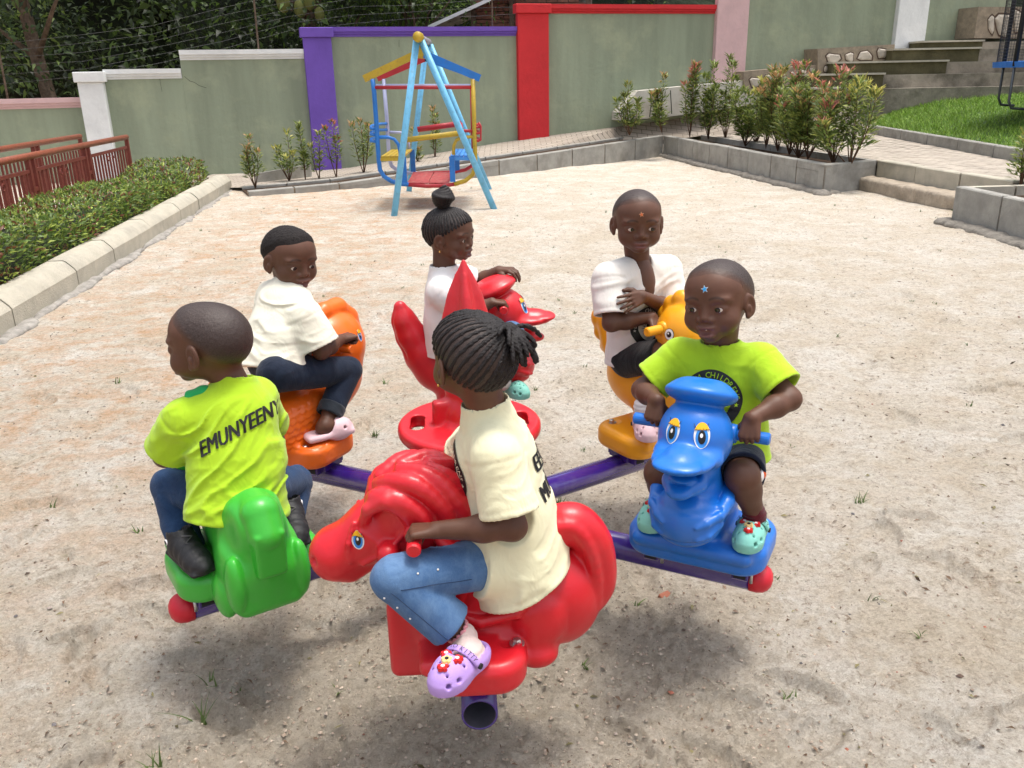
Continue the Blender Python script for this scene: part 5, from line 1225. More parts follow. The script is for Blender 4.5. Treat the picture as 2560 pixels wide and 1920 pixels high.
def clothmat(name, c, weave=900, wa=.0012, rough=.85, var=.06, denim=None, sheen=.2, wr=.006):
    m, N, B = newmat(name); v = N.world(); n = N.noise(18, 5, .65, v); k = N.mix(n, tuple(x*(1-var) for x in c), tuple(min(1, x*(1+var)) for x in c))
    if denim:
        w = N.noise(420, 3, .8, N.world((1, 1, .35))); k = N.mix(N.ramp(w, [(.35, (0, 0, 0)), (.7, (.3,)*3)]), k, denim); f = N.noise(9, 5, .7, v, .8); k = N.mix(N.ramp(f, [(.42, (0, 0, 0)), (.66, (.85,)*3)]), k, denim)
    N.link(k, B.inputs['Base Color']); B.inputs['Roughness'].default_value = rough; B.inputs['Specular IOR Level'].default_value = .2; B.inputs['Sheen Weight'].default_value = sheen; B.inputs['Sheen Roughness'].default_value = .5
    b = N.bump(N.noise(15, 3, .55, N.world((1, 1, .6)), 1.2), wr, .8); b2 = N.bump(N.noise(weave, 2, .6, v), wa, .5, b); N.link(b2, B.inputs['Normal']); return m
M_lime = clothmat('lime_jersey', (.40, .63, .022)); M_cream = clothmat('cream_jersey', (.80, .77, .52)); M_ivory = clothmat('ivory_jersey', (.78, .75, .62)); M_wht = clothmat('white_jersey', (.80, .78, .76)); M_offw = clothmat('offwhite_jersey', (.76, .73, .68))
M_jean = clothmat('mid_blue_denim', (.055, .13, .28), 700, .002, .8, .2, (.14, .25, .42), .1); M_jeand = clothmat('dark_denim', (.006, .011, .026), 700, .002, .8, .3, (.015, .026, .05), .1); M_jeanb = clothmat('blue_denim', (.008, .030, .085), 700, .002, .8, .3, (.025, .065, .15), .1)
M_navy = clothmat('navy_shorts', (.008, .014, .035)); M_blk = clothmat('black_shorts', (.006, .006, .007)); M_sockw = clothmat('white_sock', (.75, .73, .72), 500, .003); M_sockp = clothmat('pale_pink_sock', (.72, .56, .52), 500, .003); M_pinkt = clothmat('pink_trim', (.75, .30, .34), 500, .002); M_sockm = clothmat('maroon_sock', (.10, .006, .014), 500, .003); M_greencl = clothmat('green_cloth', (.02, .36, .10)); M_oran = clothmat('orange_piping', (.75, .12, .02))
def foam(name, c): return mat(name, c, .55, .06, 8, bump=.0006, bs=300, spec=.3, dirt=tuple(x*.6 for x in c), dirt_s=18, dirt_a=.35)
M_lil = foam('lilac_foam', (.50, .32, .74)); M_mint = foam('mint_foam', (.26, .66, .56)); M_pnk = foam('pale_pink_foam', (.80, .56, .60)); M_sneak = mat('black_sneaker', (.012, .012, .014), .6, .3, 30, bump=.002, bs=90)
M_print = mat('black_print', (.012, .012, .012), .6); M_char = mat('charm_red', (.6, .02, .02), .35); M_chy = mat('charm_yellow', (.85, .62, .25), .35); M_stitch = mat('denim_stitch', (.22, .30, .42), .8); M_pearl = mat('pearl', (.85, .85, .82), .2)

def frame(f, u):
    f = unit(f); u = np.array(u, float); u = unit(u-f*(u @ f)); return np.stack([f, np.cross(u, f), u], 1)     # columns forward, left, up
class Head:
    def __init__(s, c, f, u=(0, 0, 1), sc=1.0): s.c = np.array(c, float); s.R = frame(f, u); s.s = sc
    def w(s, p): return s.c+s.R @ (np.array(p, float)*s.s)
    def l(s, P): return ((P-s.c) @ s.R)/s.s
    def e(s, v, c, r, k=.01, mode='u', rot=None):
        M = s.R if rot is None else s.R @ rot; v.ell(s.w(c), np.array(r)*s.s, k*s.s, mode, M=M)
    def cn(s, v, a, b, ra, rb, k=.01, mode='u'): v.cone(s.w(a), s.w(b), ra*s.s, rb*s.s, k*s.s, mode)
def rotz(a): c, s = math.cos(a), math.sin(a); return np.array([(c, -s, 0), (s, c, 0), (0, 0, 1.)])
def roty(a): c, s = math.cos(a), math.sin(a); return np.array([(c, 0, s), (0, 1, 0), (-s, 0, c)])
def skull(h, v):
    h.e(v, (-.014, 0, .024), (.092, .078, .080), .01); h.e(v, (-.045, 0, .012), (.060, .067, .062), .03); h.e(v, (.030, 0, .038), (.053, .064, .056), .03)
def head_sdf(h, v, mouth=0, smile=0):
    skull(h, v)
    h.e(v, (.032, 0, -.020), (.050, .066, .055), .025); h.e(v, (.028, 0, -.046), (.047, .057, .037), .02)
    for s in (-1, 1):
        h.e(v, (.049, s*.038, -.034+smile*.004), (.030, .031, .030), .016); h.e(v, (.066, s*.032, .022), (.017, .026, .008), .014)
    h.e(v, (.062, 0, -.073-mouth*.004), (.019, .024, .015), .018)
    for s in (-1, 1): h.e(v, (.094, s*.033, -.001), (.011, .020, .012), .012, 's')
    h.cn(v, (.080, 0, .004), (.089, 0, -.021), .0065, .0105, .012)
    for s in (-1, 1): h.e(v, (.083, s*.0145, -.0265), (.0105, .0098, .0080), .006); h.e(v, (.0955, s*.0068, -.0345), (.0045, .0038, .003), .002, 's')
    h.e(v, (.076, 0, -.052), (.014, .029, .018), .014)
    m = mouth*.0045
    h.e(v, (.0855, 0, -.0480+m), (.0120, .0235+smile*.003, .0066), .004); h.e(v, (.0835, 0, -.0620-m*1.5), (.0125, .0205, .0080), .004)
    if mouth:
        for q0, q1 in ((-1, -.5), (-.5, 0), (0, .5), (.5, 1)): h.cn(v, (.092, q0*(.016+smile*.006), -.0555+smile*.0065*q0*q0), (.092, q1*(.016+smile*.006), -.0555+smile*.0065*q1*q1), .0034+m*1.5*(1-q0*q0), .0034+m*1.5*(1-q1*q1), .002, 's')
    else: h.e(v, (.1005, 0, -.0546), (.010, .024, .0015), .0025, 's')
    for s in (-1, 1):
        h.e(v, (.0645, s*.0335, -.001), (.0200, .0205, .0172), .003); h.e(v, (.0930, s*.0345, -.0015), (.0180, .0150, .0060), .0012, 's')
        r = rotz(-s*.38) @ roty(.12)
        h.e(v, (-.004, s*.082, -.010), (.0205, .0075, .0300), .006, rot=r); h.e(v, (.0, s*.0885, -.007), (.0125, .0058, .0195), .003, 's', rot=r); h.e(v, (.002, s*.084, -.016), (.006, .005, .010), .003, rot=r); h.e(v, (.004, s*.0795, -.034), (.009, .006, .009), .005)
def make_body(root, h, neck, hands, limbs, mouth=0, smile=0, look=(1, 0, 0), hsp=.0021, feet=()):
    vh = Vol(h.c-.165*h.s, h.c+.165*h.s, hsp); head_sdf(h, vh, mouth, smile)
    nb = h.w((-.022, 0, -.050)); vh.cone(nb, neck, .046*h.s, .043, .022)
    V1, F1 = vh.mesh(); V1 = relax(V1, F1, 1, .45)
    pts = np.array([p for l in limbs for p in (l[0], l[1])]+[q[0] for q in hands]+list(feet)+[neck]); v = Vol(pts.min(0)-.1, pts.max(0)+.1, .0029)
    for l in limbs: v.cone(l[0], l[1], l[2], l[3], l[4] if len(l) > 4 else .02)
    v.cone(nb*.3+neck*.7, neck, .043, .042, .02)
    palms = []
    for hd in hands: hand_sdf(v, *hd)
    V2, F2 = v.mesh(); V2 = relax(V2, F2, 1, .35)
    V = np.concatenate([V1, V2]); F = np.concatenate([F1, F2+len(V1)])
    o = meshobj('person', V, F, M_skin, None, True)
    q = h.l(V1); z = np.zeros(len(V2)); m = mouth*.0045
    lip = np.exp(-((q[:, 2]+.055)/(.0105+m))**4)*np.exp(-(q[:, 1]/(.0215))**4)*(q[:, 0] > .079); ptattr(o, 'lip', np.concatenate([np.clip(lip, 0, 1)*.75, z]))
    ay = np.abs(q[:, 1]); arc = .0245+.005*np.sin(np.clip((ay-.012)/.038, 0, 1)*math.pi)-np.clip(ay-.04, 0, 1)*.25; br = np.exp(-((q[:, 2]-arc)/.0032)**2)*np.clip((ay-.011)/.004, 0, 1)*np.clip((.052-ay)/.006, 0, 1)*(q[:, 0] > .03)*.7
    ptattr(o, 'brow', np.concatenate([br, z])); pm = np.zeros(len(V))
    for hd in hands:
        W, d, n = hd[0], hd[1], hd[2]; qq = V2-np.array(W); pm[len(V1):] = np.maximum(pm[len(V1):], np.clip((qq @ n)*60-.6, 0, .6)*(np.linalg.norm(qq, axis=1) < .12)*0)
    ptattr(o, 'palm', pm)
    for s in (-1, 1):
        c = h.w((.0640, s*.0335, -.0012)); r_ = .0190*h.s; vv = []; ff = []; n1, n2 = 14, 20
        g = unit(h.R @ unit(look)); U = unit(np.cross(g, (0, 0, 1))); W_ = np.cross(U, g)
        for i in range(n1+1):
            t = math.pi*i/n1*.62
            for k in range(n2): a = 2*math.pi*k/n2; vv.append(c+r_*(1.0+(.03 if t < .42 else 0))*(math.cos(t)*g+math.sin(t)*(math.cos(a)*U+math.sin(a)*W_)))
        fm = []
        for i in range(n1):
            for k in range(n2): ff.append((i*n2+k, i*n2+(k+1) % n2, (i+1)*n2+(k+1) % n2, (i+1)*n2+k)); fm.append(1 if (i+.5)/n1*math.pi*.62 < .42 else 0)
        meshobj('eye', vv, ff, M_eyew, o, True, mats=[M_iris], fm=fm)
    if mouth:
        mb = MB(); mb.tube([h.w((.074, t, -.0565)) for t in (-.012, 0, .012)], .007*h.s, 8); mb.build('tongue', M_mouth, o, True)
        for k in range(-3, 4):
            y = k*.0042; MB().box(h.w((.0835-abs(k)*.0008, y, -.0528+m*.7)), (.0016*h.s, .0019*h.s, .0030*h.s), h.R, .0006).build('tooth', M_teeth, o)
            if mouth > .6: MB().box(h.w((.0815-abs(k)*.0008, y, -.0600-m*.8)), (.0016*h.s, .0018*h.s, .0025*h.s), h.R, .0006).build('tooth', M_teeth, o)
    return o
def hand_sdf(v, W, d, n, a, mode='grip', s=1.0, spread=0):
    """W wrist, d wrist-to-knuckle direction, n the way the palm faces, a towards the thumb"""
    W = np.array(W, float); d = unit(d); n = np.array(n, float); n = unit(n-d*(n @ d)); a0 = np.cross(d, n); a = a0 if a0 @ np.array(a, float) > 0 else -a0
    offs = (.0200, .0068, -.0064, -.0192); ln = (.92, 1.02, .96, .78)
    angs = (55, 130, 195) if mode == 'grip' else (8, 22, 34)
    if mode == 'over': angs = (25, 60, 85)
    for i, of in enumerate(offs):
        kn = W+(d*(.052-abs(i-1.2)*.0025)+a*of*1.06)*s-n*.002*s; v.cone(W+a*of*.55*s, kn, .0125*s, .0084*s, .006)
        p = kn; r0 = (.0066, .0068, .0066, .0060)[i]*s; dd = unit(d+a*(spread*(1.2-i)*.14))
        for j, (sl_, an) in enumerate(zip((.021, .0155, .0125), angs)):
            t = math.radians(an+(i-1.5)*3); q = p+(math.cos(t)*dd+math.sin(t)*n)*sl_*ln[i]*s*(1.12 if mode != 'grip' else 1.0); v.cone(p, q, r0*(1-.09*j), r0*(.91-.09*j), .0012); p = q
    tb = W+(d*.012+a*.013+n*.004)*s
    if mode == 'grip': ch = [(.55, .55, .5, .022), (.65, -.1, .75, .018), (.3, -.5, .8, .014)]
    else: ch = [(.6, .75, .2, .024), (.8, .45, .25, .018), (.95, .2, .3, .015)]
    p = tb; r0 = .0115*s
    for j, (x, y, z, l_) in enumerate(ch): q = p+unit(d*x+a*y+n*z)*l_*s; v.cone(p, q, r0*(1-.16*j), r0*(.86-.14*j), .005); p = q
def grip(G, axis, d, n, s=1.0):
    """hand closed round a handle: returns wrist and hand arguments"""
    axis = unit(axis); d = np.array(d, float); d = unit(d-axis*(d @ axis)); nn = np.cross(axis, d); nn = nn if nn @ np.array(n, float) > 0 else -nn
    W = np.array(G)-d*.050*s-nn*.0255*s; return (W, d, nn, axis, 'grip', s)
def folds(f, amp=.004, seed=0):
    R = np.random.RandomState(seed); A = R.normal(size=(3, 3))
    def g(P):
        w = fbm(P*6+seed, 2); q = P*np.array([7., 7., 17.])+w[:, None]*1.1+seed
        q = np.stack([q[:, 0]+P[:, 2]*9*A[0, 0], q[:, 1]+P[:, 2]*9*A[0, 1], q[:, 2]+P[:, 0]*9*A[0, 2]], -1)
        n1 = np.abs(vnoise(q)); n2 = np.abs(vnoise(q*1.9+4)); r1 = np.exp(-(n1/.20)**2); r2 = np.exp(-(n2/.2)**2)
        m = np.clip(fbm(P*4+seed*3+9, 2)*1.6+.65, .15, 1); return amp*.62*(.45-r1*1.3-r2*.35)*m
    return g
def shirt(root, N, SL, SR, EL, ER, hip, fwd, m, sl=(.62, .62), w=.122, dep=.70, hem=.05, loose=.0, name='shirt', neckr=.052, V_=None, seed=1, extra=None, h=.0042, sleeve=.060, up=None, hemn=None, amp=.0045, cutf=None, collar=True, slr=.072):
    N, SL, SR, EL, ER, hip = [np.array(q, float) for q in (N, SL, SR, EL, ER, hip)]; fwd = np.array(fwd, float)
    P = np.array([N, SL, SR, EL, ER, hip]); v = Vol(P.min(0)-.2, P.max(0)+.16, h); ax = unit(hip-N); L_ = np.linalg.norm(hip-N); f = unit(fwd-ax*(fwd @ ax))
    a = N+ax*L_*.30; b = N+ax*L_*.68; c = hip+ax*hem
    v.cone(a, b, w*.90, w*.97, .03, flat=(f, dep)); v.cone(b, c, w*.97, w*1.06+loose, .03, flat=(f, dep*1.05))
    for S in (SL, SR): v.cone(N*.82+S*.18+ax*.014, S+ax*.004, .046, .050, .03); v.cone(S, a*.45+S*.55, .05, .07, .03, flat=(f, .9))
    hm = c if hemn is None else c; hn = ax if hemn is None else unit(hemn)
    for S, E, t in ((SL, EL, sl[0]), (SR, ER, sl[1])):
        d = E-S; T = S+d*t; u = unit(d); fl = (unit(np.cross(u, f)+1e-6), 1.0)
        v.op(cone_f(S+u*.01, T+u*.05, sleeve, slr*1.04, None, (T, u)), np.minimum(S, T)-.12, np.maximum(S, T)+.12, .022)
    fg = folds(f, amp, seed)
    def g(P):
        w = np.clip(((hm-P) @ hn)/.03, .15, 1)*np.clip(((P-N) @ ax)/.08, .15, 1)
        for S, E, t in ((SL, EL, sl[0]), (SR, ER, sl[1])):
            u = unit(E-S); T = S+(E-S)*t; near = np.linalg.norm(P-T, axis=1) < slr+.05; w = np.where(near, w*np.clip((-((P-T) @ u))/.045, .0, 1), w)
        return fg(P)*w
    v.disp(g, .018)
    def seams(P):
        q = np.zeros(len(P))
        for S, E, t in ((SL, EL, sl[0]), (SR, ER, sl[1])):
            u = unit(E-S); T = S+(E-S)*t; tt = (P-S) @ u; near = (np.linalg.norm(P-S-u*.005, axis=1) < .085) & (((P-S) @ unit(S-N)) > -.03); q += .0020*np.exp(-((tt-.008+.10*((P-S) @ ax)**2*0)/.0045)**2)*near
            near = np.linalg.norm(P-T, axis=1) < slr+.02; q += .0013*np.exp(-(((P-T) @ u+.016)/.004)**2)*near
        return q+.0014*np.exp(-(((P-hm) @ hn+.018)/.0045)**2)
    v.disp(seams, .012)
    for S, E, t in ((SL, EL, sl[0]), (SR, ER, sl[1])):
        d = E-S; T = S+d*t; u = unit(d); v.cone(T-u*.025, T+u*.03, slr-.014, slr-.006, .003, 's')
    if extra: extra(v)
    v.op(lambda Q: (Q-hm) @ hn+.008*fbm(Q*8, 2), v.lo, v.lo+v.n*v.h, .004, 'i')
    if collar: v.cone(N+ax*.010, N-ax*.014, neckr+.012, neckr+.005, .012)
    v.cone(N-ax*.06, N+ax*.004, neckr+.002, neckr-.004, .006, 's')
    if V_: V_(v)
    v.ell(hm+hn*.012, (w*.86, w*.86, .02), .01, 's', M=frame(f, -hn)) if False else None
    return volobj(name, v, m, root, None, 1)
def trousers(root, legs, m, pelvis, seed=3, name='trousers', h=.004, pr=(.105, .085, .075), amp=.004, f=(0, 1, 0)):
    """legs: list of (hip, knee, ankle_end, r_hip, r_knee, r_end) ; ankle_end None for shorts ending at knee point"""
    P = np.array([q for l in legs for q in l[:3] if q is not None]+[pelvis]); v = Vol(P.min(0)-.13, P.max(0)+.13, h)
    R = frame(f, (0, 0, 1)); v.ell(pelvis, (pr[1], pr[0], pr[2]), .02, M=R)
    for hp, kn, an, r0, r1, r2 in legs:
        hp = np.array(hp); kn = np.array(kn)
        if an is None: u = unit(kn-hp); v.op(cone_f(hp, kn+u*.05, r0, r1, None, (kn, u)), np.minimum(hp, kn)-.12, np.maximum(hp, kn)+.12, .02); v.cone(kn-u*.03, kn+u*.03, r1-.014, r1-.005, .003, 's')
        else:
            an = np.array(an); u = unit(an-kn); v.cone(hp, kn, r0, r1, .025); v.op(cone_f(kn, an+u*.05, r1*.98, r2*1.03, None, (an, u)), np.minimum(kn, an)-.12, np.maximum(kn, an)+.12, .006)
    for hp, kn, an, r0, r1, r2 in legs:
        if an is not None: an = np.array(an); u = unit(an-np.array(kn)); v.cone(an-u*.03, an+u*.04, r2-.013, r2-.006, .003, 's')
    v.disp(folds(None, amp, seed), .016); return volobj(name, v, m, root, None, 1)
# --- shoes modelled once each in their own frame: x to the toe, z up, sole at z = 0
def clog_vol():
    v = Vol((-.10, -.05, -.01), (.11, .05, .085), .0026)
    def sole(P): x = P[..., 0]; wd = np.interp(x, [-.085, -.05, 0, .04, .075], [.024, .030, .030, .037, .030]); return np.maximum(np.hypot(np.maximum(np.abs(x)-.055, 0), np.maximum(np.abs(P[..., 1])-(wd-.028), 0))-.028, np.abs(P[..., 2]-.011)-.011)
    v.op(sole, (-.09, -.045, 0), (.09, .045, .03), .003)
    v.ell((.030, 0, .020), (.060, .040, .044), .012); v.ell((-.045, 0, .018), (.044, .033, .030), .01); v.cone((-.03, 0, .02), (.03, 0, .03), .034, .034, .01)
    v.op(lambda P: P[..., 2]*-1, (-.1, -.05, -.02), (.11, .05, .09), .001, 'i')
    v.ell((-.035, 0, .062), (.058, .027, .048), .005, 's'); v.ell((.0, 0, .036), (.075, .030, .020), .004, 's')
    for x, y in ((.030, .0), (.030, .018), (.030, -.018), (.046, .010), (.046, -.010), (.060, 0), (.020, .028), (.020, -.028), (.062, .018), (.062, -.018)): v.cone((x, y, .03), (x+.012, y*1.1, .09), .0032, .0032, .001, 's')
    for s in (-1, 1): v.cone((.045, s*.02, .030), (.052, s*.06, .032), .0055, .006, .002, 's'); v.cone((.064, s*.015, .026), (.085, s*.05, .026), .0055, .006, .002, 's')
    return v
def clog_strap(v=None):
    v = Vol((-.10, -.055, -.01), (.11, .055, .10), .0026); P = []
    for t in np.linspace(-1.75, 1.75, 15): P.append((-.038-.0+.052*(-math.cos(t)), .0385*math.sin(t), .036+.006*math.cos(t)))
    for a, b in zip(P[:-1], P[1:]): v.cone(a, b, .0042, .0042, .002, flat=((0, 0, 1), 2.0))
    return v
_cv = clog_vol(); CLOG = _cv.mesh(); CLOG = (relax(CLOG[0], CLOG[1], 1, .4), CLOG[1])
def front_strap():
    v = Vol((-.06, -.055, 0), (.06, .055, .10), .0026); P = [(-.012+.012*math.cos(t), .039*math.sin(t), .030+.034*math.cos(t)) for t in np.linspace(-1.55, 1.55, 17)]
    for a, b in zip(P[:-1], P[1:]): v.cone(a, b, .0040, .0040, .001, flat=((1, 0, 0), 2.2))
    return v
STRB = clog_strap().mesh(); STRF = front_strap().mesh()
def shoe_frame(heel, toe, up=(0, 0, 1), L_=.165):
    heel = np.array(heel, float); toe = np.array(toe, float); R = frame(toe-heel, up); M = np.eye(4); M[:3, :3] = R; M[:3, 3] = (heel+toe)/2; return M
def place(mesh, M): V, F = mesh; return V @ M[:3, :3].T+M[:3, 3], F
def clog(root, M, m, strap='front', text=None, charm=False, nm='shoe', s=1.0):
    M = M.copy(); M[:3, :3] *= s
    V, F = place(CLOG, M); o = meshobj(nm, V, F, m, root, True)
    V, F = place(STRF if strap == 'front' else STRB, M); st_ = meshobj('strap', V, F, m, o, True)
    X = lambda p: M[:3, :3] @ np.array(p, float)+M[:3, 3]
    for q in (-1, 1): MB().tube([X((-.014, q*.040, .030)), X((-.014, q*.0455, .030))], .0065*s, 14).build('rivet', M_print, o)
    MB().add([X((.07*math.cos(t)*.95-.002, .029*math.sin(t), .0135)) for t in np.linspace(0, 2*math.pi, 25)[:-1]], [tuple(range(24))]).build('footbed', m, o)
    if charm:      # plain flower shaped charms
        for (x, y, c_) in ((.042, 0, M_chy), (.026, .015, M_char), (.026, -.015, M_char), (.060, .004, M_char)):
            z = .020+.044*math.sqrt(max(0, 1-((x-.030)/.060)**2-(y/.040)**2)); mb = MB()
            for k in range(5): a = k*1.256; mb.tube([X((x+.0072*math.cos(a), y+.0072*math.sin(a), z-.003)), X((x+.0072*math.cos(a), y+.0072*math.sin(a), z+.0035))], [.0062, .0048], 8)
            mb.build('charm', c_, o)
            MB().tube([X((x, y, z)), X((x, y, z+.005))], .0045, 8).build('charm_centre', M_print if c_ is M_chy else M_ew, o)
    if text:
        n = len(text); 
        for i, chx in enumerate(text):
            t = -(i-(n-1)/2)*.20
            if chx == ' ': continue
            c0 = (-.010+.012*math.cos(t)*1.0, -.0455*math.sin(t)*1.0, .030+.0385*math.cos(t)+.0008)
            nrm = unit((.25, -math.sin(t)*.8, math.cos(t))); rt = unit((0, math.cos(t), math.sin(t))); upv = np.cross(nrm, rt)
            glyph(chx, lambda u, w_: X(np.array(c0)+rt*u+upv*w_+nrm*.0012), .0150, M_print, o)
    return o
def sneaker(root, M, m):
    key = 'sneak'
    if key not in MATS:
        v = Vol((-.10, -.05, -.01), (.11, .05, .12), .003); v.ell((.035, 0, .022), (.062, .038, .036), .015); v.ell((-.04, 0, .028), (.048, .034, .040), .02); v.cone((-.045, 0, .04), (-.052, 0, .070), .038, .036, .02); v.cone((-.02, 0, .045), (.03, 0, .035), .034, .03, .02)
        v.box((0, 0, .010), (.088, .036, .010), .01, .006); v.cone((-.055, 0, .06), (-.06, 0, .11), .030, .032, .004, 's'); v.op(lambda P: -P[..., 2], (-.1, -.05, -.02), (.11, .05, .09), .001, 'i')
        v.disp(lambda P: .0014*np.sin(P[:, 0]*230)*(P[:, 2] > .02)*(P[:, 0] > -.03)+.001*np.sin(P[:, 2]*500)*(P[:, 2] < .018), .01); MATS[key] = v.mesh()
    V, F = place(MATS[key], M); o = meshobj('shoe', V, F, m, root, True); X = lambda p: M[:3, :3] @ np.array(p, float)+M[:3, 3]
    for q in (-1, 1): MB().tube([X((-.055, q*.037, .055)), X((-.055, q*.0405, .055))], [.009, .008], 14).build('badge', M_ew, o); MB().tube([X((-.055, q*.040, .055)), X((-.055, q*.0412, .055))], [.0065, .006], 14).build('badge', m, o)
    MB().tube([X((-.01, -.012, .083)), X((.0, .012, .079)), X((.012, -.012, .071)), X((.022, .012, .065)), X((.032, -.012, .059))], .0022, 6).build('lace', mat('lace', (.1, .1, .1), .7), o, True); return o
FONT = {}
def textmesh(s, size, serif=False):
    key = (s, size)
    if key in FONT: return FONT[key]
    cu = bpy.data.curves.new('tmp', 'FONT'); cu.body = s; cu.size = size; cu.resolution_u = 2; ob = bpy.data.objects.new('tmp', cu); COL.objects.link(ob)
    dg = bpy.context.evaluated_depsgraph_get(); me = bpy.data.meshes.new_from_object(ob.evaluated_get(dg)); bm = bmesh.new(); bm.from_mesh(me); bmesh.ops.triangulate(bm, faces=bm.faces)
    for _ in range(2): 
        es = [e for e in bm.edges if e.calc_length() > size*.22]
        if es: bmesh.ops.subdivide_edges(bm, edges=es, cuts=1); bmesh.ops.triangulate(bm, faces=bm.faces)
    V = np.array([v.co[:] for v in bm.verts]); F = [tuple(x.index for x in f.verts) for f in bm.faces]; bm.free(); bpy.data.meshes.remove(me); bpy.data.objects.remove(ob); bpy.data.curves.remove(cu); FONT[key] = (V, F); return V, F
def glyph(chx, fn, size, m, par):
    V, F = textmesh(chx, size); c = (V.min(0)+V.max(0))/2; return meshobj('letter', [fn(p[0]-c[0], p[1]-c[1]) for p in V], F, m, par)
def comps(V, F):
    par = list(range(len(V)))
    def fd(x):
        while par[x] != x: par[x] = par[par[x]]; x = par[x]
        return x
    for f in F:
        for q in f[1:]: par[fd(q)] = fd(f[0])
    out = {}
    for f in F: out.setdefault(fd(f[0]), []).append(f)
    res = []
    for fs in out.values():
        ids = sorted({i for f in fs for i in f}); mp = {j: k for k, j in enumerate(ids)}; res.append((V[ids], [tuple(mp[i] for i in f) for f in fs]))
    return res
def printed(par, pr, s, o, d, up, size, m, sx=1.0, name='letter', eps=.0025, arc=None, extra=None, skew=0, bold=.042):
    d = unit(d); up = np.array(up, float); up = unit(up-d*(up @ d)); rt = np.cross(d, up); last = None
    def put(items, nm):
        allV = []; allF = []; b = 0
        for V2, F2, e in items:
            pts = [np.array(o)-d*.15+rt*u+up*v_ for u, v_ in V2]; hit = pr.place(pts, d, e); ok = [h is not None for h in hit]
            allV.extend([h if h is not None else np.array(o, float) for h in hit]); allF.extend([tuple(b+i for i in f) for f in F2 if all(ok[i] for i in f)]); b += len(V2)
        if not allF: return None
        used = sorted({i for f in allF for i in f}); mp = {j: k for k, j in enumerate(used)}
        return meshobj(nm, [allV[i] for i in used], [tuple(mp[i] for i in f) for f in allF], m, par)
    if s:
        if arc is None:
            V, F = textmesh(s, size); c = (V.min(0)+V.max(0))/2
            for Vc, Fc in comps(V, F): last = put([([((p[0]-c[0]+size*k*bold)*sx, p[1]-c[1]+skew*(p[0]-c[0])) for p in Vc], Fc, eps+.0004*(k+1)) for k in (-1, 0, 1)], name)
        else:
            R_, a0, da = arc
            for i, chx in enumerate(s):
                if chx == ' ': continue
                V, F = textmesh(chx, size); c = (V.min(0)+V.max(0))/2; a = a0-da*i; put([([(R_*math.cos(a)+(p[0]-c[0])*math.sin(a)+(p[1]-c[1])*math.cos(a), R_*math.sin(a)-(p[0]-c[0])*math.cos(a)+(p[1]-c[1])*math.sin(a)) for p in V], F, eps)], name)
    if extra: last = put([(V2, F2, eps) for V2, F2 in extra], name)
    return last
def ring2(r0, r1, n=64, seg=3):
    V = [((r0+(r1-r0)*j/seg)*math.cos(2*math.pi*i/n), (r0+(r1-r0)*j/seg)*math.sin(2*math.pi*i/n)) for i in range(n) for j in range(seg+1)]; k = seg+1
    return V, [(i*k+j, i*k+j+1, ((i+1) % n)*k+j+1, ((i+1) % n)*k+j) for i in range(n) for j in range(seg)]
def crest(par, pr, o, d, up, R_, ink, cloth, seg=64):
    """round school crest: dark ring with lettering, a sun inside"""
    printed(par, pr, None, o, d, up, 0, ink, extra=[ring2(R_*.66, R_, seg)], name='crest_ring', eps=.0022)
    printed(par, pr, 'DREAM CHILDRENS', o, d, up, R_*.26, cloth, arc=(R_*.83, math.radians(172), math.radians(11.6)), eps=.0034)
    rays = []
    for k in range(24):
        a = 2*math.pi*k/24; b_ = .07; r0, r1 = R_*.34, R_*.54; rays.append(([(r0*math.cos(a-b_), r0*math.sin(a-b_)), (r0*math.cos(a+b_), r0*math.sin(a+b_)), (r1*math.cos(a), r1*math.sin(a))], [(0, 1, 2)]))
    printed(par, pr, None, o, d, up, 0, ink, extra=rays+[ring2(.0005, R_*.28, 32, 4)], name='crest_sun', eps=.0024)['kind'] = 'stuff'
    for s in (-1, 1):
        st_ = []; 
        for k in range(10): a = math.pi/2+k*math.pi/5; r_ = R_*(.075 if k % 2 == 0 else .032); st_.append((s*R_*.83*math.cos(-.12)+r_*math.cos(a), R_*.83*math.sin(-.12)+r_*math.sin(a)))
        printed(par, pr, None, o, d, up, 0, cloth, extra=[([(s*R_*.83*math.cos(-.12), R_*.83*math.sin(-.12))]+st_, [(0, 1+k, 1+(k+1) % 10) for k in range(10)])], name='crest_star', eps=.0034)
def stubble(root, h, m, thick=.0030, line=(.012, .95), amp=.0006, sides=0):
    v = Vol(h.c-.135*h.s, h.c+.135*h.s, .0024); skull(h, v)
    def g(P):
        q = h.l(P); hl = q[:, 2]-(line[0]+line[1]*q[:, 0])-.004*np.sin(q[:, 1]*60)-.3*np.clip(np.abs(q[:, 1])-.045, 0, 1)*(q[:, 0] > .02); t = np.clip(hl/.034, -.4, 1); return -(-.0010+(thick+.0008)*t)*h.s+amp*vnoise(P*260)*np.clip(t, 0, 1)
    v.disp(g, .02); o = volobj('hair', v, m, root, None, 1); co = np.array([q.co[:] for q in o.data.vertices]); q = h.l(co)
    e = np.clip((q[:, 2]-(line[0]+line[1]*q[:, 0]))/.045+.12*fbm(co*60, 3), 0, 1); ptattr(o, 'edge', e*e*(3-2*e)*.9+.02); return o
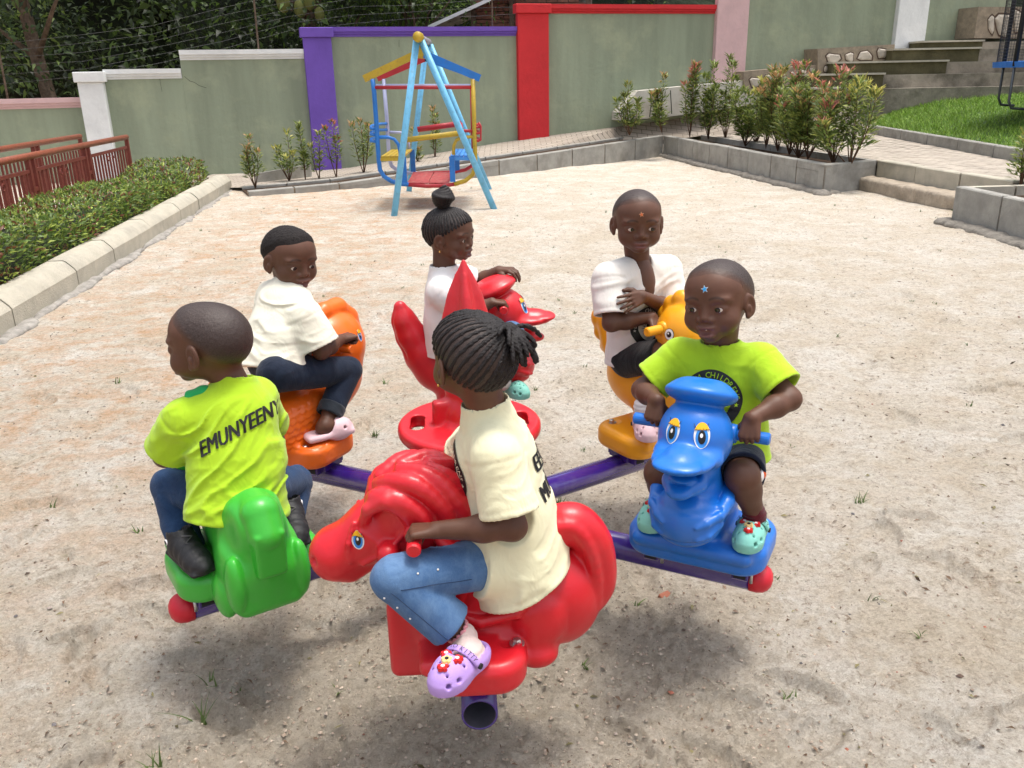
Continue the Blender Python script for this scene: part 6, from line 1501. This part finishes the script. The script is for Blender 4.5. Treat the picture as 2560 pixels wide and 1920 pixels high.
def star(root, h, body, p, sz, m, m2, n=5):
    pr = Proj(body); d = -h.R[:, 0]; up = h.R[:, 2]
    def st(sc): 
        V = [(0, 0)]; 
        for k in range(2*n): a = math.pi/2+k*math.pi/n+.2; r_ = sz*sc*(1 if k % 2 == 0 else .42); V.append((r_*math.cos(a), r_*math.sin(a)))
        return V, [(0, 1+k, 1+(k+1) % (2*n)) for k in range(2*n)]
    printed(root, pr, None, h.w(p), d, up, 0, m2, extra=[st(1.25)], name='sticker_border', eps=.0014); printed(root, pr, None, h.w(p), d, up, 0, m, extra=[st(1)], name='star_sticker', eps=.0022)
def seg(a, b, r0, r1, k=.02): return (np.array(a), np.array(b), r0, r1, k)
def axes(key): A = np.array(FR[key])[:3, :3]; return A[:, 0], A[:, 1], A[:, 2]
def arm(S, E, W, r=(.034, .028, .029, .0195)): return [seg(S, E, r[0], r[1]), seg(E, E*.62+W*.38, r[1], r[2]), seg(E*.62+W*.38, W, r[2]*.97, r[3])]
def leg(Hp, K, A_, r=(.058, .043, .042, .026)): return [seg(Hp, K, r[0], r[1]), seg(K, K*.68+A_*.32, r[1], r[2]), seg(K*.68+A_*.32, A_, r[2], r[3])]
def ln(*p): return [round(float(np.linalg.norm(np.array(a)-np.array(b))), 3) for a, b in zip(p[:-1], p[1:])]

# ------------------------------------------------ girl in the cream shirt on the red horse
def girl_horse():
    k = 'horse'; f, l, u = axes(k); Q = lambda x, y, o: J(k, x, y, y=o)
    h = Head(Q(1022, 778, .0), f*.52-l*.85+np.array([0, 0, -.06]), (0, 0, 1), 1.02)
    N = Q(1052, 890, 0); SL = Q(1072, 985, .105); SR = Q(1040, 955, -.10); hip = Q(1118, 1205, 0)
    _h = jl(k, 893, 1192, y=.172); GL = loc2w(FR[k], (_h[0], .132, _h[2])); GR = loc2w(FR[k], (_h[0], -.13, _h[2]))
    dh = unit(f*.85-u*.15); hl = grip(GL, -l, unit(f*.93-u*.05), -u, 1.0); hr = grip(GR, l, dh, -u, .95)
    EL = Q(1108, 1138, .15); ER = (SR+hr[0])/2+l*-.05-u*.04
    KL = Q(852, 1250, .150); AL = Q(1003, 1375, .155); HL = Q(1092, 1210, .062); HR = Q(1095, 1218, -.06); KR = loc2w(FR[k], (.17, -.155, .60)); AR = loc2w(FR[k], (.0, -.15, .47))
    print('girl_horse', 'upper/fore', ln(SL, EL, hl[0]), 'thigh/shin', ln(HL, KL, AL), 'torso', ln(N, hip))
    b = make_body(None, h, N, [hl, hr], [seg(N*.88+hip*.12, SL, .026, .032), seg(N*.88+hip*.12, SR, .026, .032), seg(N*.72+hip*.28, hip, .055, .075, .03)]+arm(SL, EL, hl[0])+arm(SR, ER, hr[0])+leg(HL, KL, AL, (.055, .042, .034, .022))+leg(HR, KR, AR), look=(1, .1, 0))
    tag(b, 'girl in pale yellow shirt and jeans riding the red horse seat, seen from behind', 'person')
    s = shirt(b, N, SL, SR, EL, ER, hip, f, M_cream, (.80, .6), .130, .82, .045, .016, seed=4, extra=lambda v: v.op(cone_f(HL, HL*.5+KL*.5, .078, .074, None, (HL*.74+KL*.26+u*.0, unit(KL-HL+u*.03))), HL-.12, HL+.12, .03), sleeve=.058, slr=.070, hemn=unit(hip-N)*1-f*.25, amp=.010)
    pr = Proj(s)
    bc = N*.72+hip*.28-f*.1
    for i, tx in enumerate(('EENYE', 'MUNYE')): printed(b, pr, tx, bc+(hip-N)*.19*i, f, (0, 0, 1), .055, M_print, sx=.8)
    crest(b, pr, N*.62+hip*.38+f*.09+l*.0, -f+l*-.3, (0, 0, 1), .075, M_print, M_cream)
    trousers(b, [(HL, KL, AL*.80+KL*.20, .062, .052, .056), (HR, KR, AR, .06, .05, .05)], M_jean, hip+u*.01, 5, f=f, pr=(.10, .09, .075))
    for px, py in ((1046, 1076), (1046, 1076)): pass
    prt = Proj(b.children[-1]) 
    for zx, zy in ((1045, 1075), (878, 1108), (600, 1312), (708, 1391), (814, 1482)):
        px, py = (780+zx/3.3183)/S_PX, (1100+zy/3.3183)/S_PX; v_ = ray(px, py); hh = prt.hit(EYE, v_, 10)
        if hh[0] is not None: c = np.array(hh[0])-unit(v_)*.001; MB().tube([c, c-unit(v_)*.002], [.0028, .0015], 8).build('rivet', M_pearl, b.children[-1] if False else b, True)
    sm = MB()
    for P0, P1, t0 in ((HL, KL, .32), (KL, AL, .0)):
        ax2 = unit(P1-P0); pts = []
        for t in np.linspace(t0, .93, 26):
            c = P0+(P1-P0)*t-np.cross(l, ax2)*.004; hh = prt.hit(c+l*.16, -l, .2)
            if hh[0] is not None: pts.append(np.array(hh[0])+l*.0004)
        if len(pts) > 3: sm.tube(pts, .0011, 5)
    if sm.V: sm.build('seam', mat('dark_stitch', (.02, .05, .12), .8), b, True)
    # ankle sock and shoe
    heel = atz(1040, 1418, .425); toe = atz(948, 1497, .425); M = shoe_frame(heel, toe); t_ = unit(toe-heel); 
    an = heel+t_*.04+[0, 0, .075]
    v = Vol(heel-.14, heel+.20, .003); v.cone(AL+(KL-AL)*.14, AL, .0265, .027, .01); v.cone(AL, heel+t_*.045+[0, 0, .03], .027, .029, .01); v.cone(heel+t_*.03+[0, 0, .03], toe-t_*.04+[0, 0, .028], .027, .022, .015); v.disp(lambda P: .0012*np.sin(P[:, 2]*420), .008); v.op(lambda P: (P-(AL+(KL-AL)*.10)) @ unit(KL-AL), v.lo, v.lo+.36, .002, 'i')
    volobj('sock', v, M_sockp, b); c = AL+(KL-AL)*.10; R = frame(unit(KL-AL), t_)
    MB().tube([c+R @ np.array([.003*math.cos(a*14), .0285*math.cos(a), .0285*math.sin(a)]) for a in np.linspace(0, 2*math.pi, 60)], .0035, 6, False).build('frill', M_pinkt, b, True)
    b2 = Vol(np.minimum(AL, an)-.06, np.maximum(AL, an)+.06, .003); b2.cone(KL*.3+AL*.7, AL, .024, .0225, .01); volobj('ankle', b2, M_skin, b)
    clog(b, M, M_lil, 'front', 'HELLO KITTY', True, s=1.03)
    h2 = loc2w(FR[k], (-.02, -.13, .42)); clog(b, shoe_frame(h2, h2+f*.16), M_lil)
    # cornrows swept back into a short bunch of twists
    cornrows(b, h, knot=(-.078, -.042, .066), tail='bunch')
    e = h.w((.004, .088, -.036)); MB().tube([e, e-u*.006], .0025, 8).build('earring', M_gold, b, True); e = h.w((.0, -.088, -.038)); MB().tube([e, e-u*.006], .0025, 8).build('earring', M_gold, b, True)
def cornrows(b, h, knot, tail, n=41):
    v = Vol(h.c-.14*h.s, h.c+.14*h.s, .0026); skull(h, v)
    def g(P):
        q = h.l(P); hl = q[:, 2]-(.006+.80*q[:, 0]); t = np.clip(hl/.008, 0, 1); return -(.0022*t-.0024*(1-t))
    v.disp(g, .02)
    sc_ = volobj('scalp_hair', v, M_stub, b, None, 1); ptattr(sc_, 'edge', np.full(len(sc_.data.vertices), .92)); v = Vol(h.c-.14*h.s, h.c+.14*h.s, .0021)
    kn = np.array(knot); c0 = np.array((-.014, 0, .024)); rad = np.array((.094, .075, .082))
    sk = Vol(h.c-.14*h.s, h.c+.14*h.s, .0024); skull(h, sk); ts = np.linspace(.7, 1.35, 90)
    def onskull(p):
        q = (p-c0)/rad; q = q/np.linalg.norm(q); P = np.array([h.w(c0+q*rad*t) for t in ts]); I = np.clip(np.round((P-sk.lo)/sk.h).astype(int), 0, sk.n-1); dv = sk.d[I[:, 0], I[:, 1], I[:, 2]]
        k = np.nonzero(dv < 0)[0]; t = ts[k[-1]] if len(k) else 1.0; return c0+q*rad*(t+.008)
    for i in range(n):
        a = -math.pi*.98+2*math.pi*.98*i/(n-1)                         # start points round the hairline
        x = .070*math.cos(a)-.004; y = .074*math.sin(a); z = .006+.80*x+.004
        if x < -.06: z = -.05
        s0 = onskull(np.array((x, y, z))); pts = [onskull(s0*(1-t)+kn*t+np.array((0, 0, .02*math.sin(t*math.pi)))) for t in np.linspace(0, 1, 13)]
        for j, (p, q) in enumerate(zip(pts[:-1], pts[1:])): v.cone(h.w(p), h.w(q), .0050*h.s, .0050*h.s, .0004)
    W_ = [h.w(p) for p in (kn,)]
    v.disp(lambda P: .0013*np.sin((h.l(P)[:, 0]*1.3+h.l(P)[:, 2])*620)*np.sin(h.l(P)[:, 1]*420)*(np.linalg.norm(h.l(P)-c0, axis=1) > .06), .008)
    o = volobj('hair', v, M_braid, b, None, 0); r = np.random.RandomState(3)
    if tail == 'bunch':
        K = h.w(kn*1.03); vv = Vol(K-.13, K+.13, .003); vv.ell(K, (.022, .022, .022), .01)
        back = -h.R[:, 0]; 
        for i in range(20):
            dr = unit(back*1.0+r.normal(size=3)*.55+np.array([0, 0, .25])); L_ = r.uniform(.05, .085); P = [K]; 
            for j in range(7): dr = unit(dr+np.array([0, 0, -.30])); P.append(P[-1]+dr*L_/6)
            P = P[1:]
            for j, (p, q) in enumerate(zip(P[:-1], P[1:])): vv.cone(p, q, .0058, .0052 if j < 4 else .004, .001)
        vv.disp(lambda P: .0011*np.sin((P @ np.array([1, .6, 1.2]))*560), .006); volobj('twists', vv, M_braid, o, None, 0)
    else:
        K = h.w(kn); U = unit(K-h.w((-.014, 0, .0))); c = K+U*.040; vv = Vol(c-.07, c+.07, .0026)
        R = frame(np.array([1, 0, 0]), U)
        for i in range(13):
            t = i/12; rr_ = .041*math.sin(math.pi*(.12+.8*t)); 
            for j in range(20):
                a0, a1 = 2*math.pi*j/20, 2*math.pi*(j+1)/20; tl = .006*math.sin(a0+i); vv.cone(c+R @ np.array([rr_*math.cos(a0), rr_*math.sin(a0), (t-.5)*.072+.006*math.sin(a0*1+i*.7)]), c+R @ np.array([rr_*math.cos(a1), rr_*math.sin(a1), (t-.5)*.072+.006*math.sin(a1*1+i*.7)]), .0052, .0052, .0012)
        vv.ell(c, (.038, .038, .036), .004); vv.cone(K-U*.01, K+U*.02, .024, .016, .01); volobj('bun', vv, M_braid, o, None, 0)
        for k in range(6): a = k*1.05; MB().tube([c+R @ np.array([.022*math.cos(a), .022*math.sin(a), -.030]), c+R @ np.array([.0245*math.cos(a), .0245*math.sin(a), -.031])], [.0035, .003], 8).build('bead', M_band, o, True)
    return o

# ------------------------------------------------ boy in lime shirt on the green seat, back to us
def boy_green():
    k = 'green'; f, l, u = axes(k); Q = lambda x, y, o: J(k, x, y, x=o)
    h = Head(Q(448, 745, .06), np.array([-.97, .16, -.03]), np.array([.08, 0, 1]), 1.08)
    N = Q(508, 836, .02); SL = Q(402, 905, .03); SR = Q(552, 858, .05); hip = Q(513, 1075, -.05)
    GL = loc2w(FR[k], (.12, .13, .70)); GR = loc2w(FR[k], (.12, -.13, .70))
    dh = unit(f*.8-u*.3); hl = grip(GL, -l, dh, -u, .95); hr = grip(GR, l, dh, -u, .95)
    EL = Q(356, 985, .10); ER = Q(592, 952, .18)
    HL = Q(480, 1085, .0); KL = Q(366, 1050, .18); AL = Q(405, 1190, .04); HR = Q(560, 1060, .0); KR = Q(640, 1040, .20); AR = Q(622, 1120, .10)
    print('boy_green', ln(SL, EL, hl[0]), ln(HL, KL, AL), ln(N, hip), ln(SR, ER, hr[0]))
    b = make_body(None, h, N, [hl, hr], [seg(N*.88+hip*.12, SL, .026, .032), seg(N*.88+hip*.12, SR, .026, .032), seg(N*.72+hip*.28, hip, .055, .075, .03)]+arm(SL, EL, hl[0])+arm(SR, ER, hr[0])+leg(HL, KL, AL)+leg(HR, KR, AR), mouth=1, look=(1, .1, -.1))
    tag(b, 'boy in lime green shirt and blue jeans on the green seat, back turned, looking left', 'person')
    stubble(b, h, M_stub, .0028)
    s = shirt(b, N, SL, SR, EL, ER, hip, unit(f-l*.05), M_lime, (.85, .62), .128, .78, .055, .006, seed=8, sleeve=.058, slr=.066, amp=.011)
    pr = Proj(s); c = Q(540, 915, -.10)
    vd = unit(ray(540, 915)); printed(b, pr, 'EMUNYEENYE', Q(530, 917, -.12), vd, (0, 0, 1), .060, M_print, sx=.64, skew=.27, eps=.003)
    v = Vol(N-.12, N+.12, .0035); cc = Q(425, 850, .05); v.chain([Q(388, 872, .06), Q(410, 862, .04), Q(440, 848, .02), Q(462, 842, .02)], [.016, .020, .018, .012], .01); v.disp(folds(None, .003, 3), .01); volobj('scarf', v, M_greencl, b)
    tg = h.w((.084, .0, -.068)); MB().tube([h.w((.070, 0, -.0615)), h.w((.092, 0, -.0655)), h.w((.097, 0, -.0685))], [.008, .0065, .003], 10).build('tongue', M_tongue, b, True)
    trousers(b, [(HL, KL, AL, .062, .052, .046), (HR, KR, AR, .062, .05, .046)], M_jeanb, hip+u*.01, 6, f=f, amp=.005)
    t1 = atz(443, 1243, .425); h1 = atz(380, 1185, .43); d = unit(t1-h1); h1 = t1-d*.17; sneaker(b, shoe_frame(t1-d*.165, t1), M_sneak)
    t2 = loc2w(FR[k], (-.02, -.12, .425)); h2 = atz(628, 1130, .43); d2 = unit(atz(640, 1165, .42)-h2); sneaker(b, shoe_frame(h2-d2*.04, h2+d2*.125), M_sneak)

# ------------------------------------------------ boy in lime shirt on the blue duck, facing us
def boy_blue():
    k = 'blue'; f, l, u = axes(k); Q = lambda x, y, o: J(k, x, y, x=o)
    h = Head(Q(1550, 652, -.03), unit(ray(1550, 652)*-1*[1, 1, 0])+np.array([-.42, .0, -.02]), (-.05, .15, 1), 1.06)
    N = Q(1556, 758, -.055); SL = Q(1640, 784, -.05); SR = Q(1472, 772, -.05); hip = Q(1562, 985, -.05)
    hx, hz = .105, .79; HS = np.array(FR[k])[:3, 0]
    GL = loc2w(FR[k], (hx, .150, .77)); GR = loc2w(FR[k], (hx, -.15, .77)); GL = Q(1622, 945, .105); GR = Q(1418, 905, .105)
    dL = unit(f*.4-u*.9-l*.25); dR = unit(f*.4-u*.9+l*.1); hl = grip(GL, -l, dL, f*.9-u*.2, 1.0); hr = grip(GR, l, dR, f*.9-u*.2, 1.0)
    hl = (hl[0], hl[1], -hl[2] if hl[2] @ f > 0 else hl[2], *hl[3:]); hr = (hr[0], hr[1], -hr[2] if hr[2] @ f > 0 else hr[2], *hr[3:])
    hl = (GL-hl[1]*.05-hl[2]*.0255, *hl[1:]); hr = (GR-hr[1]*.05-hr[2]*.0255, *hr[1:])
    EL = Q(1706, 862, .0); ER = Q(1388, 842, .0)
    HL = Q(1600, 985, -.03); HR = Q(1520, 985, -.03); KL = Q(1604, 1030, .10); KR = Q(1428, 1022, .11); AL = Q(1630, 1112, .05); AR = Q(1436, 1098, .05)
    print('boy_blue', ln(SL, EL, hl[0]), ln(SR, ER, hr[0]), ln(HL, KL, AL), ln(N, hip), 'grips', [np.round(np.linalg.inv(np.array(FR[k])) @ np.append(g, 1), 3) for g in (GL, GR)])
    b = make_body(None, h, N, [hl, hr], [seg(N*.88+hip*.12, SL, .026, .032), seg(N*.88+hip*.12, SR, .026, .032), seg(N*.72+hip*.28, hip, .055, .075, .03)]+arm(SL, EL, hl[0])+arm(SR, ER, hr[0])+leg(HL, KL, AL, (.052, .044, .038, .026))+leg(HR, KR, AR, (.052, .044, .038, .026)), mouth=.7, look=(1, -.12, -.02))
    tag(b, 'boy in lime green shirt and navy shorts, blue star on forehead, on blue duck', 'person')
    stubble(b, h, M_stub, .0026, (.014, .90))
    s = shirt(b, N, SL, SR, EL, ER, hip, f, M_lime, (.74, .74), .124, .74, .0, .004, seed=11, sleeve=.056, slr=.064, amp=.009)
    crest(b, Proj(s), Q(1532, 868, .05), -f+u*.0, (0, 0, 1), .082, M_print, M_lime)
    star(b, h, b, (.08, .004, .052), .0085, mat('star_blue', (.02, .35, .75), .3), M_band, 5)
    trousers(b, [(HL, KL*.86+HL*.14, None, .066, .062, 0), (HR, KR*.86+HR*.14, None, .066, .062, 0)], M_navy, hip+u*.01, 6, f=f, name='shorts', pr=(.10, .09, .07))
    st_ = Vol(KL-.12, KL+.12, .0035); st_.cone(HL*.45+KL*.55+l*.054, KL*.86+HL*.14+l*.058, .012, .014, .004, flat=(l, .5)); volobj('stripe', st_, M_band if False else M_wht, b)
    st_ = Vol(KL-.12, KL+.12, .0035); st_.cone(HL*.25+KL*.75+l*.052-f*.020, KL*.87+HL*.13+l*.056-f*.020, .010, .012, .003, flat=(l, .6)); volobj('stripe', st_, M_oran, b)
    for A_, (tx, ty), (hx_, hy_), sd in ((AL, (1606, 1194), (1642, 1128), 1), (AR, (1398, 1150), (1440, 1096), -1)):
        t = atz(tx, ty, .425); hh = atz(hx_, hy_, .425); d = unit(t-hh); hh = t-d*.165
        v = Vol(hh-.1, hh+.16, .0032); an = hh+d*.045; v.cone(A_+(KL-AL)*.22, A_, .030, .030, .01); v.cone(A_, an+[0, 0, .03], .030, .03, .01); v.cone(an+[0, 0, .03], t-d*.04+[0, 0, .028], .026, .022, .012); v.disp(lambda P: .001*np.sin(P[:, 2]*420), .008); volobj('sock', v, M_sockm, b)
        clog(b, shoe_frame(hh, t), M_mint, 'front', 'HELLO KITTY', True, s=1.05)

# ------------------------------------------------ boy in off-white shirt on the yellow seat, arms crossed
def boy_yellow():
    k = 'yellow'; f, l, u = axes(k); Q = lambda x, y, o: J(k, x, y, x=o); R_ = lambda x, y, o: J(k, x, y, y=o)
    h = Head(Q(1377, 480, -.06), np.array([.03, -1, -.12]), (0, .2, 1), 1.04)
    N = Q(1377, 562, -.085); SR = Q(1314, 600, -.07); SL = Q(1440, 582, -.09); hip = Q(1366, 764, -.09)
    G = Q(1418, 708, .10); print('yellow grip', np.round(np.linalg.inv(np.array(FR[k])) @ np.append(G, 1), 3))
    hr = grip(G, unit(np.array([.9, .1, .1])), unit(np.array([.75, -.2, -.55])), (0, -.2, -1), 1.0)
    hd = unit(np.array([.35, -.75, -.62])); nn = unit(np.array([0, .75, -.5])); ax_ = np.array([.9, .25, 0.]); W = Q(1408, 685, .03)
    hr = (W, unit(Q(1424, 716, .085)-W), unit(np.array([-.3, .3, -.9])), np.array([1., 0, 0.2]), 'grip', 1.0)
    ER = Q(1320, 698, -.01); EL = Q(1452, 670, -.03); WL = Q(1388, 640, .035); hl = (WL, unit(Q(1345, 658, .04)-WL), unit(np.array([.1, 1, -.2])), np.array([0, 0, 1.]), 'flat', 1.0, .9)
    HR = Q(1358, 780, -.06); HL = Q(1392, 770, -.10); KR = Q(1432, 765, .12); KL = Q(1475, 740, .10); AR = Q(1388, 878, .08); AL = loc2w(FR[k], (.02, .13, .5))
    print('boy_yellow', ln(SR, ER, W), ln(SL, EL, WL), ln(HR, KR, AR), ln(N, hip))
    b = make_body(None, h, N, [hl, hr], [seg(N*.88+hip*.12, SL, .026, .032), seg(N*.88+hip*.12, SR, .026, .032), seg(N*.72+hip*.28, hip, .055, .075, .03)]+arm(SL, EL, WL)+arm(SR, ER, W)+leg(HL, KL, AL)+leg(HR, KR, AR), look=(1, .22, .0))
    tag(b, 'boy in off white shirt with arms crossed and an orange star on his forehead', 'person')
    stubble(b, h, M_stub, .0026, (.018, .92))
    def vneck(v): 
        for t in np.linspace(0, 1, 6): c = N*(1-t*.42)+hip*t*.42+f*.075; v.cone(c-f*.05, c+f*.05, .036*(1-t)+.002, .036*(1-t)+.002, .004, 's')
    s = shirt(b, N, SL, SR, EL, ER, hip, f, M_offw, (.80, .82), .104, .80, .03, .0, seed=15, sleeve=.054, slr=.060, V_=vneck, amp=.009, collar=False)
    ch_ = Vol(N-.2, N+.2, .004); v = ch_; v.ell(N*.72+hip*.28+f*.008, (.06, .072, .12), .01, M=frame(l, (0, 0, 1))); v.cone(N, N*.8+hip*.2, .035, .06, .02)
    volobj('chest', v, M_skin, b)
    crest(b, Proj(s), N*.35+hip*.65+f*.05, -f, (0, 0, 1), .075, M_print, M_offw)
    star(b, h, b, (.08, -.004, .05), .0075, mat('star_orange', (.75, .18, .05), .3), mat('star_edge', (.8, .5, .3), .3), 5)
    trousers(b, [(HR, KR, None, .064, .056, 0), (HL, KL, None, .064, .056, 0)], M_blk, hip, 6, f=f, name='shorts')
    t = atz(1402, 955, .43); hh = atz(1378, 905, .43); d = unit(t-hh); hh = t-d*.165; an = hh+d*.045
    v = Vol(np.minimum(hh, AR)-.08, np.maximum(t, AR)+.12, .0032); v.cone(KR*.45+AR*.55, AR, .036, .03, .01); v.cone(AR, an+[0, 0, .03], .030, .03, .01); v.disp(lambda P: .0013*np.sin(P[:, 2]*380), .008); volobj('sock', v, M_sockw, b)
    clog(b, shoe_frame(hh, t), M_pnk, 'front', s=1.06); h2 = loc2w(FR[k], (-.06, .13, .42)); clog(b, shoe_frame(h2, h2+f*.16), M_pnk)

# ------------------------------------------------ girl with a bun on the red duck
def girl_duck():
    k = 'duck'; f, l, u = axes(k); Q = lambda x, y, o: J(k, x, y, y=o)
    h = Head(Q(972, 508, .0), np.array([.90, -.42, -.12]), (-.12, 0, 1), 1.0)
    N = Q(958, 587, .0); SR = Q(952, 630, -.105); SL = Q(1000, 600, .10); hip = Q(968, 745, .0)
    hr = grip(Q(1088, 668, -.13), l, unit(f*.95-u*.1), -u, .95); W = Q(1078, 584, .05); hl = (W, unit(Q(1108, 585, .02)-W), unit(np.array([.1, 0, -1])), np.array([-.1, -1, 0.]), 'over', 1.08, .8)
    ER = Q(1010, 678, -.13); EL = Q(1030, 612, .12)
    HR = Q(975, 755, -.07); HL = Q(985, 745, .07); KR = Q(1105, 722, -.14); KL = Q(1120, 705, .12); AR = Q(1085, 822, -.14); AL = Q(1100, 780, .12)
    print('girl_duck', ln(SR, ER, hr[0]), ln(SL, EL, W), ln(HR, KR, AR), ln(N, hip))
    b = make_body(None, h, N, [hl, hr], [seg(N*.88+hip*.12, SL, .026, .032), seg(N*.88+hip*.12, SR, .026, .032), seg(N*.72+hip*.28, hip, .055, .075, .03)]+arm(SL, EL, W)+arm(SR, ER, hr[0])+leg(HL, KL, AL)+leg(HR, KR, AR), mouth=.5, smile=1, look=(1, 0, 0))
    tag(b, 'smiling girl in white shirt with a braided bun, riding the red duck', 'person')
    shirt(b, N, SL, SR, EL, ER, hip, f, M_wht, (.60, .6), .115, .78, .03, .0, seed=21, sleeve=.052, slr=.058, amp=.006, neckr=.051)
    trousers(b, [(HL, KL, AL, .062, .052, .045), (HR, KR, AR*.8+KR*.2, .062, .052, .045)], M_jean, hip, 6, f=f)
    cornrows(b, h, knot=(-.030, 0, .105), tail='bun')
    e = h.w((.004, -.087, -.042)); MB().tube([e, e-u*.007], .0028, 8).build('earring', M_gold, b, True)
    for A_, (tx, ty), (hx_, hy_), y_ in ((AR, (1138, 862), (1085, 845), -1), (AL, (1140, 800), (1092, 800), 1)):
        t = atz(tx, ty, .42 if y_ < 0 else .50); hh = atz(hx_, hy_, .42 if y_ < 0 else .50); d = unit(t-hh); hh = t-d*.165
        v = Vol(np.minimum(hh, A_)-.08, np.maximum(t, A_)+.12, .0035); v.cone(A_*1.0, hh+d*.045+[0, 0, .03], .030, .028, .01); v.cone(hh+d*.04+[0, 0, .03], t-d*.04+[0, 0, .028], .026, .022, .012); volobj('sock', v, M_sockw, b); clog(b, shoe_frame(hh, t), M_mint, 'front', s=1.0)

# ------------------------------------------------ boy in ivory shirt on the orange fish
def boy_orange():
    k = 'orange'; f, l, u = axes(k); Q = lambda x, y, o: J(k, x, y, y=o)
    h = Head(Q(628, 560, .01), np.array([.66, -.72, -.20]), (-.12, .22, 1), 1.05)
    N = Q(622, 622, .01); SR = Q(655, 682, -.095); SL = Q(592, 640, .10); hip = Q(598, 775, .0)
    W = Q(738, 732, -.12); hr = (W, unit(Q(775, 722, -.135)-W), unit(np.array([.3, .5, -.8])), np.array([0, .7, .5]), 'grip', 1.05)
    GL = loc2w(FR[k], (.19, .13, .70)); hl = grip(GL, -l, f*.9-u*.1, -u, .95)
    ER = Q(694, 758, -.15); EL = (SL+hl[0])/2+l*.04-u*.05
    HR = Q(596, 808, -.07); HL = Q(600, 790, .06); KR = Q(752, 800, -.145); KL = loc2w(FR[k], (.24, .15, .62)); AR = Q(712, 893, -.15); AL = loc2w(FR[k], (.07, .15, .47))
    print('boy_orange', ln(SR, ER, W), ln(HR, KR, AR), ln(N, hip))
    t = atz(757, 930, .43); hh = atz(685, 948, .43); d = unit(t-hh)
    b = make_body(None, h, N, [hl, hr], [seg(N*.88+hip*.12, SL, .026, .032), seg(N*.88+hip*.12, SR, .026, .032), seg(N*.72+hip*.28, hip, .055, .075, .03)]+arm(SL, EL, hl[0])+arm(SR, ER, W)+leg(HL, KL, AL)+leg(HR, KR, AR)+[seg(AR, hh+d*.035+[0, 0, .045], .026, .026, .015), seg(hh+d*.03+[0, 0, .040], hh+d*.022+[0, 0, .036], .026, .024, .01), seg(hh+d*.035+[0, 0, .04], t-d*.04+[0, 0, .035], .026, .018, .015)], mouth=.6, smile=1, look=(1, .12, -.12), feet=[hh, t])
    tag(b, 'boy in ivory shirt and dark jeans riding the orange fish seat, looking back', 'person')
    stubble(b, h, M_hair, .0060, (.024, .80), .0016)
    shirt(b, N, SL, SR, EL, ER, hip, f, M_ivory, (.55, .88), .126, .80, .045, .01, seed=31, sleeve=.066, slr=.080, amp=.011)
    trousers(b, [(HR, KR, AR, .066, .052, .044), (HL, KL, AL, .062, .05, .045)], M_jeand, hip-u*.01, 6, f=f, pr=(.11, .10, .085), amp=.004)
    v = Vol(AR-.1, AR+.1, .0035); q = unit(AR-KR); v.cone(AR-q*.035, AR+q*.004, .050, .049, .004); v.op(lambda P: np.abs((P-(AR-q*.014)) @ q)-.022, AR-.1, AR+.1, .004, 'i'); v.cone(AR-q*.01, AR+q*.03, .038, .041, .003, 's'); volobj('cuff', v, clothmat('cuff_denim', (.02, .026, .035)), b)
    # slip-on slide
    v = Vol(hh-.06, hh+.24, .003); M = shoe_frame(t-d*.165-d*.0, t+d*.0); R3 = M[:3, :3]; X = lambda p: R3 @ np.array(p, float)+M[:3, 3]
    v = Vol(M[:3, 3]-.13, M[:3, 3]+.13, .003)
    v.box(X((0, 0, .010)), (.090, .036, .012), .011, .005, M=R3); v.ell(X((-.05, 0, .012)), (.042, .037, .014), .01, M=R3); v.ell(X((.035, 0, .020)), (.058, .041, .044), .01, M=R3)
    v.ell(X((.02, 0, .030)), (.070, .030, .026), .004, 's', M=R3); v.ell(X((-.04, 0, .062)), (.06, .06, .044), .004, 's', M=R3); v.cone(X((.045, -.02, .032)), X((.055, -.06, .034)), .006, .007, .002, 's'); volobj('shoe', v, M_pnk, b)
for fn in (girl_horse, boy_green, boy_blue, boy_yellow, girl_duck, boy_orange): fn(); print(fn.__name__, time.time()-T0)
